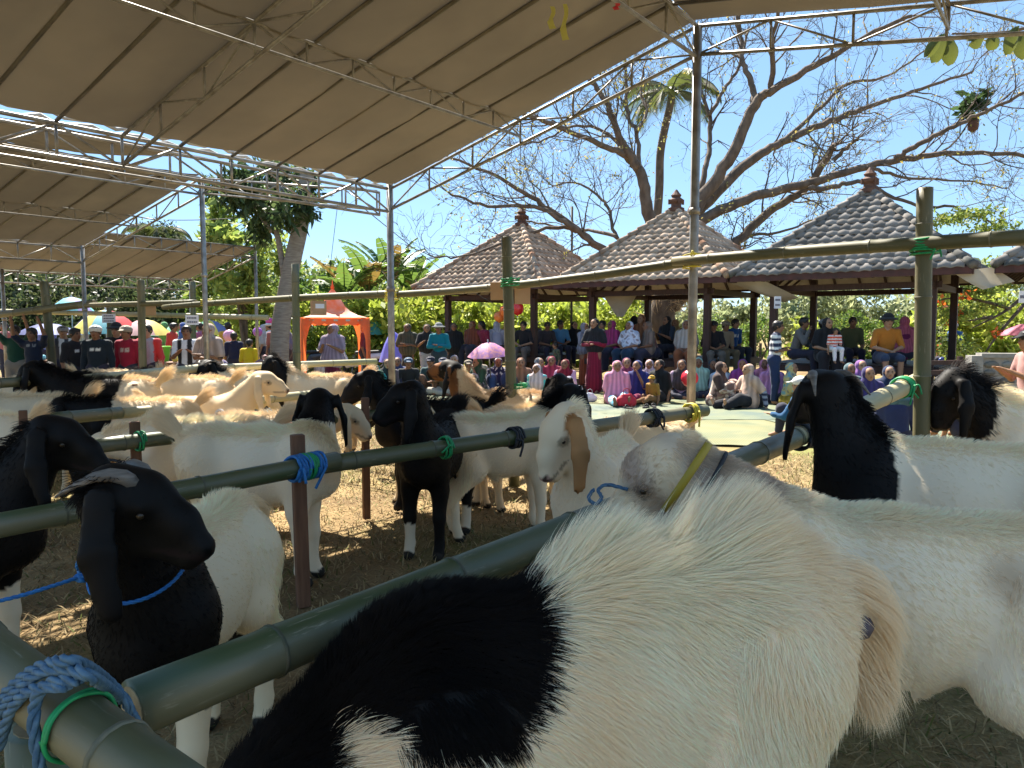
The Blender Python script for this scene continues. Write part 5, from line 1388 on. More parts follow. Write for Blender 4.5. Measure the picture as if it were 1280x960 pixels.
def cloth_cols(V, c, pat, c2, rg):
    C = np.tile(np.array(c, float), (len(V), 1)); c2 = np.array(c2 if c2 is not None else (0.7, 0.7, 0.68))
    if pat == 'stripes': C[(np.floor(V[:, 2] / 0.055) % 2) == 0] = c2
    elif pat == 'vstripes': C[(np.floor((V[:, 1] + 0.5) / 0.085) % 2) == 0] = c2
    elif pat == 'floral':
        w = wob(V, 30, rg.random() * 9); C[w > 0.22] = c2; C[w < -0.42] = c2 * 0.4 + np.array([0.1, 0.05, 0.03])
    elif pat == 'dots': C[wob(V, 48, 2) > 0.52] = c2
    elif pat == 'panel': C[np.abs(V[:, 1]) > 0.13] = c2
    elif pat == 'logo': C[(V[:, 0] > 0.05) & (np.abs(V[:, 1]) < 0.09) & (np.abs(V[:, 2] - V[:, 2].max() + 0.22) < 0.025) & (np.abs(np.sin(V[:, 1] * 110)) > 0.35)] = c2
    elif pat == 'hem': C[np.floor(V[:, 2] / 0.055) % 2 == 0] = c2; C[(V[:, 2] < 1.02) & (np.floor(V[:, 2] / 0.055) % 2 == 1)] = (0.55, 0.13, 0.05)
    elif pat == 'fold': C *= (1 + 0.25 * np.sin(np.arctan2(V[:, 1], V[:, 0]) * 15)[:, None])  # light and dark sides of cloth folds put into the colour
    return np.clip(C, 0.005, 0.85)
def person(label, px, d, pose='stand', face=270, top=(0.05, 0.05, 0.06), bottom=(0.03, 0.03, 0.05), head=('hair',), skirt=False, arms='down', s=1.0, z0=0.0,
           sleeve='short', pat=None, c2=None, look=0, group=None, cat='person', skin=None, hpat=None, hc2=None, loc=None, bpat=None, shoes=None):
    rg = random.Random(int(px * 13 + d * 7))
    J = limbs(pose, arms, rg)
    sk = SK[skin if skin is not None else rg.randrange(4)]
    p_ = loc if loc is not None else (XG(px, d), d, z0)
    root = empty('person', p_, R(face), label, cat, group or 'people watching the goats')
    s = s * (0.91 if group == GM else 0.955); root.scale = (s, s, s * rg.uniform(0.98, 1.03))
    hd = np.array(J['hed']); pel, che, nec = map(np.array, (J['pel'], J['che'], J['nec']))
    fw = np.array([math.cos(R(look)), math.sin(R(look)), 0]); sd = np.array([-fw[1], fw[0], 0]); up = np.array([0, 0, 1.0])
    fy = ((1, 0, 0), 0.72)
    # --- the body: one continuous skin
    b = Body()
    b.cap(hd + up * 0.015, hd - up * 0.02 + fw * 0.006, 0.088, 0.080, 0.03, 1, (sd, 0.86))
    b.cap(hd - up * 0.04 + fw * 0.03, hd - up * 0.075 + fw * 0.045, 0.056, 0.038, 0.03, 1)
    b.cap(hd + fw * 0.085 + up * 0.012, hd + fw * 0.104 - up * 0.022, 0.008, 0.016, 0.012, 1)
    for sg in (1, -1): b.ball(hd + sd * sg * 0.078 - fw * 0.005, 0.022, 0.012, 1)
    b.cap(hd - up * 0.06 - fw * 0.01, nec - up * 0.03, 0.05, 0.056, 0.03, 1)
    b.cap(nec - up * 0.10, che - up * 0.02, 0.105, 0.125, 0.06, 2, fy)
    b.cap(J['sho'][0], J['sho'][1], 0.062, 0.062, 0.06, 2)
    b.cap(che, pel, 0.122, 0.135, 0.06, 2, fy)
    for i, sg in enumerate((1, -1)):
        e, h = J['elb'][i], J['han'][i]; fd = (h - e) / np.linalg.norm(h - e)
        b.cap(J['sho'][i], e, 0.050, 0.040, 0.03, 2); b.cap(e, h, 0.040, 0.027, 0.02, 1)
        b.cap(h, h + fd * 0.075, 0.034, 0.028, 0.015, 1, (np.cross(fd, (0.3, sg, 0.2)), 0.6))
        pd = np.cross(fd, up); pd /= np.linalg.norm(pd) + 1e-6
        for q in (-1.2, -0.4, 0.4, 1.2): b.cap(h + fd * 0.07 + pd * q * 0.016, h + fd * (0.135 - 0.012 * abs(q)) + pd * q * 0.019 + fw * 0.01, 0.011, 0.009, 0.006, 1)
        b.cap(h + fd * 0.02 + pd * 0.028, h + fd * 0.07 + pd * 0.058, 0.012, 0.010, 0.008, 1)
        hp = pel + (0, sg * 0.085, -0.02); k = np.array(J['kne'][i]); a = np.array(J['ank'][i]); t = np.array(J['toe'][i])
        b.cap(hp, k, 0.085, 0.058, 0.05, 3); b.cap(k, a, 0.056, 0.037, 0.03, 3); b.cap(a, t, 0.038, 0.030, 0.02, 4)
    V, F = b.skin(0.0185); tg = b.tags(V); V = smooth_verts(V, F, 1, 0.35)
    C = np.tile(sk, (len(V), 1))
    r_ = V - hd
    for sg in (1, -1):
        C[np.linalg.norm(r_ - (fw * 0.078 + sd * sg * 0.034 + up * 0.016), axis=1) < 0.019] = sk * 0.22
    C[np.linalg.norm((r_ - (fw * 0.085 - up * 0.048)) * (1, 1, 1.6), axis=1) < 0.022] = sk * (0.75, 0.45, 0.45)
    if shoes is not None: C[tg == 4] = shoes
    add('body', mesh_from('body', V, F, M_SKIN, True, C), root)
    # --- upper garment
    if pat is None and skirt and rg.random() < 0.5: pat, c2 = 'floral', tuple(0.12 + 1.4 * v for v in top)
    def garment(name, fn, col, pat_=None, cc2=None, h=0.024, fold=0.006):
        g = Body(); fn(g); V, F = g.skin(h)
        vn, _ = vnormals(V, F)
        V = V + vn * (fold * wob(V, 17, rg.random() * 8) + fold * 0.5 * wob(V, 41, 3))[:, None]
        add(name, mesh_from(name, V, F, M_CLOTH, True, cloth_cols(V, col, pat_, cc2, rg)), root)
    def topfn(g):
        g.cap(nec - up * 0.09, che - up * 0.02, 0.118, 0.142, 0.06, 0, fy)
        g.cap(J['sho'][0], J['sho'][1], 0.072, 0.072, 0.05, 0)
        g.cap(che, pel + up * 0.01, 0.142, 0.158, 0.06, 0, fy)
        g.cap(nec - up * 0.02, nec - up * 0.05, 0.062, 0.075, 0.03, 0)
        for i in (0, 1):
            e, h = J['elb'][i], J['han'][i]; f_ = 0.95 if sleeve != 'none' else 0.5
            g.cap(J['sho'][i], J['sho'][i] + (e - J['sho'][i]) * f_, 0.064, 0.056, 0.03, 0)
            if sleeve == 'long': g.cap(e, e + (h - e) * 0.95, 0.054, 0.040, 0.03, 0)
    garment('shirt' if not skirt else 'blouse', topfn, top, pat, c2)
    def botfn(g):
        if skirt and pose == 'stand':
            g.cap(pel + up * 0.05, (0.02, 0, 0.34), 0.150, 0.185, 0.05, 0, ((1, 0, 0), 0.82)); g.cap((0.02, 0, 0.34), (0.02, 0, 0.17), 0.185, 0.20, 0.05, 0, ((1, 0, 0), 0.82)); return
        for i, sg in enumerate((1, -1)):
            hp = pel + (0, sg * 0.085, -0.01); k = np.array(J['kne'][i]); a = np.array(J['ank'][i]); w = 0.03 if skirt else 0.0
            g.cap(hp, k, 0.106 + w, 0.078 + w, 0.06, 0)
            if bpat != 'shorts': g.cap(k, k + (a - k) * 0.88, 0.076 + w, 0.058 + w, 0.05, 0)
        if skirt and pose in ('cross', 'bench', 'knees', 'front'):
            g.cap((np.array(J['kne'][0]) + pel) / 2, (np.array(J['kne'][1]) + pel) / 2, 0.10, 0.10, 0.08, 0)
        g.cap(pel + (0, 0.08, 0), pel + (0, -0.08, 0), 0.118, 0.118, 0.05, 0)
    garment('skirt' if skirt else 'trousers', botfn, bottom, 'fold' if skirt and bpat is None else bpat if bpat != 'shorts' else None, c2)
    # --- head covering
    kd = head[0]; hc = head[1] if len(head) > 1 else (0.02, 0.02, 0.02)
    if kd == 'hijab':
        ln = head[2] if len(head) > 2 else 0.20
        def hj(g):
            g.ball(hd - fw * 0.042 + up * 0.016, 0.102, 0.03, 0, (sd, 0.97))
            g.cap(hd - up * 0.105 - fw * 0.008, nec - up * 0.03 + fw * 0.006, 0.072, 0.095, 0.04, 0)
            g.cap(nec - up * 0.02, nec - up * (0.04 + ln), 0.105, 0.155 + ln * 0.25, 0.06, 0, fy)
            g.cap(np.array(J['sho'][0]) + (0, -0.03, 0.0), np.array(J['sho'][1]) + (0, 0.03, 0.0), 0.082, 0.082, 0.06, 0)
            if ln > 0.25:
                for i in (0, 1): g.cap(J['sho'][i], J['sho'][i] + (J['elb'][i] - J['sho'][i]) * 0.75, 0.078, 0.082, 0.05, 0)
        garment('hijab', hj, hc, hpat or 'fold', hc2, 0.02, 0.005)
    elif kd == 'long':
        def hr(g):
            g.ball(hd - fw * 0.020 + up * 0.022, 0.103, 0.03, 0, (sd, 0.92)); g.cap(hd - fw * 0.05, nec - fw * 0.06 - up * 0.12, 0.085, 0.06, 0.04, 0)
        g = Body(); hr(g); V, F = g.skin(0.02); add('hair', mesh_from('hair', V, F, M_HAIR, True), root)
    else:
        g = Body(); g.ball(hd - fw * 0.020 + up * 0.026, 0.100, 0.03, 0, (sd, 0.92)); g.cap(hd - fw * 0.045, hd - fw * 0.04 - up * 0.045, 0.068, 0.05, 0.03, 0)
        g.cap(hd + fw * 0.055 + up * 0.080 + sd * 0.03, hd + fw * 0.055 + up * 0.080 - sd * 0.03, 0.028, 0.028, 0.02, 0)
        V, F = g.skin(0.017); V = V + vnormals(V, F)[0] * (0.005 * wob(V, 70, 1))[:, None]
        add('hair', mesh_from('hair', V, F, M_HAIR, True), root)
        if kd in ('cap', 'hat', 'beanie'):
            g = Body(); g.ball(hd - fw * 0.012 + up * 0.052, 0.108, 0.02, 0, (up, 0.72))
            if kd == 'cap': g.cap(hd + fw * 0.09 + up * 0.045, hd + fw * 0.155 + up * 0.028, 0.062, 0.052, 0.02, 0, (up, 0.22))
            if kd == 'hat': g.ball(hd + up * 0.045, 0.175, 0.02, 0, (up, 0.16)); g.ball(hd - fw * 0.01 + up * 0.085, 0.095, 0.02, 0, (up, 0.8))
            V, F = g.skin(0.016); add('cap' if kd == 'cap' else 'hat', mesh_from('hat', V, F, M_CLOTH, True, np.tile(np.array(hc, float), (len(V), 1))), root)
    return root
GM = 'men standing behind the far pens'
PP = person
T0 = __import__('time').time()
K = (0.018, 0.018, 0.022); NAVY = (0.020, 0.030, 0.085); WHT = (0.70, 0.70, 0.68); JEAN = (0.03, 0.05, 0.10); MAROON = (0.17, 0.014, 0.03); KHAKI = (0.22, 0.17, 0.10)
GM = 'men standing behind the far pens'
# men and women beyond the pens, under and past the far tent
PP('man in dark green shirt with raised arm holding the bamboo rail', 20, 13.4, face=285, top=(0.012, 0.055, 0.035), bottom=(0.22, 0.20, 0.17), arms=('up', 'up'), group=GM)
PP('man in navy tee shirt with both arms up on the bamboo rail', 42, 13.0, face=275, top=(0.014, 0.02, 0.04), bottom=(0.12, 0.10, 0.08), arms=('up', 'up'), pat='logo', c2=(0.25, 0.25, 0.25), group=GM)
PP('man in white and black striped jersey and grey cap behind the rail', 80, 14.0, face=300, top=WHT, pat='vstripes', c2=(0.05, 0.05, 0.06), head=('cap', (0.25, 0.24, 0.23)), group=GM)
PP('man in black tee shirt seen in profile, beside the tent pole', 95, 12.2, face=340, top=K, pat='logo', head=('hair',), group=GM)
PP('man in black long sleeves with white headband and sunglasses', 122, 12.0, face=280, top=(0.012, 0.02, 0.03), sleeve='long', pat='logo', head=('beanie', (0.6, 0.6, 0.57)), group=GM)
PP('man in black shirt and round black hat, standing behind the red shirt', 148, 13.2, face=275, top=K, head=('hat', (0.02, 0.02, 0.022)), group=GM)
PP('man in dark red long sleeved shirt with beige cap', 161, 12.2, face=262, top=(0.27, 0.012, 0.035), sleeve='long', head=('cap', (0.30, 0.27, 0.22)), pat='logo', c2=(0.5, 0.4, 0.35), arms='down', group=GM)
PP('young man in pale blue jersey with red shoulder panels', 187, 12.6, face=265, top=(0.30, 0.35, 0.42), pat='panel', c2=(0.55, 0.05, 0.05), sleeve='long', group=GM)
PP('young man in white shirt with black striped scarf looking at his phone', 234, 12.4, face=285, top=(0.62, 0.66, 0.72), pat='vstripes', c2=(0.02, 0.02, 0.02), arms='phone', group=GM)
PP('woman in long beige hijab over black clothes by the thin pole', 262, 12.0, face=250, top=(0.025, 0.012, 0.012), bottom=K, skirt=True, head=('hijab', (0.36, 0.27, 0.23), 0.42), arms='crossed')
PP('boy in navy football shirt with a white number on the back', 293, 16.5, face=90, top=(0.015, 0.02, 0.06), pat='logo', s=0.86)
PP('child in plain yellow tee shirt seen from behind', 311, 15.5, face=80, top=(0.75, 0.52, 0.02), s=0.80)
PP('woman in purple hijab with brown face seated behind the white goat', 325, 12.5, 'knees', 290, top=(0.14, 0.06, 0.12), head=('hijab', (0.17, 0.075, 0.15), 0.3), z0=0.15)
PP('woman in dusty violet hijab crouching with head bowed', 278, 12.8, 'knees', 120, top=(0.2, 0.15, 0.24), head=('hijab', (0.19, 0.15, 0.25), 0.3), z0=0.1)
PP('man squatting behind the black goat, only his face showing', 68, 11.4, 'knees', 280, top=K, z0=0.15)
PP('woman in long mauve striped hijab and maroon dress under the orange gazebo', 416, 14.6, face=260, top=(0.14, 0.015, 0.03), bottom=(0.12, 0.012, 0.03), skirt=True, head=('hijab', (0.26, 0.19, 0.24), 0.42), arms='phone', look=-40)
PP('woman in pale pink hijab seated before the gazebo leg', 398, 13.6, 'knees', 100, top=(0.45, 0.33, 0.30), head=('hijab', (0.42, 0.30, 0.27), 0.3))
PP('man in white shirt behind the leaning trunk', 338, 21, face=180, top=WHT, head=('hat', (0.6, 0.6, 0.58)))
GD = 'small figures in the market beyond'
FW = ['in red by the green bucket stall', 'in a green hijab by the pink parasol', 'in plum below the green and yellow parasol', 'in a grey hijab left of the leaning trunk', 'in brown right behind the leaning trunk', 'in a blue hijab behind the striped scarf', 'in orange behind the football shirt', 'in a slate blue hijab behind the raised arms', 'in dull red behind the man in green', 'in a pale hijab behind the large parasol', 'in dark red behind the motorbikes', 'in a teal hijab under the gazebo edge']
for i, (px, d, c) in enumerate([(215, 19, (0.5, 0.05, 0.04)), (205, 20, (0.1, 0.3, 0.12)), (252, 20, (0.3, 0.1, 0.2)), (330, 22, (0.4, 0.4, 0.42)), (345, 20, (0.25, 0.1, 0.1)), (230, 22, (0.05, 0.1, 0.3)), (285, 21, (0.5, 0.3, 0.05)), (60, 20, (0.15, 0.2, 0.4)), (8, 19, (0.3, 0.1, 0.1)), (105, 21, (0.4, 0.38, 0.3)), (455, 19, (0.15, 0.03, 0.05)), (360, 19, (0.1, 0.15, 0.3))]):
    PP('small figure ' + FW[i], px, d, face=PR.choice([90, 270, 180, 0]), top=c, group=GD, head=(('hair',), ('hijab', c, 0.25))[i % 2])
# right group: standing and first row
PP('woman in dark olive hijab and long dress standing past the tent pole', 510, 18.8, face=262, top=(0.05, 0.048, 0.03), bottom=(0.045, 0.04, 0.03), skirt=True, head=('hijab', (0.075, 0.068, 0.045), 0.35), arms='crossed')
PP('man in teal long shirt and grey hat with folded arms', 549, 18.0, face=268, top=(0.005, 0.16, 0.21), bottom=(0.03, 0.05, 0.06), sleeve='long', head=('hat', (0.22, 0.22, 0.21)), arms='crossed')
PP('woman in black with raised hand beside the man in teal', 534, 18.4, face=275, top=K, bottom=(0.4, 0.4, 0.42), head=('hijab', (0.02, 0.02, 0.022), 0.3), arms='phone')
PP('figure all in black standing against the first pavilion post', 567, 20.2, face=280, top=K, bottom=K, skirt=True, head=('hijab', (0.012, 0.012, 0.014), 0.35))
PP('person in black hijab seated beside the tent corner pole', 484, 16.2, 'cross', 280, top=(0.10, 0.08, 0.10), head=('hijab', (0.02, 0.02, 0.025), 0.2))
PP('person in green with a teal bag, seated before the gazebo', 464, 15.4, 'cross', 300, top=(0.02, 0.10, 0.06), head=('hijab', (0.05, 0.12, 0.08), 0.3))
PP('man in black jacket and blue grey cap seated cross legged', 510, 16.6, 'cross', 280, top=(0.018, 0.02, 0.022), sleeve='long', head=('cap', (0.07, 0.11, 0.17)), arms='lap', bottom=(0.05, 0.05, 0.055))
PP('man in dark cap seated with bare arm over his knee', 541, 16.8, 'knees', 258, top=(0.03, 0.07, 0.075), head=('cap', (0.03, 0.03, 0.05)), arms='knee', bottom=(0.15, 0.08, 0.05))
PP('man in dark cap and brown shirt seated in pale trousers', 557, 16.5, 'cross', 255, top=(0.09, 0.075, 0.05), bottom=(0.40, 0.36, 0.30), head=('cap', (0.022, 0.03, 0.06)), arms='knee')
PP('woman in lavender grey hijab seated by the pavilion post', 568, 17.8, 'cross', 268, top=(0.2, 0.17, 0.22), head=('hijab', (0.30, 0.25, 0.29), 0.35), skirt=True)
PP('boy in bright green tee shirt seated in front of the umbrella', 585, 16.8, 'knees', 275, top=(0.22, 0.60, 0.14), s=0.92, head=('cap', (0.2, 0.16, 0.12)))
PP('woman in dark green hijab holding a phone to her ear', 603, 16.2, 'knees', 215, top=(0.02, 0.045, 0.025), head=('hijab', (0.022, 0.06, 0.032), 0.4), arms='face', bottom=(0.05, 0.05, 0.05), pat='floral', c2=(0.3, 0.3, 0.3), skirt=True, bpat='floral')
PP('woman in navy dress with white dots seated under the umbrella', 622, 16.6, 'knees', 275, top=(0.02, 0.03, 0.09), pat='dots', skirt=True, bottom=(0.03, 0.06, 0.15), head=('hijab', (0.02, 0.025, 0.07), 0.35), hpat='dots')
PP('dark clad man seated behind the bamboo post and umbrella', 634, 16.9, 'knees', 280, top=(0.015, 0.015, 0.03), bottom=JEAN, arms='face')
GP1 = 'people sitting along the first pavilion'
PP('woman in rust brown hijab on the first pavilion platform', 592, 20.5, 'bench', 240, top=(0.22, 0.06, 0.03), head=('hijab', (0.17, 0.05, 0.028), 0.4), z0=0.80, skirt=True, group=GP1)
PP('person in dark red scarf leaning on the first pavilion platform', 609, 20.3, 'bench', 220, top=(0.2, 0.02, 0.05), head=('long',), z0=0.80, group=GP1)
PP('woman in pale lavender hijab and dotted scarf on the first pavilion', 622, 20.2, 'bench', 100, top=(0.36, 0.36, 0.48), head=('hijab', (0.38, 0.38, 0.46), 0.3), z0=0.80, group=GP1)
PP('man in black tee shirt on the platform just past the bamboo post', 656, 19.6, 'bench', 250, top=K, bottom=(0.12, 0.1, 0.09), z0=0.80, arms='lap', group=GP1)
PP('child with dark hair in orange on the first pavilion floor', 636, 21.0, 'stand', 270, top=(0.55, 0.12, 0.04), head=('hair',), z0=0.75, s=0.6, group=GP1)
PP('young man in grey vest looking down on the first pavilion edge', 681, 20.1, 'bench', 290, top=(0.06, 0.05, 0.055), z0=0.80, arms='lap', group=GP1, look=-20)
PP('man in sky blue tee shirt with a bag strap', 699, 20.4, 'bench', 285, top=(0.09, 0.25, 0.42), z0=0.82, arms='lap', group=GP1, look=30)
PP('woman in black hijab beside the man in sky blue', 714, 20.8, 'bench', 290, top=K, head=('hijab', (0.012, 0.012, 0.014), 0.3), z0=0.80, group=GP1)
PP('child in camouflage shirt standing before the man in sky blue', 696, 18.4, 'stand', 200, top=(0.09, 0.10, 0.06), pat='floral', c2=(0.03, 0.05, 0.03), s=0.70)
PP('woman in grey hijab behind the woman in the dark red dress', 731, 18.6, 'stand', 320, top=(0.2, 0.2, 0.25), bottom=(0.30, 0.07, 0.03), head=('hijab', (0.23, 0.23, 0.28), 0.35), skirt=True, arms='phone')
PP('woman in dark red dress and black hijab standing with clasped hands', 743, 17.0, 'stand', 235, top=(0.20, 0.012, 0.035), bottom=(0.20, 0.012, 0.035), sleeve='long', head=('hijab', (0.015, 0.016, 0.018), 0.30), skirt=True, arms='crossed', s=1.06)
PP('woman in patterned grey hijab seated with a child beside the bamboo post', 672, 16.8, 'cross', 320, top=(0.05, 0.06, 0.07), head=('hijab', (0.15, 0.17, 0.18), 0.25), hpat='floral', hc2=(0.35, 0.36, 0.36))
PP('child in turquoise and white patterned dress with pale pink hijab', 674, 15.2, 'cross', 245, top=(0.06, 0.42, 0.45), pat='floral', c2=(0.7, 0.7, 0.7), head=('hijab', (0.55, 0.42, 0.42), 0.15), s=0.9)
PP('woman in black headscarf between the two seated children', 682, 17.2, 'cross', 300, top=K, head=('hijab', (0.015, 0.015, 0.018), 0.2))
PP('woman in dark red hijab and pink sleeves seated with blue bag', 708, 16.0, 'knees', 250, top=(0.55, 0.30, 0.42), sleeve='long', bottom=(0.45, 0.40, 0.46), head=('hijab', (0.19, 0.012, 0.025), 0.2), arms='knee')
GP2 = 'people sitting along the middle pavilion'
PP('woman in magenta hijab and dress on the middle pavilion platform', 768, 18.0, 'bench', 215, top=(0.24, 0.025, 0.10), head=('hijab', (0.28, 0.03, 0.12), 0.42), z0=0.80, skirt=True, arms='lap', group=GP2)
PP('woman in white patterned hijab and sunglasses with navy dress', 789, 17.5, 'bench', 228, top=(0.018, 0.05, 0.10), bottom=(0.018, 0.045, 0.09), head=('hijab', (0.62, 0.66, 0.76), 0.32), hpat='floral', hc2=(0.42, 0.46, 0.58), z0=0.80, skirt=True, arms='lap', group=GP2)
PP('woman in black hijab higher behind the white hijab', 791, 19.0, 'bench', 60, top=K, head=('hijab', (0.012, 0.012, 0.012), 0.3), z0=0.95, group=GP2)
PP('woman in taupe hijab leaning her head on the middle pavilion', 818, 17.4, 'bench', 190, top=(0.15, 0.07, 0.06), head=('hijab', (0.17, 0.125, 0.10), 0.4), z0=0.80, skirt=True, arms='lap', group=GP2)
PP('woman in black veil and dark clothes with phone on the middle pavilion', 836, 18.0, 'bench', 215, top=(0.03, 0.04, 0.06), head=('hijab', (0.012, 0.014, 0.016), 0.25), z0=0.90, arms='phone', group=GP2)
PP('woman in pale grey hijab beside the steel tent pole', 858, 17.0, 'bench', 250, top=(0.3, 0.27, 0.25), head=('hijab', (0.34, 0.31, 0.28), 0.3), z0=0.80, group=GP2, bottom=(0.20, 0.07, 0.03), skirt=True)
PP('young man in black tee shirt and black cap on the platform edge', 890, 17.0, 'bench', 268, top=K, bottom=(0.14, 0.12, 0.10), head=('cap', K), z0=0.80, arms='lap', group=GP2)
PP('man in beige cap and tan shirt beside the black tee shirt', 902, 17.6, 'bench', 285, top=(0.36, 0.28, 0.19), bottom=KHAKI, head=('cap', (0.30, 0.24, 0.17)), z0=0.80, group=GP2)
PP('man in royal blue shirt at the middle pavilion corner post', 914, 17.9, 'bench', 300, top=(0.015, 0.08, 0.25), bottom=(0.04, 0.045, 0.06), z0=0.85, group=GP2, pat='logo')
# seated on the mats
GS = 'women and children seated on the mats'
PP('woman in bright pink hijab with bare soles toward the pens', 771, 14.6, 'front', 268, top=(0.62, 0.24, 0.36), bottom=(0.10, 0.38, 0.52), head=('hijab', (0.64, 0.25, 0.37), 0.42), bpat='floral', c2=(0.7, 0.72, 0.75), group=GS)
PP('woman in navy hijab with hand at her chin beside the pink hijab', 801, 14.9, 'front', 235, top=(0.018, 0.022, 0.10), bottom=(0.25, 0.02, 0.07), head=('hijab', (0.02, 0.025, 0.13), 0.4), arms=('face', 'knee'), group=GS)
PP('woman in black hijab and black dress holding a child in brown', 828, 15.0, 'front', 220, top=K, bottom=K, head=('hijab', (0.012, 0.012, 0.012), 0.35), skirt=True, group=GS)
PP('small child in mustard brown lying in a lap on the mat', 818, 14.4, 'front', 225, top=(0.30, 0.16, 0.03), bottom=(0.22, 0.11, 0.04), head=('cap', (0.45, 0.26, 0.03)), s=0.62, z0=0.05, group=GS)
PP('girl in pale pink hijab peering behind the navy hijab', 813, 16.2, 'cross', 250, top=(0.5, 0.36, 0.40), head=('hijab', (0.52, 0.40, 0.44), 0.25), s=0.95, group=GS)
PP('woman in pale lilac blouse behind the red balloon', 853, 15.6, 'cross', 250, top=(0.42, 0.30, 0.40), head=('hijab', (0.06, 0.045, 0.05), 0.2), group=GS)
PP('girl in charcoal hijab seated beneath the man in black cap', 888, 16.0, 'cross', 275, top=(0.03, 0.035, 0.05), head=('hijab', (0.05, 0.055, 0.065), 0.3), s=0.95, group=GS)
PP('girl in light blue hijab seated behind the floral dress', 901, 15.6, 'cross', 262, top=(0.35, 0.42, 0.50), head=('hijab', (0.45, 0.55, 0.65), 0.22), s=0.92, group=GS)
PP('woman in dark scarf and floral dress bent over on the mat', 893, 14.3, 'knees', 330, top=(0.36, 0.27, 0.20), bottom=(0.20, 0.11, 0.09), head=('hijab', (0.06, 0.035, 0.03), 0.35), skirt=True, bpat='floral', c2=(0.60, 0.50, 0.45), arms='knee', group=GS, sleeve='long')
PP('toddler in pale lilac lying across the floral dress', 915, 14.5, 'cross', 250, top=(0.50, 0.40, 0.52), head=('hair',), s=0.55, group=GS)
PP('woman in plum hijab in the shade behind the beige hijab', 929, 15.4, 'cross', 250, top=(0.16, 0.03, 0.17), head=('hijab', (0.19, 0.04, 0.20), 0.4), group=GS)
PP('woman in long beige hijab seen in profile with black skirt and bare feet', 944, 13.9, 'front', 200, top=(0.02, 0.025, 0.06), pat='stripes', c2=(0.25, 0.27, 0.35), bottom=K, head=('hijab', (0.48, 0.32, 0.24), 0.42), skirt=True, bpat='fold', arms=('prop', 'knee'), group=GS, sleeve='long')
PP('woman in lilac pink hijab seated between beige and yellow scarves', 965, 14.9, 'cross', 262, top=(0.36, 0.18, 0.35), head=('hijab', (0.40, 0.20, 0.38), 0.42), skirt=True, group=GS)
PP('woman in yellow and teal print scarf sitting sideways', 985, 14.2, 'cross', 325, top=(0.42, 0.36, 0.16), pat='floral', c2=(0.08, 0.30, 0.33), bottom=(0.24, 0.17, 0.01), head=('hijab', (0.45, 0.38, 0.17), 0.3), hpat='floral', hc2=(0.16, 0.33, 0.36), skirt=True, group=GS, arms='knee')
PP('man in navy and white striped shirt with orange hem, standing side on', 968, 14.4, 'stand', 335, top=(0.022, 0.027, 0.06), pat='hem', c2=(0.72, 0.72, 0.70), bottom=(0.02, 0.035, 0.09), head=('hair',), arms='crossed', s=1.02)
GP3 = 'people at the grey tiled pavilion'
PP('man in grey long shirt with hand to his mouth on the pavilion edge', 993, 15.4, 'bench', 320, top=(0.13, 0.125, 0.12), sleeve='long', z0=0.85, arms=('lap', 'face'), group=GP3)
PP('man in dark teal shirt and grey cap on the pavilion edge', 1015, 15.3, 'bench', 330, top=(0.018, 0.055, 0.07), head=('beanie', (0.20, 0.20, 0.20)), z0=0.82, group=GP3)
PP('woman in black hijab holding a small child in red and white', 1031, 14.9, 'bench', 262, top=K, bottom=K, head=('hijab', (0.014, 0.014, 0.016), 0.4), skirt=True, z0=0.82, arms='lap', group=GP3, look=20)
PP('toddler in red striped outfit with white trousers on a black lap', 1041, 14.35, 'bench', 270, top=(0.65, 0.10, 0.05), pat='stripes', c2=(0.7, 0.65, 0.62), bottom=(0.72, 0.70, 0.68), s=0.55, z0=1.02, group=GP3)
PP('heavy man in orange polo shirt, shorts and black bucket hat', 1106, 14.1, 'bench', 262, top=(0.42, 0.15, 0.02), bottom=(0.035, 0.05, 0.09), bpat='shorts', head=('hat', (0.015, 0.015, 0.018)), z0=0.82, arms='lap', group=GP3, s=1.06)
PP('woman in rose pink hijab with her back turned behind the orange polo', 1130, 15.0, 'bench', 80, top=(0.14, 0.015, 0.07), head=('hijab', (0.38, 0.09, 0.14), 0.35), z0=0.85, group=GP3)
PP('dark haired person between the orange polo and the rose hijab', 1118, 15.3, 'bench', 100, top=K, z0=0.85, group=GP3)
PP('girl in slate teal hijab looking down before the pavilion', 1058, 12.8, 'cross', 275, top=(0.06, 0.10, 0.115), head=('hijab', (0.085, 0.135, 0.15), 0.35), group=GS, z0=0.05)
PP('girl in violet hijab half hidden behind the navy hijab', 1075, 13.4, 'cross', 270, top=(0.15, 0.06, 0.20), head=('hijab', (0.21, 0.09, 0.27), 0.3), group=GS, z0=0.1)
PP('broad woman in deep navy purple hijab facing the goats', 1083, 12.0, 'cross', 265, top=(0.03, 0.022, 0.09), head=('hijab', (0.035, 0.026, 0.11), 0.45), group=GS, s=1.05, skirt=True)
PP('girl in dark navy hijab beside the tall bamboo post', 1109, 12.4, 'cross', 255, top=(0.015, 0.025, 0.06), head=('hijab', (0.018, 0.03, 0.075), 0.35), group=GS, z0=0.04)
PP('man in navy jacket with white collar seen from behind by the bamboo', 1124, 9.4, 'cross', 70, top=(0.022, 0.032, 0.09), pat='panel', c2=(0.03, 0.04, 0.1), sleeve='long', head=('hijab', (0.08, 0.14, 0.13), 0.15))
PP('person in blue jacket and white cap bending behind the black neck', 1016, 10.0, 'knees', 130, top=(0.015, 0.08, 0.19), sleeve='long', head=('cap', (0.60, 0.60, 0.58)), arms='knee')
PP('seated person in black cap behind the black headed goat', 1217, 8.6, 'knees', 100, top=(0.03, 0.03, 0.035), head=('beanie', (0.008, 0.009, 0.012)), z0=0.18)
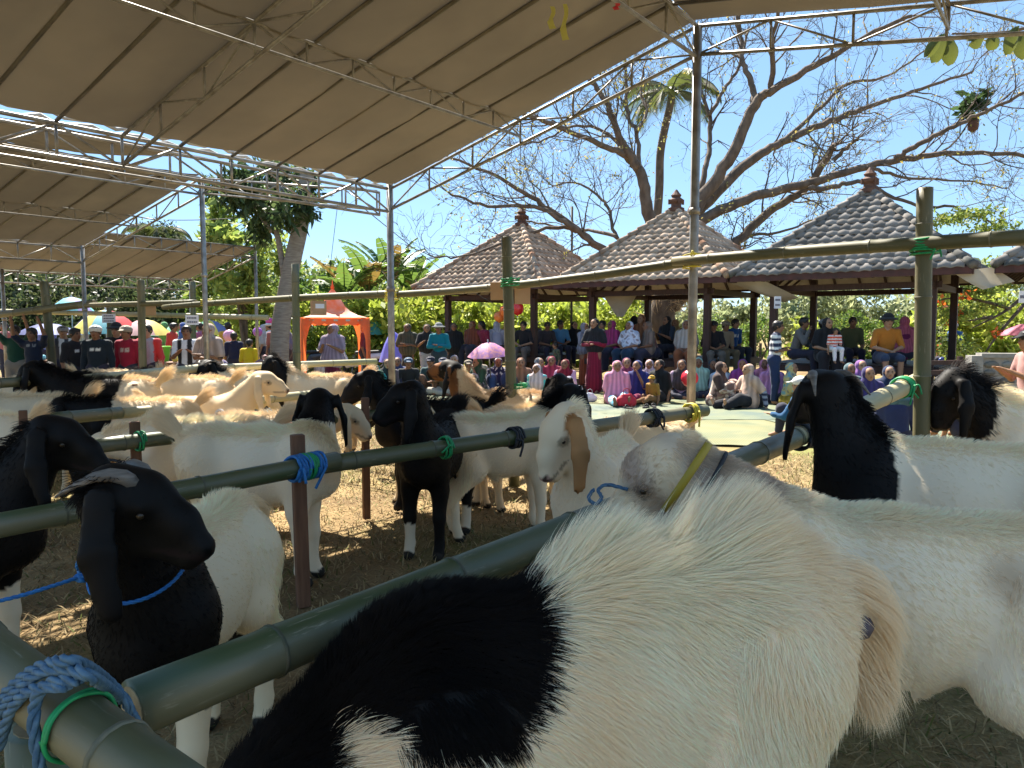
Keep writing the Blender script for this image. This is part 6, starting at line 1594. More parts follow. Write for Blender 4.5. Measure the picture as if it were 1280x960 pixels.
PP('man with black cap and rose shirt cut by the picture edge', 1290, 7.6, 'stand', 175, top=(0.38, 0.20, 0.18), head=('cap', (0.012, 0.012, 0.013)), arms='phone', s=0.93)
PP('rider in blue jacket on a motorbike past the stone wall', 1196, 21.5, 'bench', 200, top=(0.03, 0.12, 0.35), head=('beanie', (0.25, 0.3, 0.35)), z0=0.78, sleeve='long')
PP('person in orange beside the blue rider', 1180, 22.5, 'bench', 200, top=(0.6, 0.12, 0.03), head=('hair',), z0=0.45, s=.9)
GX = 'watchers farther back around the pavilions'
PP('person in brown cloth seated right of the bamboo post by the sandals', 651, 16.2, 'knees', 270, top=(0.22, 0.11, 0.06), head=('hijab', (0.25, 0.12, 0.07), 0.35), group=GX)
PP('woman in red blouse behind the white patterned hijab', 806, 18.4, 'bench', 230, top=(0.40, 0.02, 0.03), head=('hijab', (0.22, 0.09, 0.04), 0.2), z0=0.95, group=GX)
PP('boy in maroon beside the magenta hijab', 755, 18.6, 'bench', 240, top=(0.14, 0.02, 0.03), z0=0.80, group=GX)
PP('woman in ochre hijab between the taupe and black veils', 847, 18.6, 'bench', 235, top=(0.3, 0.2, 0.08), head=('hijab', (0.34, 0.22, 0.09), 0.3), z0=0.85, group=GX)
PP('woman in wine hijab seated low behind the pink hijab', 783, 16.0, 'cross', 265, top=(0.14, 0.03, 0.08), head=('hijab', (0.20, 0.04, 0.10), 0.35), group=GX)
PP('man in grey shirt at the back of the first pavilion', 668, 21.6, 'bench', 265, top=(0.16, 0.16, 0.17), head=('cap', (0.04, 0.04, 0.05)), z0=0.85, group=GX)
PP('woman in mint hijab seated left of the dark scarf', 873, 15.9, 'cross', 262, top=(0.16, 0.3, 0.25), head=('hijab', (0.30, 0.48, 0.40), 0.35), group=GX)
PP('girl in rose hijab peeping behind the beige hijab', 953, 15.9, 'cross', 265, top=(0.5, 0.15, 0.22), head=('hijab', (0.55, 0.2, 0.28), 0.3), group=GX)
PP('woman in sand hijab behind the green shirt boy', 597, 17.6, 'cross', 272, top=(0.36, 0.28, 0.2), head=('hijab', (0.42, 0.33, 0.24), 0.35), group=GX)
PP('person in navy seated left of the blue grey cap', 497, 16.9, 'cross', 275, top=(0.03, 0.04, 0.1), head=('hijab', (0.05, 0.06, 0.14), 0.3), group=GX)
PP('woman in crimson hijab between the grey pattern and the pink sleeves', 691, 16.9, 'cross', 260, top=(0.3, 0.03, 0.06), head=('hijab', (0.36, 0.04, 0.08), 0.3), group=GX)
PP('man in olive shirt standing inside the grey tiled pavilion', 1062, 16.6, 'bench', 262, top=(0.10, 0.11, 0.05), head=('hair',), z0=0.85, group=GX)
print('people', __import__('time').time() - T0)
# ------------------------------------------------------------------ mats
def mat_cloth(name, c1, c2, c3):
    m, nt, bs = new_mat(name)
    nz, mp = noise_mix(nt, bs, c1, c2, 1.6, 6, lo=0.35, hi=0.65, c3=c3, s3=0.9)
    wv = N(nt, 'ShaderNodeTexWave'); wv.inputs['Scale'].default_value = 9; wv.inputs['Distortion'].default_value = 0.6
    nt.links.new(mp.outputs[0], wv.inputs[0])
    mx = N(nt, 'ShaderNodeMix', data_type='RGBA', blend_type='MULTIPLY'); mx.inputs[0].default_value = 0.35
    nt.links.new(bs.inputs['Base Color'].links[0].from_socket, mx.inputs[6]); nt.links.new(wv.outputs[0], mx.inputs[7]); nt.links.new(mx.outputs[2], bs.inputs['Base Color'])
    bs.inputs['Roughness'].default_value = 0.6; bump(nt, bs, nz.outputs[0], 0.4, 0.02)
    return m
M_MATY = mat_cloth('mat_yellow_green', (0.21, 0.205, 0.085), (0.25, 0.245, 0.12), (0.13, 0.165, 0.09))
M_MATG = mat_cloth('mat_grey_green', (0.155, 0.19, 0.115), (0.20, 0.22, 0.125), (0.105, 0.15, 0.125))
MR = random.Random(9)
def ground_mat_piece(x, y, w, h, rz, m, label, z):
    nx, ny = 22, 14
    U, Vv = np.meshgrid(np.linspace(-w / 2, w / 2, nx), np.linspace(-h / 2, h / 2, ny), indexing='ij')
    P = np.stack([U, Vv, U * 0], -1)
    Z = 0.014 * np.maximum(wob(P, 3.1, x), 0) + 0.018 * np.maximum(wob(P, 6.3, y) - 0.35, 0) + 0.003
    P[..., 2] = Z
    i, j = np.meshgrid(np.arange(nx - 1), np.arange(ny - 1), indexing='ij')
    F = np.stack([i * ny + j, (i + 1) * ny + j, (i + 1) * ny + j + 1, i * ny + j + 1], -1).reshape(-1, 4)
    o = add('mat', mesh_from('mat', P.reshape(-1, 3), F, m, True), None, (x, y, z), (0, 0, rz)); tag(o, label, 'ground mat', 'woven mats spread for the watchers')
ground_mat_piece(2.3, 10.9, 4.4, 2.8, R(-4), M_MATY, 'yellow green mat nearest the goats, before the tent pole', 0.008)
ground_mat_piece(5.6, 11.6, 3.0, 4.0, R(8), M_MATG, 'grey green mat under the women by the tall bamboo post', 0.012)
ground_mat_piece(2.6, 13.3, 5.0, 2.6, R(3), M_MATG, 'pale green mat with the black sandals on it', 0.014)
ground_mat_piece(-0.6, 15.2, 4.4, 3.2, R(-6), M_MATY, 'yellow green mat before the man in the blue grey cap', 0.008)
ground_mat_piece(-2.6, 13.2, 3.4, 2.6, R(10), M_MATG, 'green mat behind the tan goat with the brown neck', 0.016)
ground_mat_piece(3.4, 15.6, 4.2, 2.4, R(-2), M_MATY, 'yellow mat under the women before the middle pavilion', 0.020)
ground_mat_piece(0.2, 11.9, 3.0, 2.4, R(4), M_MATG, 'dull green mat partly hidden by the white goats', 0.018)

# ------------------------------------------------------------------ parasols and umbrellas
M_ALU = mat('metal_rod', (0.45, 0.45, 0.45), (0.3, 0.3, 0.3), 0.35, metal=0.7)
CM = {}
def cmat(c, tr=0.35, pat=None):
    k = (c, tr, pat)
    if k not in CM:
        c2 = pat if pat else tuple(v * 0.85 for v in c)
        CM[k] = translucent(mat('fabric', c, c2, 0.6, 3 if not pat else 16, lo=0.45, hi=0.55) , tuple(min(1, v * 1.1) for v in c), tr)
    return CM[k]
def parasol(px, py, d, r, cols, label, hgt=0.42, tilt=(0, 0), group='parasols of the market stalls', ground=True, n=8, pat=None, cat='parasol'):
    c = W(px, py, d)
    root = empty('parasol', c, 0, label, cat, group); root.rotation_euler = (R(tilt[0]), R(tilt[1]), 0)
    prof = [(0.02, 0.0), (0.30, -0.10), (0.62, -0.42), (0.86, -0.76), (1.0, -1.0)]
    for i in range(n):
        V = []
        for q, (a, z) in enumerate(prof):
            for s_ in range(5):
                an = (i + s_ / 4) * 2 * PI / n; dip = 0.05 * math.sin(PI * s_ / 4) * a
                V.append((r * a * math.cos(an) * (1 - dip), r * a * math.sin(an) * (1 - dip), hgt * (z + dip * 0.3)))
        F = [[q * 5 + s_, q * 5 + s_ + 1, (q + 1) * 5 + s_ + 1, (q + 1) * 5 + s_] for q in range(4) for s_ in range(4)]
        MB().raw(V, F).build('panel', cmat(cols[i % len(cols)], 0.4, pat), root, True)
        an = i * 2 * PI / n
        MB().tube([(0, 0, -hgt * 0.15), (r * math.cos(an), r * math.sin(an), -hgt * 1.0)], 0.006, 4).build('rib', M_ALU, root)
    MB().tube([(0, 0, 0.06), (0, 0, -(c[2] if ground else 0.75))], 0.016, 6).build('pole', M_ALU, root, True)
    return root
AQ, PU, YE, GN, RD, PK, BL = (0.22, 0.62, 0.72), (0.38, 0.34, 0.72), (0.78, 0.70, 0.18), (0.10, 0.50, 0.30), (0.75, 0.08, 0.09), (0.70, 0.45, 0.48), (0.16, 0.22, 0.60)
parasol(89, 371, 21.5, 0.66, [AQ, AQ, PU, YE, PU, AQ, AQ, PU], 'parasol in aqua and violet wedges, highest of the group behind the men', 0.5)
parasol(132, 387, 19.5, 0.88, [RD, RD, AQ, AQ, PU, YE, AQ, RD], 'large parasol in red, aqua and violet wedges behind the white headband man', 0.62)
parasol(181, 399, 19.8, 0.70, [YE, PK, PK, GN, PK, PK, PK, YE], 'parasol in dusty pink with yellow edge wedge behind the red shirt man', 0.42)
parasol(262, 400, 21.5, 0.62, [BL, YE, GN, YE, GN, GN, YE, BL], 'parasol in green, yellow and blue behind the beige hijab woman', 0.42)
parasol(206, 408, 24, 0.5, [GN, GN], 'plain green parasol low among the stalls', 0.3)
parasol(462, 398, 23.5, 0.62, [(0.10, 0.45, 0.45), GN], 'teal parasol showing past the right leg of the orange gazebo', 0.5)
parasol(440, 409, 24.5, 0.55, [GN, (0.08, 0.5, 0.25)], 'green parasol seen through the orange gazebo', 0.35)
parasol(492, 414, 21.0, 0.42, [(0.25, 0.25, 0.72), (0.32, 0.30, 0.75)], 'blue violet umbrella held low beside the tent corner pole', 0.85)
parasol(60, 404, 20, 0.8, [BL, (0.1, 0.12, 0.3)], 'dark blue parasol behind the man in navy', 0.3)
parasol(610, 428, 16.0, 0.46, [(0.78, 0.36, 0.42)], 'small pink flowered umbrella held over the seated women', 0.28, (6, -4), None, False, pat=(0.45, 0.22, 0.55), cat='umbrella')
parasol(1287, 404, 20.0, 0.75, [(0.72, 0.22, 0.32)], 'rose red parasol at the picture edge above the stone wall', 0.32)

# ------------------------------------------------------------------ orange gazebo
def gazebo():
    d = 18.5; hw = 0.76; c = (XG(417, d), d, 0)
    OR = translucent(mat('gazebo_cloth', (0.80, 0.22, 0.085), (0.70, 0.17, 0.06), 0.6, 4), (0.85, 0.2, 0.05), 0.35)
    OW = translucent(mat('gazebo_faded', (0.75, 0.50, 0.40), (0.80, 0.20, 0.07), 0.6, 5), (0.8, 0.3, 0.15), 0.3)
    root = empty('gazebo', c, R(18), 'small orange pop up gazebo with pointed roof behind the cream goat', 'gazebo')
    ze, zt = 1.70, 2.42
    for k in range(4):
        rr = rotz(k * PI / 2); V, F = [], []
        n = 7
        for i in range(n):
            t = i / (n - 1); w = hw * (1 - t) ** 1.0 * (1 - 0.34 * math.sin(PI * t)) + 0.015; z = ze + (zt - ze) * t ** 1.35
            for s_ in np.linspace(-1, 1, 7): V.append(rr @ np.array([s_ * w, -w, z - 0.02 * (1 - s_ * s_) * (1 - t)]))
        F = [[i * 7 + j, i * 7 + j + 1, (i + 1) * 7 + j + 1, (i + 1) * 7 + j] for i in range(n - 1) for j in range(6)]
        MB().raw(V, F).build('roof_panel', OW if k == 0 else OR, root, True)
        V, F = [], []; m = 25
        for i in range(m):
            s_ = -1 + 2 * i / (m - 1); dr = 0.13 + 0.05 * abs(math.sin(s_ * PI * 3))
            V += [rr @ np.array([s_ * (hw + 0.006), -hw - 0.008, ze + 0.01]), rr @ np.array([s_ * (hw + 0.006), -hw - 0.014, ze - dr])]
        F = [[2 * i, 2 * i + 2, 2 * i + 3, 2 * i + 1] for i in range(m - 1)]
        MB().raw(V, F).build('valance', OR, root, True)
        for i in range(5):
            x = -0.55 + i * 0.275
            p = rr @ np.array([x, -hw - 0.022, ze - 0.055])
            MB().box(p, (0.10, 0.004, 0.05), k * PI / 2).build('emblem', cmat((0.55, 0.50, 0.42), 0.1), root)
        p = rr @ np.array([-hw, -hw, 0])
        MB().tube([p, p + (0, 0, ze)], 0.02, 6).build('leg', M_ALU, root)
        V, F = [], []
        for i in range(8):
            t = i / 7; z = ze * (1 - t) - 0.0; w = 0.07 + 0.15 * (1 - t) ** 2.5 * 0.4 + 0.16 * max(0, 1 - t * 3.2) ** 1.5 + 0.03 * t
            for q, s_ in enumerate(np.linspace(0, 1, 5)):
                V.append(rr @ np.array([-hw - 0.02 + s_ * w, -hw - 0.02 - 0.02 * math.sin(s_ * 9), z]))
            for q, s_ in enumerate(np.linspace(0, 1, 5)):
                V.append(rr @ np.array([-hw - 0.02 - 0.02 * math.sin(s_ * 9), -hw - 0.02 + s_ * w, z]))
        F = [[i * 10 + o_ + j, i * 10 + o_ + j + 1, (i + 1) * 10 + o_ + j + 1, (i + 1) * 10 + o_ + j] for i in range(7) for o_ in (0, 5) for j in range(4)]
        MB().raw(V, F).build('corner_curtain', OR, root, True)
    MB().lathe([(0.03, 0), (0.05, 0.04), (0.015, 0.12), (0.004, 0.22)], (0, 0, zt - 0.02), 8).build('peak', OR, root, True)
gazebo()

# ------------------------------------------------------------------ boxes, notices, tarps, balloons
M_CARD = mat('cardboard', (0.36, 0.22, 0.12), (0.42, 0.27, 0.15), 0.85, 5)
M_PAPER = mat('paper', (0.72, 0.73, 0.78), (0.66, 0.67, 0.72), 0.8, 3)
M_INK = mat('ink', (0.12, 0.12, 0.16), (0.2, 0.2, 0.24), 0.8)
def card(px, py, d, w, h, rz, label, m=M_CARD, name='cardboard', cat='cardboard', lines=0, th=0.012, rx=0.0):
    c = W(px, py, d); ww, hh = w / F_PX * d, h / F_PX * d
    o = MB().box((0, 0, 0), (ww, th, hh)).build(name, m, None, loc=c, rot=(rx, 0, rz)); tag(o, label, cat)
    for i in range(lines):
        t = (i + 0.7) / (lines + 0.4)
        n = 5; x = -0.36
        for k in range(n):
            l = MR.uniform(0.08, 0.17)
            MB().box(((x + l / 2) * ww, -th / 2 - 0.003, hh * (0.5 - t)), (l * ww, 0.003, hh * 0.5 / (lines + 1))).build('print', M_INK, o)
            x += l + 0.03
    return o
card(188, 386, 11.85, 13, 16, R(12), 'brown cardboard tied to the bamboo post by the red shirt man')
card(136, 398, 13.2, 18, 11, R(-6), 'white paper notice with faint print fixed between two posts', M_PAPER, 'notice', 'notice', 3, 0.004)
card(240, 400, 13.0, 16, 12, R(5), 'small white paper notice above the man in the striped scarf', M_PAPER, 'notice', 'notice', 2, 0.004)
card(972, 378, 15.0, 9, 15, R(8), 'white paper notice with two printed lines on the pavilion post', M_PAPER, 'notice', 'notice', 2, 0.004)
card(1278, 371, 12.0, 9, 15, R(5), 'grey violet notice at the picture edge above the wall', M_PAPER, 'notice', 'notice', 1, 0.004)
card(622, 364, 7.35, 18, 22, R(-8), 'brown cardboard hanging left of the bamboo post before the first pavilion', rx=R(6))
card(653, 367, 7.25, 20, 26, R(16), 'brown cardboard hanging right of the bamboo post before the first pavilion')
o = MB().box((0, 0, 0), (0.30, 0.24, 0.32)).build('carton', M_CARD, None, loc=W(398, 385, 17.2), rot=(0, 0, R(30))); tag(o, 'brown carton hung on the pole before the orange gazebo roof', 'carton')
MB().box((0, -0.121, 0.04), (0.2, 0.004, 0.1)).build('label', M_PAPER, o)
M_CREAM = translucent(mat('cream_tarp', (0.58, 0.52, 0.42), (0.48, 0.42, 0.33), 0.8, 3), (0.5, 0.43, 0.3), 0.25)
def tarp(corners, label, sag=0.12, n=9):
    a, b, c, d_ = [np.array(q) for q in corners]
    V = []
    for i in range(n):
        for j in range(n):
            u, v = i / (n - 1), j / (n - 1)
            V.append((a * (1 - u) + b * u) * (1 - v) + (d_ * (1 - u) + c * u) * v - np.array([0, 0, sag * math.sin(PI * u) * math.sin(PI * v)]) + np.array([0, 0.03 * math.sin(9 * u + 3 * v), 0]))
    F = [[i * n + j, (i + 1) * n + j, (i + 1) * n + j + 1, i * n + j + 1] for i in range(n - 1) for j in range(n - 1)]
    o = MB().raw(V, F).build('tarp', M_CREAM, None, True); tag(o, label, 'tarp', 'cream sheets slung between the pavilion eaves')
tarp([W(752, 366, 18.9), W(798, 366, 18.6), W(779, 396, 18.5), W(771, 396, 18.6)], 'cream sheet gathered to a point under the middle pavilion eave', 0.05)
tarp([W(903, 350, 16.2), W(958, 352, 15.6), W(998, 372, 15.5), W(980, 378, 16.0)], 'cream sheet slung between the middle and grey pavilions', 0.08)
tarp([W(1190, 340, 13.4), W(1240, 334, 13.2), W(1268, 352, 13.0), W(1228, 362, 13.2)], 'cream sheet sagging beside the tall bamboo post, by the picture edge', 0.10)
def balloon(px, py, d, r, c, label, name='balloon'):
    m = mat('balloon_skin', c, c, 0.25, 3, spec=0.6)
    rr = r / F_PX * d
    o = MB().lathe([(rr * 0.05, -1.12 * rr), (rr * 0.12, -1.0 * rr), (rr * 0.62, -0.78 * rr), (rr * 0.93, -0.3 * rr), (rr, 0.1 * rr), (rr * 0.86, 0.55 * rr), (rr * 0.5, 0.88 * rr), (rr * 0.05, rr)], (0, 0, 0), 16).build(name, m, None, True, loc=W(px, py, d)); tag(o, label, 'balloon', 'balloons among the watchers')
    MB().tube([(0, 0, -1.1 * rr), (0.02, 0, -2.0 * rr), (-0.01, 0, -2.8 * rr)], 0.004, 4).build('string', M_PAPER, o)
balloon(862, 473, 14.6, 11, (0.70, 0.03, 0.05), 'round red balloon beside the steel tent pole')
balloon(632, 389, 19.0, 8, (0.75, 0.16, 0.03), 'orange balloon left of the bamboo post under the first pavilion')
balloon(624, 396, 19.2, 7, (0.75, 0.2, 0.04), 'smaller orange balloon lowest under the first pavilion')
balloon(647, 386, 19.0, 8, (0.70, 0.03, 0.03), 'red balloon right of the bamboo post under the first pavilion')
balloon(322, 415, 20.0, 6, (0.35, 0.12, 0.45), 'violet balloon beside the thin pole by the leaning trunk')
balloon(337, 402, 21.0, 5, (0.5, 0.05, 0.25), 'dark pink balloon left of the leaning trunk')
balloon(287, 420, 19.0, 8, (0.70, 0.35, 0.50), 'pink balloon beside the boy in the football shirt')

# sandals, bags and bottles on the mats
M_SANDAL = mat('sandal_rubber', (0.015, 0.015, 0.017), (0.03, 0.028, 0.028), 0.6)
def sandal(px, py, rz, label):
    d = CAM_H * F_PX / (py - 408) ; p = np.array([XG(px, d), d, 0.03])
    root = empty('sandal', p, rz, label, 'sandal', 'black sandals on the mat')
    so = MB(); V = []
    for z in (0.0, 0.022):
        for a in np.linspace(0, 2 * PI, 14, endpoint=False):
            V.append((0.13 * math.cos(a), 0.045 * math.sin(a) * (1 + 0.2 * math.cos(a)), z))
    F = [list(range(13, -1, -1)), list(range(14, 28))] + [[i, (i + 1) % 14, 14 + (i + 1) % 14, 14 + i] for i in range(14)]
    so.raw(V, F).build('sole', M_SANDAL, root)
    MB().tube([(0.02, 0.045, 0.015), (0.05, 0.02, 0.055), (0.06, 0, 0.06), (0.05, -0.02, 0.055), (0.02, -0.045, 0.015)], 0.012, 6).build('strap', M_SANDAL, root, True)
for px, py, rz, lb in ((775, 511, 0.3, 'black sandal lying by the bare soles'), (786, 513, 2.1, 'black sandal turned across the first one'), (808, 512, 1.0, 'black sandal near the child in mustard brown'), (818, 511, 1.5, 'black sandal farthest right of the four'), (880, 516, 0.6, 'sandal in front of the bent floral dress'), (630, 500, 0.2, 'sandal beside the foot of the bamboo post')):
    sandal(px, py, rz, lb)
def bag(px, d, c, label, s=1.0, z=0.02):
    b = Body(); b.cap((-0.10, 0, 0.10), (0.10, 0, 0.10), 0.11, 0.10, 0.06, 0, ((0, 1, 0), 0.7)); b.cap((-0.07, 0, 0.19), (0.07, 0, 0.20), 0.06, 0.05, 0.05, 0, ((0, 1, 0), 0.6))
    V, F = b.skin(0.018); V = V + vnormals(V, F)[0] * (0.012 * wob(V, 22, px))[:, None]
    root = empty('bag', (XG(px, d), d, z), R(20), label, 'bag'); root.scale = (s, s, s)
    add('pouch', mesh_from('pouch', V, F, mat('bag_cloth', c, rough=0.6), True), root)
    MB().tube(smooth_path([(-0.07, 0, 0.22), (-0.05, 0.01, 0.33), (0.05, 0.01, 0.33), (0.07, 0, 0.22)], 4), 0.008, 5).build('handle', mat('bag_strap', tuple(v * 0.6 for v in c)), root, True)
bag(697, 15.3, (0.02, 0.04, 0.20), 'blue bag beside the dark red hijab', 1.25)
bag(784, 13.9, (0.60, 0.02, 0.04), 'bright red bag between the bare feet', 1.0)
bag(470, 15.9, (0.02, 0.38, 0.40), 'teal bag beside the person in green', 1.1, 0.3)
bag(725, 15.0, (0.62, 0.64, 0.70), 'white plastic bag on the mat by the dark red dress', 0.9)
bag(738, 14.8, (0.55, 0.60, 0.66), 'pale plastic bag nearest the hem of the dark red dress', 0.75)
def bucket(px, py, d, c, label):
    o = MB().lathe([(0.10, 0), (0.135, 0.24), (0.145, 0.245), (0.145, 0.26), (0.12, 0.26), (0.09, 0.02)], (0, 0, 0), 14).build('bucket', mat('bucket_plastic', c, c, 0.4), None, True, loc=W(px, py, d)); tag(o, label, 'bucket')
bucket(203, 452, 12.8, (0.25, 0.75, 0.08), 'bright green plastic bucket beside the pale blue jersey')
# stall tables that carry goods among the parasols
ORD = ['first', 'second', 'third', 'fourth', 'fifth', 'sixth', 'seventh']
def stall(px, d, label, n, cols):
    lb2 = label.split('table ')[1]
    str_ = lambda i: ', ' + ORD[i] + ' tub from the left'
    root = empty('stall', (XG(px, d), d, 0), R(PR.uniform(-15, 15)), label, 'market stall', 'stalls below the parasols')
    MB().box((0, 0, 0.66), (1.5, 0.6, 0.05)).build('table_top', M_WOOD, root)
    for sx in (-1, 1):
        for sy in (-1, 1): MB().box((sx * 0.68, sy * 0.24, 0.3175), (0.05, 0.05, 0.635)).build('leg', M_WOOD, root)
    for i in range(n):
        r_ = PR.uniform(0.05, 0.10); c = cols[i % len(cols)]
        o = MB().lathe([(r_ * 0.7, 0), (r_, r_ * 0.8), (r_ * 0.8, r_ * 1.8), (r_ * 0.2, r_ * 2.1)], (0, 0, 0), 8).build('toy_tub', cmat(c, 0.1), None, True, loc=(XG(px, d) - 0.6 + 1.2 * i / max(n - 1, 1), d + PR.uniform(-.15, .15), 0.69))
        tag(o, 'tub on the stall ' + lb2 + str_(i), 'tub', 'goods on the stall tables')
stall(60, 18.5, 'wooden stall table behind the man in navy', 6, [(0.5, 0.5, 0.48), RD, AQ])
stall(300, 18.0, 'wooden stall table behind the boy in yellow', 7, [RD, YE, PK, (0.7, 0.3, 0.1)])
stall(215, 17.5, 'wooden stall table beside the green bucket', 6, [YE, GN, (0.6, 0.6, 0.6)])

# ------------------------------------------------------------------ motorbikes
M_TYRE = mat('tyre', (0.015, 0.015, 0.016), (0.025, 0.025, 0.025), 0.8)
def scooter(px, d, rz, c, label):
    root = empty('motorbike', (XG(px, d), d, 0), rz, label, 'motorbike', 'motorbikes parked beyond the gazebo')
    pm = mat('bike_paint', c, tuple(v * 0.9 for v in c), 0.25, spec=0.6)
    for x in (0.62, -0.58):
        w = MB(); k = 20; V = []
        for i in range(k):
            a = i * 2 * PI / k
            for q in range(6):
                b = q * 2 * PI / 6; rr = 0.24 + 0.045 * math.cos(b); V.append((x + rr * math.cos(a), 0.045 * math.sin(b), 0.285 + rr * math.sin(a)))
        F = [[i * 6 + q, i * 6 + (q + 1) % 6, ((i + 1) % k) * 6 + (q + 1) % 6, ((i + 1) % k) * 6 + q] for i in range(k) for q in range(6)]
        wo = w.raw(V, F).build('wheel', M_TYRE, root, True)
        h = MB()
        for i in range(5):
            a = i * 2 * PI / 5; h.beam((x, 0, 0.285), (x + 0.2 * math.cos(a), 0, 0.285 + 0.2 * math.sin(a)), 0.03, 0.02)
        h.build('rim', M_ALU, wo)
    b = Body(); b.cap((-0.75, 0, 0.66), (-0.15, 0, 0.58), 0.09, 0.13, 0.06, 0, ((0, 1, 0), 0.8)); b.cap((-0.2, 0, 0.45), (0.30, 0, 0.40), 0.12, 0.07, 0.06, 0); b.cap((0.30, 0, 0.42), (0.47, 0, 0.88), 0.13, 0.10, 0.06, 0, ((1, 0, 0), 0.6)); b.cap((0.62, 0, 0.56), (0.52, 0, 0.62), 0.07, 0.06, 0.04, 0)
    V, F = b.skin(0.025); add('fairing', mesh_from('fairing', V, F, pm, True), root)
    b = Body(); b.cap((-0.62, 0, 0.77), (0.0, 0, 0.74), 0.07, 0.09, 0.05, 0, ((0, 0, 1), 0.6)); V, F = b.skin(0.022); add('seat', mesh_from('seat', V, F, M_SANDAL, True), root)
    MB().tube(smooth_path([(0.36, 0.34, 1.0), (0.42, 0.2, 1.02), (0.46, 0, 0.98), (0.42, -0.2, 1.02), (0.36, -0.34, 1.0)], 4), 0.016, 6).build('handlebar', M_SANDAL, root, True)
    MB().tube([(0.47, 0, 0.9), (0.62, 0.0, 0.30)], 0.028, 6).build('fork', M_ALU, root)
    MB().lathe([(0.01, -0.03), (0.06, -0.01), (0.075, 0.03), (0.01, 0.045)], (0.56, 0, 0.86), 10).build('headlight', cmat((0.7, 0.7, 0.7), 0.1), root, True)
    for s_ in (1, -1): MB().tube([(0.42, 0.2 * s_, 1.02), (0.40, 0.28 * s_, 1.17), (0.40, 0.30 * s_, 1.18)], [0.007, 0.007, 0.05], 6).build('mirror', M_SANDAL, root)
scooter(447, 22.0, R(200), (0.6, 0.6, 0.62), 'white motorbike seen between the gazebo leg and the tent pole')
scooter(458, 23.5, R(240), (0.5, 0.5, 0.52), 'pale motorbike standing behind the first white motorbike')
scooter(385, 22.5, R(160), (0.04, 0.04, 0.05), 'dark motorbike under the orange gazebo')
scooter(345, 23.0, R(30), (0.04, 0.04, 0.05), 'black motorbike half hidden by the leaning trunk')
scooter(1197, 21.5, R(200), (0.03, 0.05, 0.20), 'dark blue motorbike ridden past the stone wall')

# ------------------------------------------------------------------ stone wall and low rails by the picture edge
M_STONE = tile_mat('wall_stone', (0.19, 0.175, 0.15), (0.28, 0.26, 0.225), (0.12, 0.115, 0.10))
M_MORTAR = mat('mortar', (0.30, 0.285, 0.26), (0.22, 0.21, 0.19), 0.95, 8, 0.4)
def stone_wall():
    d = 12.3; p0 = np.array([XG(1226, d), d, 0]); ang = math.atan2(-0.25, 1.0)
    root = empty('stone_wall', p0, ang, 'rough stone wall with a concrete cap beside the tall bamboo post', 'wall')
    L, H, Tn = 3.2, 1.0, 0.24
    MB().box((L / 2, 0, H / 2), (L, Tn - 0.05, H)).build('core', M_MORTAR, root)
    MB().box((L / 2, 0, H + 0.035), (L + 0.06, Tn + 0.05, 0.07)).build('cap', M_MORTAR, root)
    MB().box((-0.09, 0, (H + 0.03) / 2), (0.17, Tn + 0.06, H + 0.03)).build('pilaster', M_MORTAR, root)
    rg = np.random.default_rng(4); z = 0.0
    while z < H - 0.05:
        h = min(rg.uniform(0.11, 0.17), H - z); x = 0.0
        while x < L - 0.05:
            w = min(rg.uniform(0.13, 0.27), L - x)
            k = 8; V = [(0, -0.035 - rg.uniform(0, 0.02), 0)]
            for ring, (f_, y) in enumerate(((0.72, -0.028), (0.93, 0.0))):
                for i in range(k):
                    a = i * 2 * PI / k + 0.3; sq = 1.0 / max(abs(math.cos(a)), abs(math.sin(a))) ** 0.7
                    V.append((f_ * w / 2 * math.cos(a) * sq * rg.uniform(0.86, 1.0) * 0.96, y, f_ * h / 2 * math.sin(a) * sq * rg.uniform(0.86, 1.0) * 0.96))
            F = [[0, 1 + (i + 1) % k, 1 + i] for i in range(k)] + [[1 + i, 1 + (i + 1) % k, 1 + k + (i + 1) % k, 1 + k + i] for i in range(k)]
            o = MB().raw(V, F).build('stone', M_STONE, root, True); o.location = (x + w / 2, -Tn / 2 + 0.012, z + h / 2)
            x += w
        z += h
stone_wall()
for i, (x0, y0, x1, y1, d, lb) in enumerate([(1150, 454, 1224, 452, 12.6, 'upper dark wooden rail running to the stone wall'), (1150, 466, 1224, 464, 12.6, 'lower dark wooden rail running to the stone wall'), (1158, 458, 1228, 450, 17.0, 'grey plank rail behind the dark wooden rails')]):
    o = MB().beam(W(x0, y0, d), W(x1, y1, d), 0.06, 0.07).build('fence_rail', M_PAVW if i < 2 else M_MORTAR, None); tag(o, lb, 'rail')
for px in (1158, 1200):
    p = W(px, 450, 12.66); o = MB().box((p[0], p[1], p[2] / 2 + 0.03), (0.08, 0.06, p[2] + 0.06)).build('fence_post', M_PAVW, None); tag(o, 'short dark post holding the low rails, ' + ('near the tall bamboo' if px == 1158 else 'near the stone wall'), 'post')

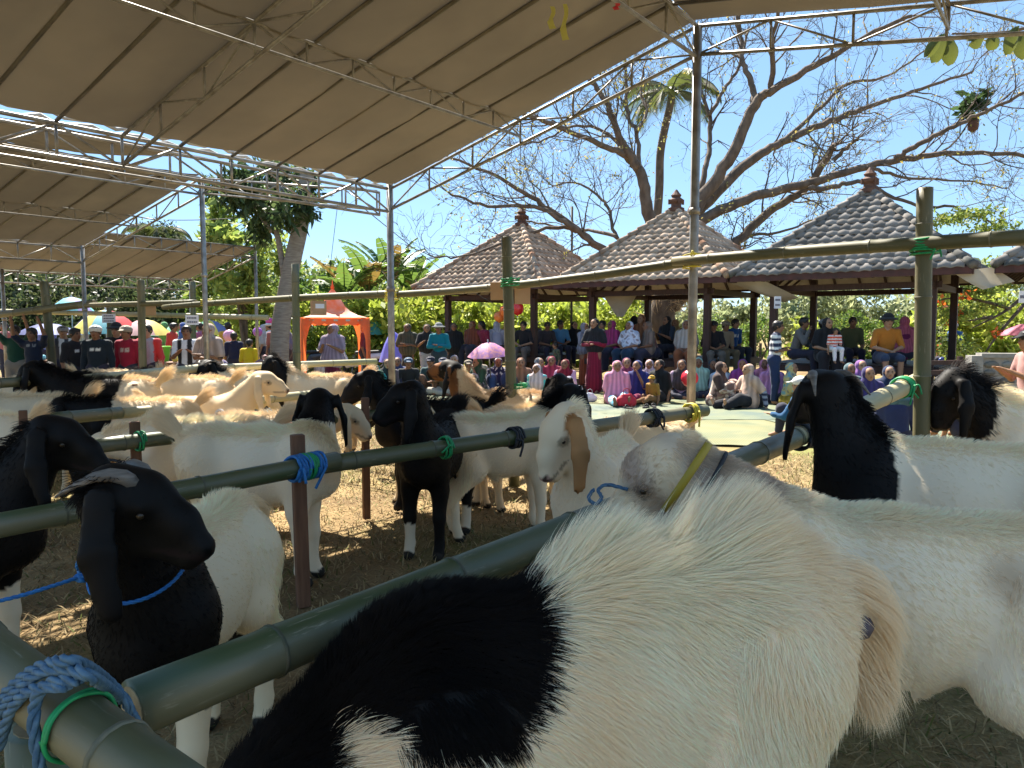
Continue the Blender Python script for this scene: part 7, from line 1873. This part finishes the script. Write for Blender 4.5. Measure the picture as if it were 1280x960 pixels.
# ------------------------------------------------------------------ ropes and ties
def pole_axis(a, b): return np.array(b) - np.array(a)
AXR1 = W(1012, 540, 4.0) - W(166, 886, 1.25)
AXR2 = W(882, 513, 5.75) - W(375, 585, 3.95)
AXR2a = W(420, 576, 4.05) - W(-60, 668, 2.62)
AXR3 = W(455, 520, 5.95) - W(95, 560, 4.4)
CORD = 'cord ties on the bamboo rails'
def on_line(p0, p1, px, py=None):
    """point of the rail p0-p1 that is seen at column px"""
    lo, hi = 0.0, 1.0
    p0, p1 = np.array(p0), np.array(p1)
    for _ in range(40):
        m = (lo + hi) / 2; q = p0 + (p1 - p0) * m
        if 640 + F_PX * q[0] / q[1] < px: lo = m
        else: hi = m
    return p0 + (p1 - p0) * lo
r2a = (W(-60, 668, 2.62), W(420, 576, 4.05)); r2b = (W(375, 585, 3.95), W(882, 513, 5.75)); r3 = (W(95, 560, 4.4), W(455, 520, 5.95)); r1 = (W(166, 886, 1.25), W(1012, 540, 4.0)); r1b = (W(975, 556, 3.72), W(1146, 477, 4.93))
lashing(on_line(*r2a, 370), AXR2a, 0.052, 5, 0.0085, M_ROPEBR, 'bright blue cord lashing the middle rail to the brown stake', ends=2, seed=1)
lashing(on_line(*r2a, 380), AXR2a, 0.056, 4, 0.007, M_ROPEG, 'green cord wound over the blue lashing on the stake', seed=2)
lashing(on_line(*r2a, 391), AXR2a, 0.054, 3, 0.008, M_ROPEBR, 'blue cord turns at the right end of the stake lashing', ends=1, seed=3)
lashing(on_line(*r2b, 556), AXR2, 0.054, 3, 0.007, M_ROPEG, 'dark green cord on the rail behind the white plume tail', seed=4, ends=1)
lashing(on_line(*r2b, 643), AXR2, 0.053, 4, 0.008, M_ROPEK, 'dark blue cord tied on the rail over the white goat', seed=5, ends=1)
lashing(on_line(*r2b, 817), AXR2, 0.053, 4, 0.008, M_ROPEK, 'black cord tied round the rail before the mat', seed=6, ends=2)
lashing(on_line(*r2b, 864), AXR2, 0.055, 3, 0.009, M_ROPEY, 'yellow and black tie where the rail meets the steel pole', seed=7, ends=1)
lashing(on_line(*r3, 363), AXR3, 0.050, 3, 0.007, M_ROPER, 'orange red cord knotted on the dark rail with two loose ends', ends=3, seed=8)
lashing(on_line(*r3, 444), AXR3, 0.049, 4, 0.008, M_ROPEK, 'dark cord tied on the rail beside the black goat', seed=9)
lashing(on_line(*r3, 171), AXR3, 0.050, 3, 0.006, M_ROPEG, 'green cord on the rail at the straw tuft', seed=10)
lashing(on_line(*r1, 1003), AXR1, 0.056, 4, 0.009, M_ROPEK, 'black cord binding the two long rails together at the black neck', seed=11, ends=2)
lashing(W(1128, 484, 4.78), r1b[1] - r1b[0], 0.056, 5, 0.0065, M_ROPEG, 'bright green cord at the end of the pale bamboo rail', ends=3, seed=12)
lashing(W(1156, 308, 4.80), (0, 0, 1), 0.072, 6, 0.007, M_ROPEG, 'green cord tying the upper rail to the tall bamboo post', ends=2, seed=13, spread=0.10)
lashing(W(865, 326, 6.05), (0, 0, 1), 0.062, 5, 0.006, M_ROPEY, 'yellow cord tying the upper rail to the steel tent pole', ends=1, seed=14, spread=0.12)
lashing(W(490, 368, 8.45), (0, 0, 1), 0.064, 5, 0.008, M_ROPEY, 'yellow cord tying the upper rail to the tent corner pole', ends=1, seed=15, spread=0.14)
lashing(W(258, 378, 10.7), (0, 0, 1), 0.062, 4, 0.009, M_ROPEY, 'yellow cord on the thin tent pole behind the beige hijab', seed=16, spread=0.10)
lashing(W(638, 353, 6.98), (0, 0, 1), 0.075, 4, 0.006, M_ROPEG, 'pale green cord on the bamboo post before the first pavilion', seed=17, ends=1, spread=0.08)
lashing(W(650, 482, 7.05), (0, 0, 1), 0.060, 3, 0.006, M_ROPEG, 'green cord low on the bamboo post beside the black sandals', seed=18, spread=0.05)
# thick blue rope at the near corner
cb = (W(-90, 762, 1.16), W(235, 1010, 0.80)); cax = cb[1] - cb[0]
RP = 'blue rope at the pen corner'
def over(px, py, k):
    """point seen at px,py, k metres nearer than the corner bamboo's middle there"""
    q = on_line(*cb, px); return W(px, py, q[1] - k)
twisted([over(-12, 905, .05), over(14, 872, .055), over(48, 842, .06), over(86, 836, .055), over(120, 850, .02), W(150, 872, 1.165), W(170, 898, 1.175), W(176, 932, 1.21)], 0.0075, M_ROPEB, 'rope', None, 'blue laid rope arching over the corner bamboo to the long rail', group=RP, pitch=0.04)
twisted([over(-14, 890, .05), over(24, 850, .055), over(58, 830, .05), over(96, 828, .04), W(134, 850, 1.13), W(160, 880, 1.17), W(168, 915, 1.19)], 0.0075, M_ROPEB, 'rope', None, 'blue laid rope strand lying behind the first arch', group=RP, pitch=0.04)
twisted([over(100, 850, .055), over(66, 852, .065), over(46, 872, .07), over(42, 910, .075), over(50, 960, .06), over(56, 1000, .04)], 0.0075, M_ROPEB, 'rope', None, 'blue rope end hanging straight down at the pen corner', group=RP, pitch=0.04)
twisted([over(84, 858, .065), over(40, 862, .068), over(14, 888, .06), over(-2, 935, .04)], 0.0075, M_ROPEB, 'rope', None, 'blue rope loop falling to the picture edge', group=RP, pitch=0.04)
lashing(on_line(*cb, 80), cax, 0.0405, 2, 0.0030, M_ROPEG, 'bright green cord round the scarred corner bamboo', seed=20, spread=0.010)
cp = W(60, 955, 1.06)
bamboo('bamboo_post', (cp[0], cp[1], 0), W(60, 905, 1.06), 0.055, 0.055, M_BG, 'dark bamboo post holding up the pen corner under the rope', None, 0.4)
# rope on the big black headed goat, trailing to the picture edge
def goat_rope():
    ring = neck_ring(g3, 0.28, 0.142, 0.86, 20, -0.03)
    twisted(ring, 0.0055, M_ROPEBR, 'rope', None, 'blue rope round the neck of the big black goat head', pitch=0.025)
    k = min(ring, key=lambda q: q[0]) + np.array([-0.005, -0.02, -0.01])
    o = twisted([k, k + (-0.05, -0.05, -0.01), k + (-0.16, -0.12, -0.03), k + (-0.34, -0.22, -0.035)], 0.0055, M_ROPEBR, 'rope', None, 'blue rope running from the knot to the picture edge', pitch=0.025)
    b = MB(); rg = random.Random(2)
    pts = [k + np.array([rg.uniform(-.03, .02), rg.uniform(-.02, .01), rg.uniform(-.015, .015)]) for _ in range(12)]
    b.tube(smooth_path(pts, 4), 0.006, 6).build('knot', M_ROPEBR, o, True)
    twisted([k, k + (-0.01, -0.03, 0.03), k + (0.015, -0.04, 0.075)], 0.0045, M_ROPEBR, 'loose_end', o, pitch=0.02)
goat_rope()
# yellow strap, black halter and blue rope on the head behind the largest goat
M_STRAPY = mat('strap_yellow', (0.45, 0.33, 0.03), (0.38, 0.27, 0.03), 0.6)
def band(ring, w, m, label, axis):
    V = []
    for q in ring[:-1]:
        q = np.array(q); V += [q - axis * w, q + axis * w]
    k = len(ring) - 1
    o = MB().raw(V, [[2 * i, 2 * ((i + 1) % k), 2 * ((i + 1) % k) + 1, 2 * i + 1] for i in range(k)]).build('collar', m, None, True)
    so = o.modifiers.new('thick', 'SOLIDIFY'); so.thickness = 0.004
    tag(o, label, 'collar'); return o
g2ax = on_goat(g2, g2['neck_b']) - on_goat(g2, g2['neck_a']); g2ax /= np.linalg.norm(g2ax)
band(neck_ring(g2, 0.88, 0.112, 0.86, 30, 0.01), 0.012, M_STRAPY, 'yellow strap round the neck behind the largest goat', g2ax)
twisted(neck_ring(g2, 0.70, 0.118, 0.86, 22, 0.02), 0.007, M_ROPEK, 'rope', None, 'black rope round the neck beside the yellow strap', strands=1)
twisted([W(742, 612, 2.30), W(736, 622, 2.26), W(744, 630, 2.24), W(752, 622, 2.25), W(748, 612, 2.3), W(760, 606, 2.32), W(785, 612, 2.3)], 0.006, M_ROPEB, 'rope', None, 'loop of blue rope hanging at the muzzle by the long rail')
twisted([W(118, 560, 5.0), W(122, 572, 4.95), W(140, 575, 4.9), W(168, 578, 4.85), W(176, 560, 4.8)], 0.009, M_ROPEK, 'rope', None, 'black rope from the lowered white head to the stake', strands=1)
def tag_disc():
    c = W(275, 518, 6.58); root = empty('number_tag', c, R(-10), 'round white tag with a grey ring on the slim white goat', 'tag')
    MB().tube([(0, -0.004, 0), (0, 0.004, 0)], 0.048, 18).build('disc', M_PAPER, root); MB().tube([(0, -0.008, 0), (0, -0.0045, 0)], 0.030, 16).build('print', M_INK, root)
tag_disc()
# ribbons hanging from the canvas, white hair caught on the rail
M_RIB = translucent(mat('ribbon', (0.45, 0.42, 0.10), (0.5, 0.45, 0.12), 0.5), (0.5, 0.45, 0.1), 0.4)
for px, py0, py1, lb in ((690, 8, 36, 'thin olive ribbon hanging from the canvas seam'), (706, 5, 50, 'longer yellow ribbon hanging from the canvas seam'), (771, 4, 12, 'red ribbon scrap on the ridge truss')):
    a = W(px, py0 - 10, 4.6); b = MB(); V = []
    for i in range(8):
        q = W(px + 2 * math.sin(i), py0 + (py1 - py0) * i / 7, 4.6); w = 0.012 if i < 5 else 0.02
        V += [q + (-w, 0.01 * math.sin(i * 2), 0), q + (w, -0.01 * math.sin(i * 2), 0)]
    o = b.raw(V, [[2 * i, 2 * i + 1, 2 * i + 3, 2 * i + 2] for i in range(7)]).build('ribbon', M_RIB if px != 771 else cmat((0.6, 0.05, 0.06)), None, True); tag(o, lb, 'ribbon')
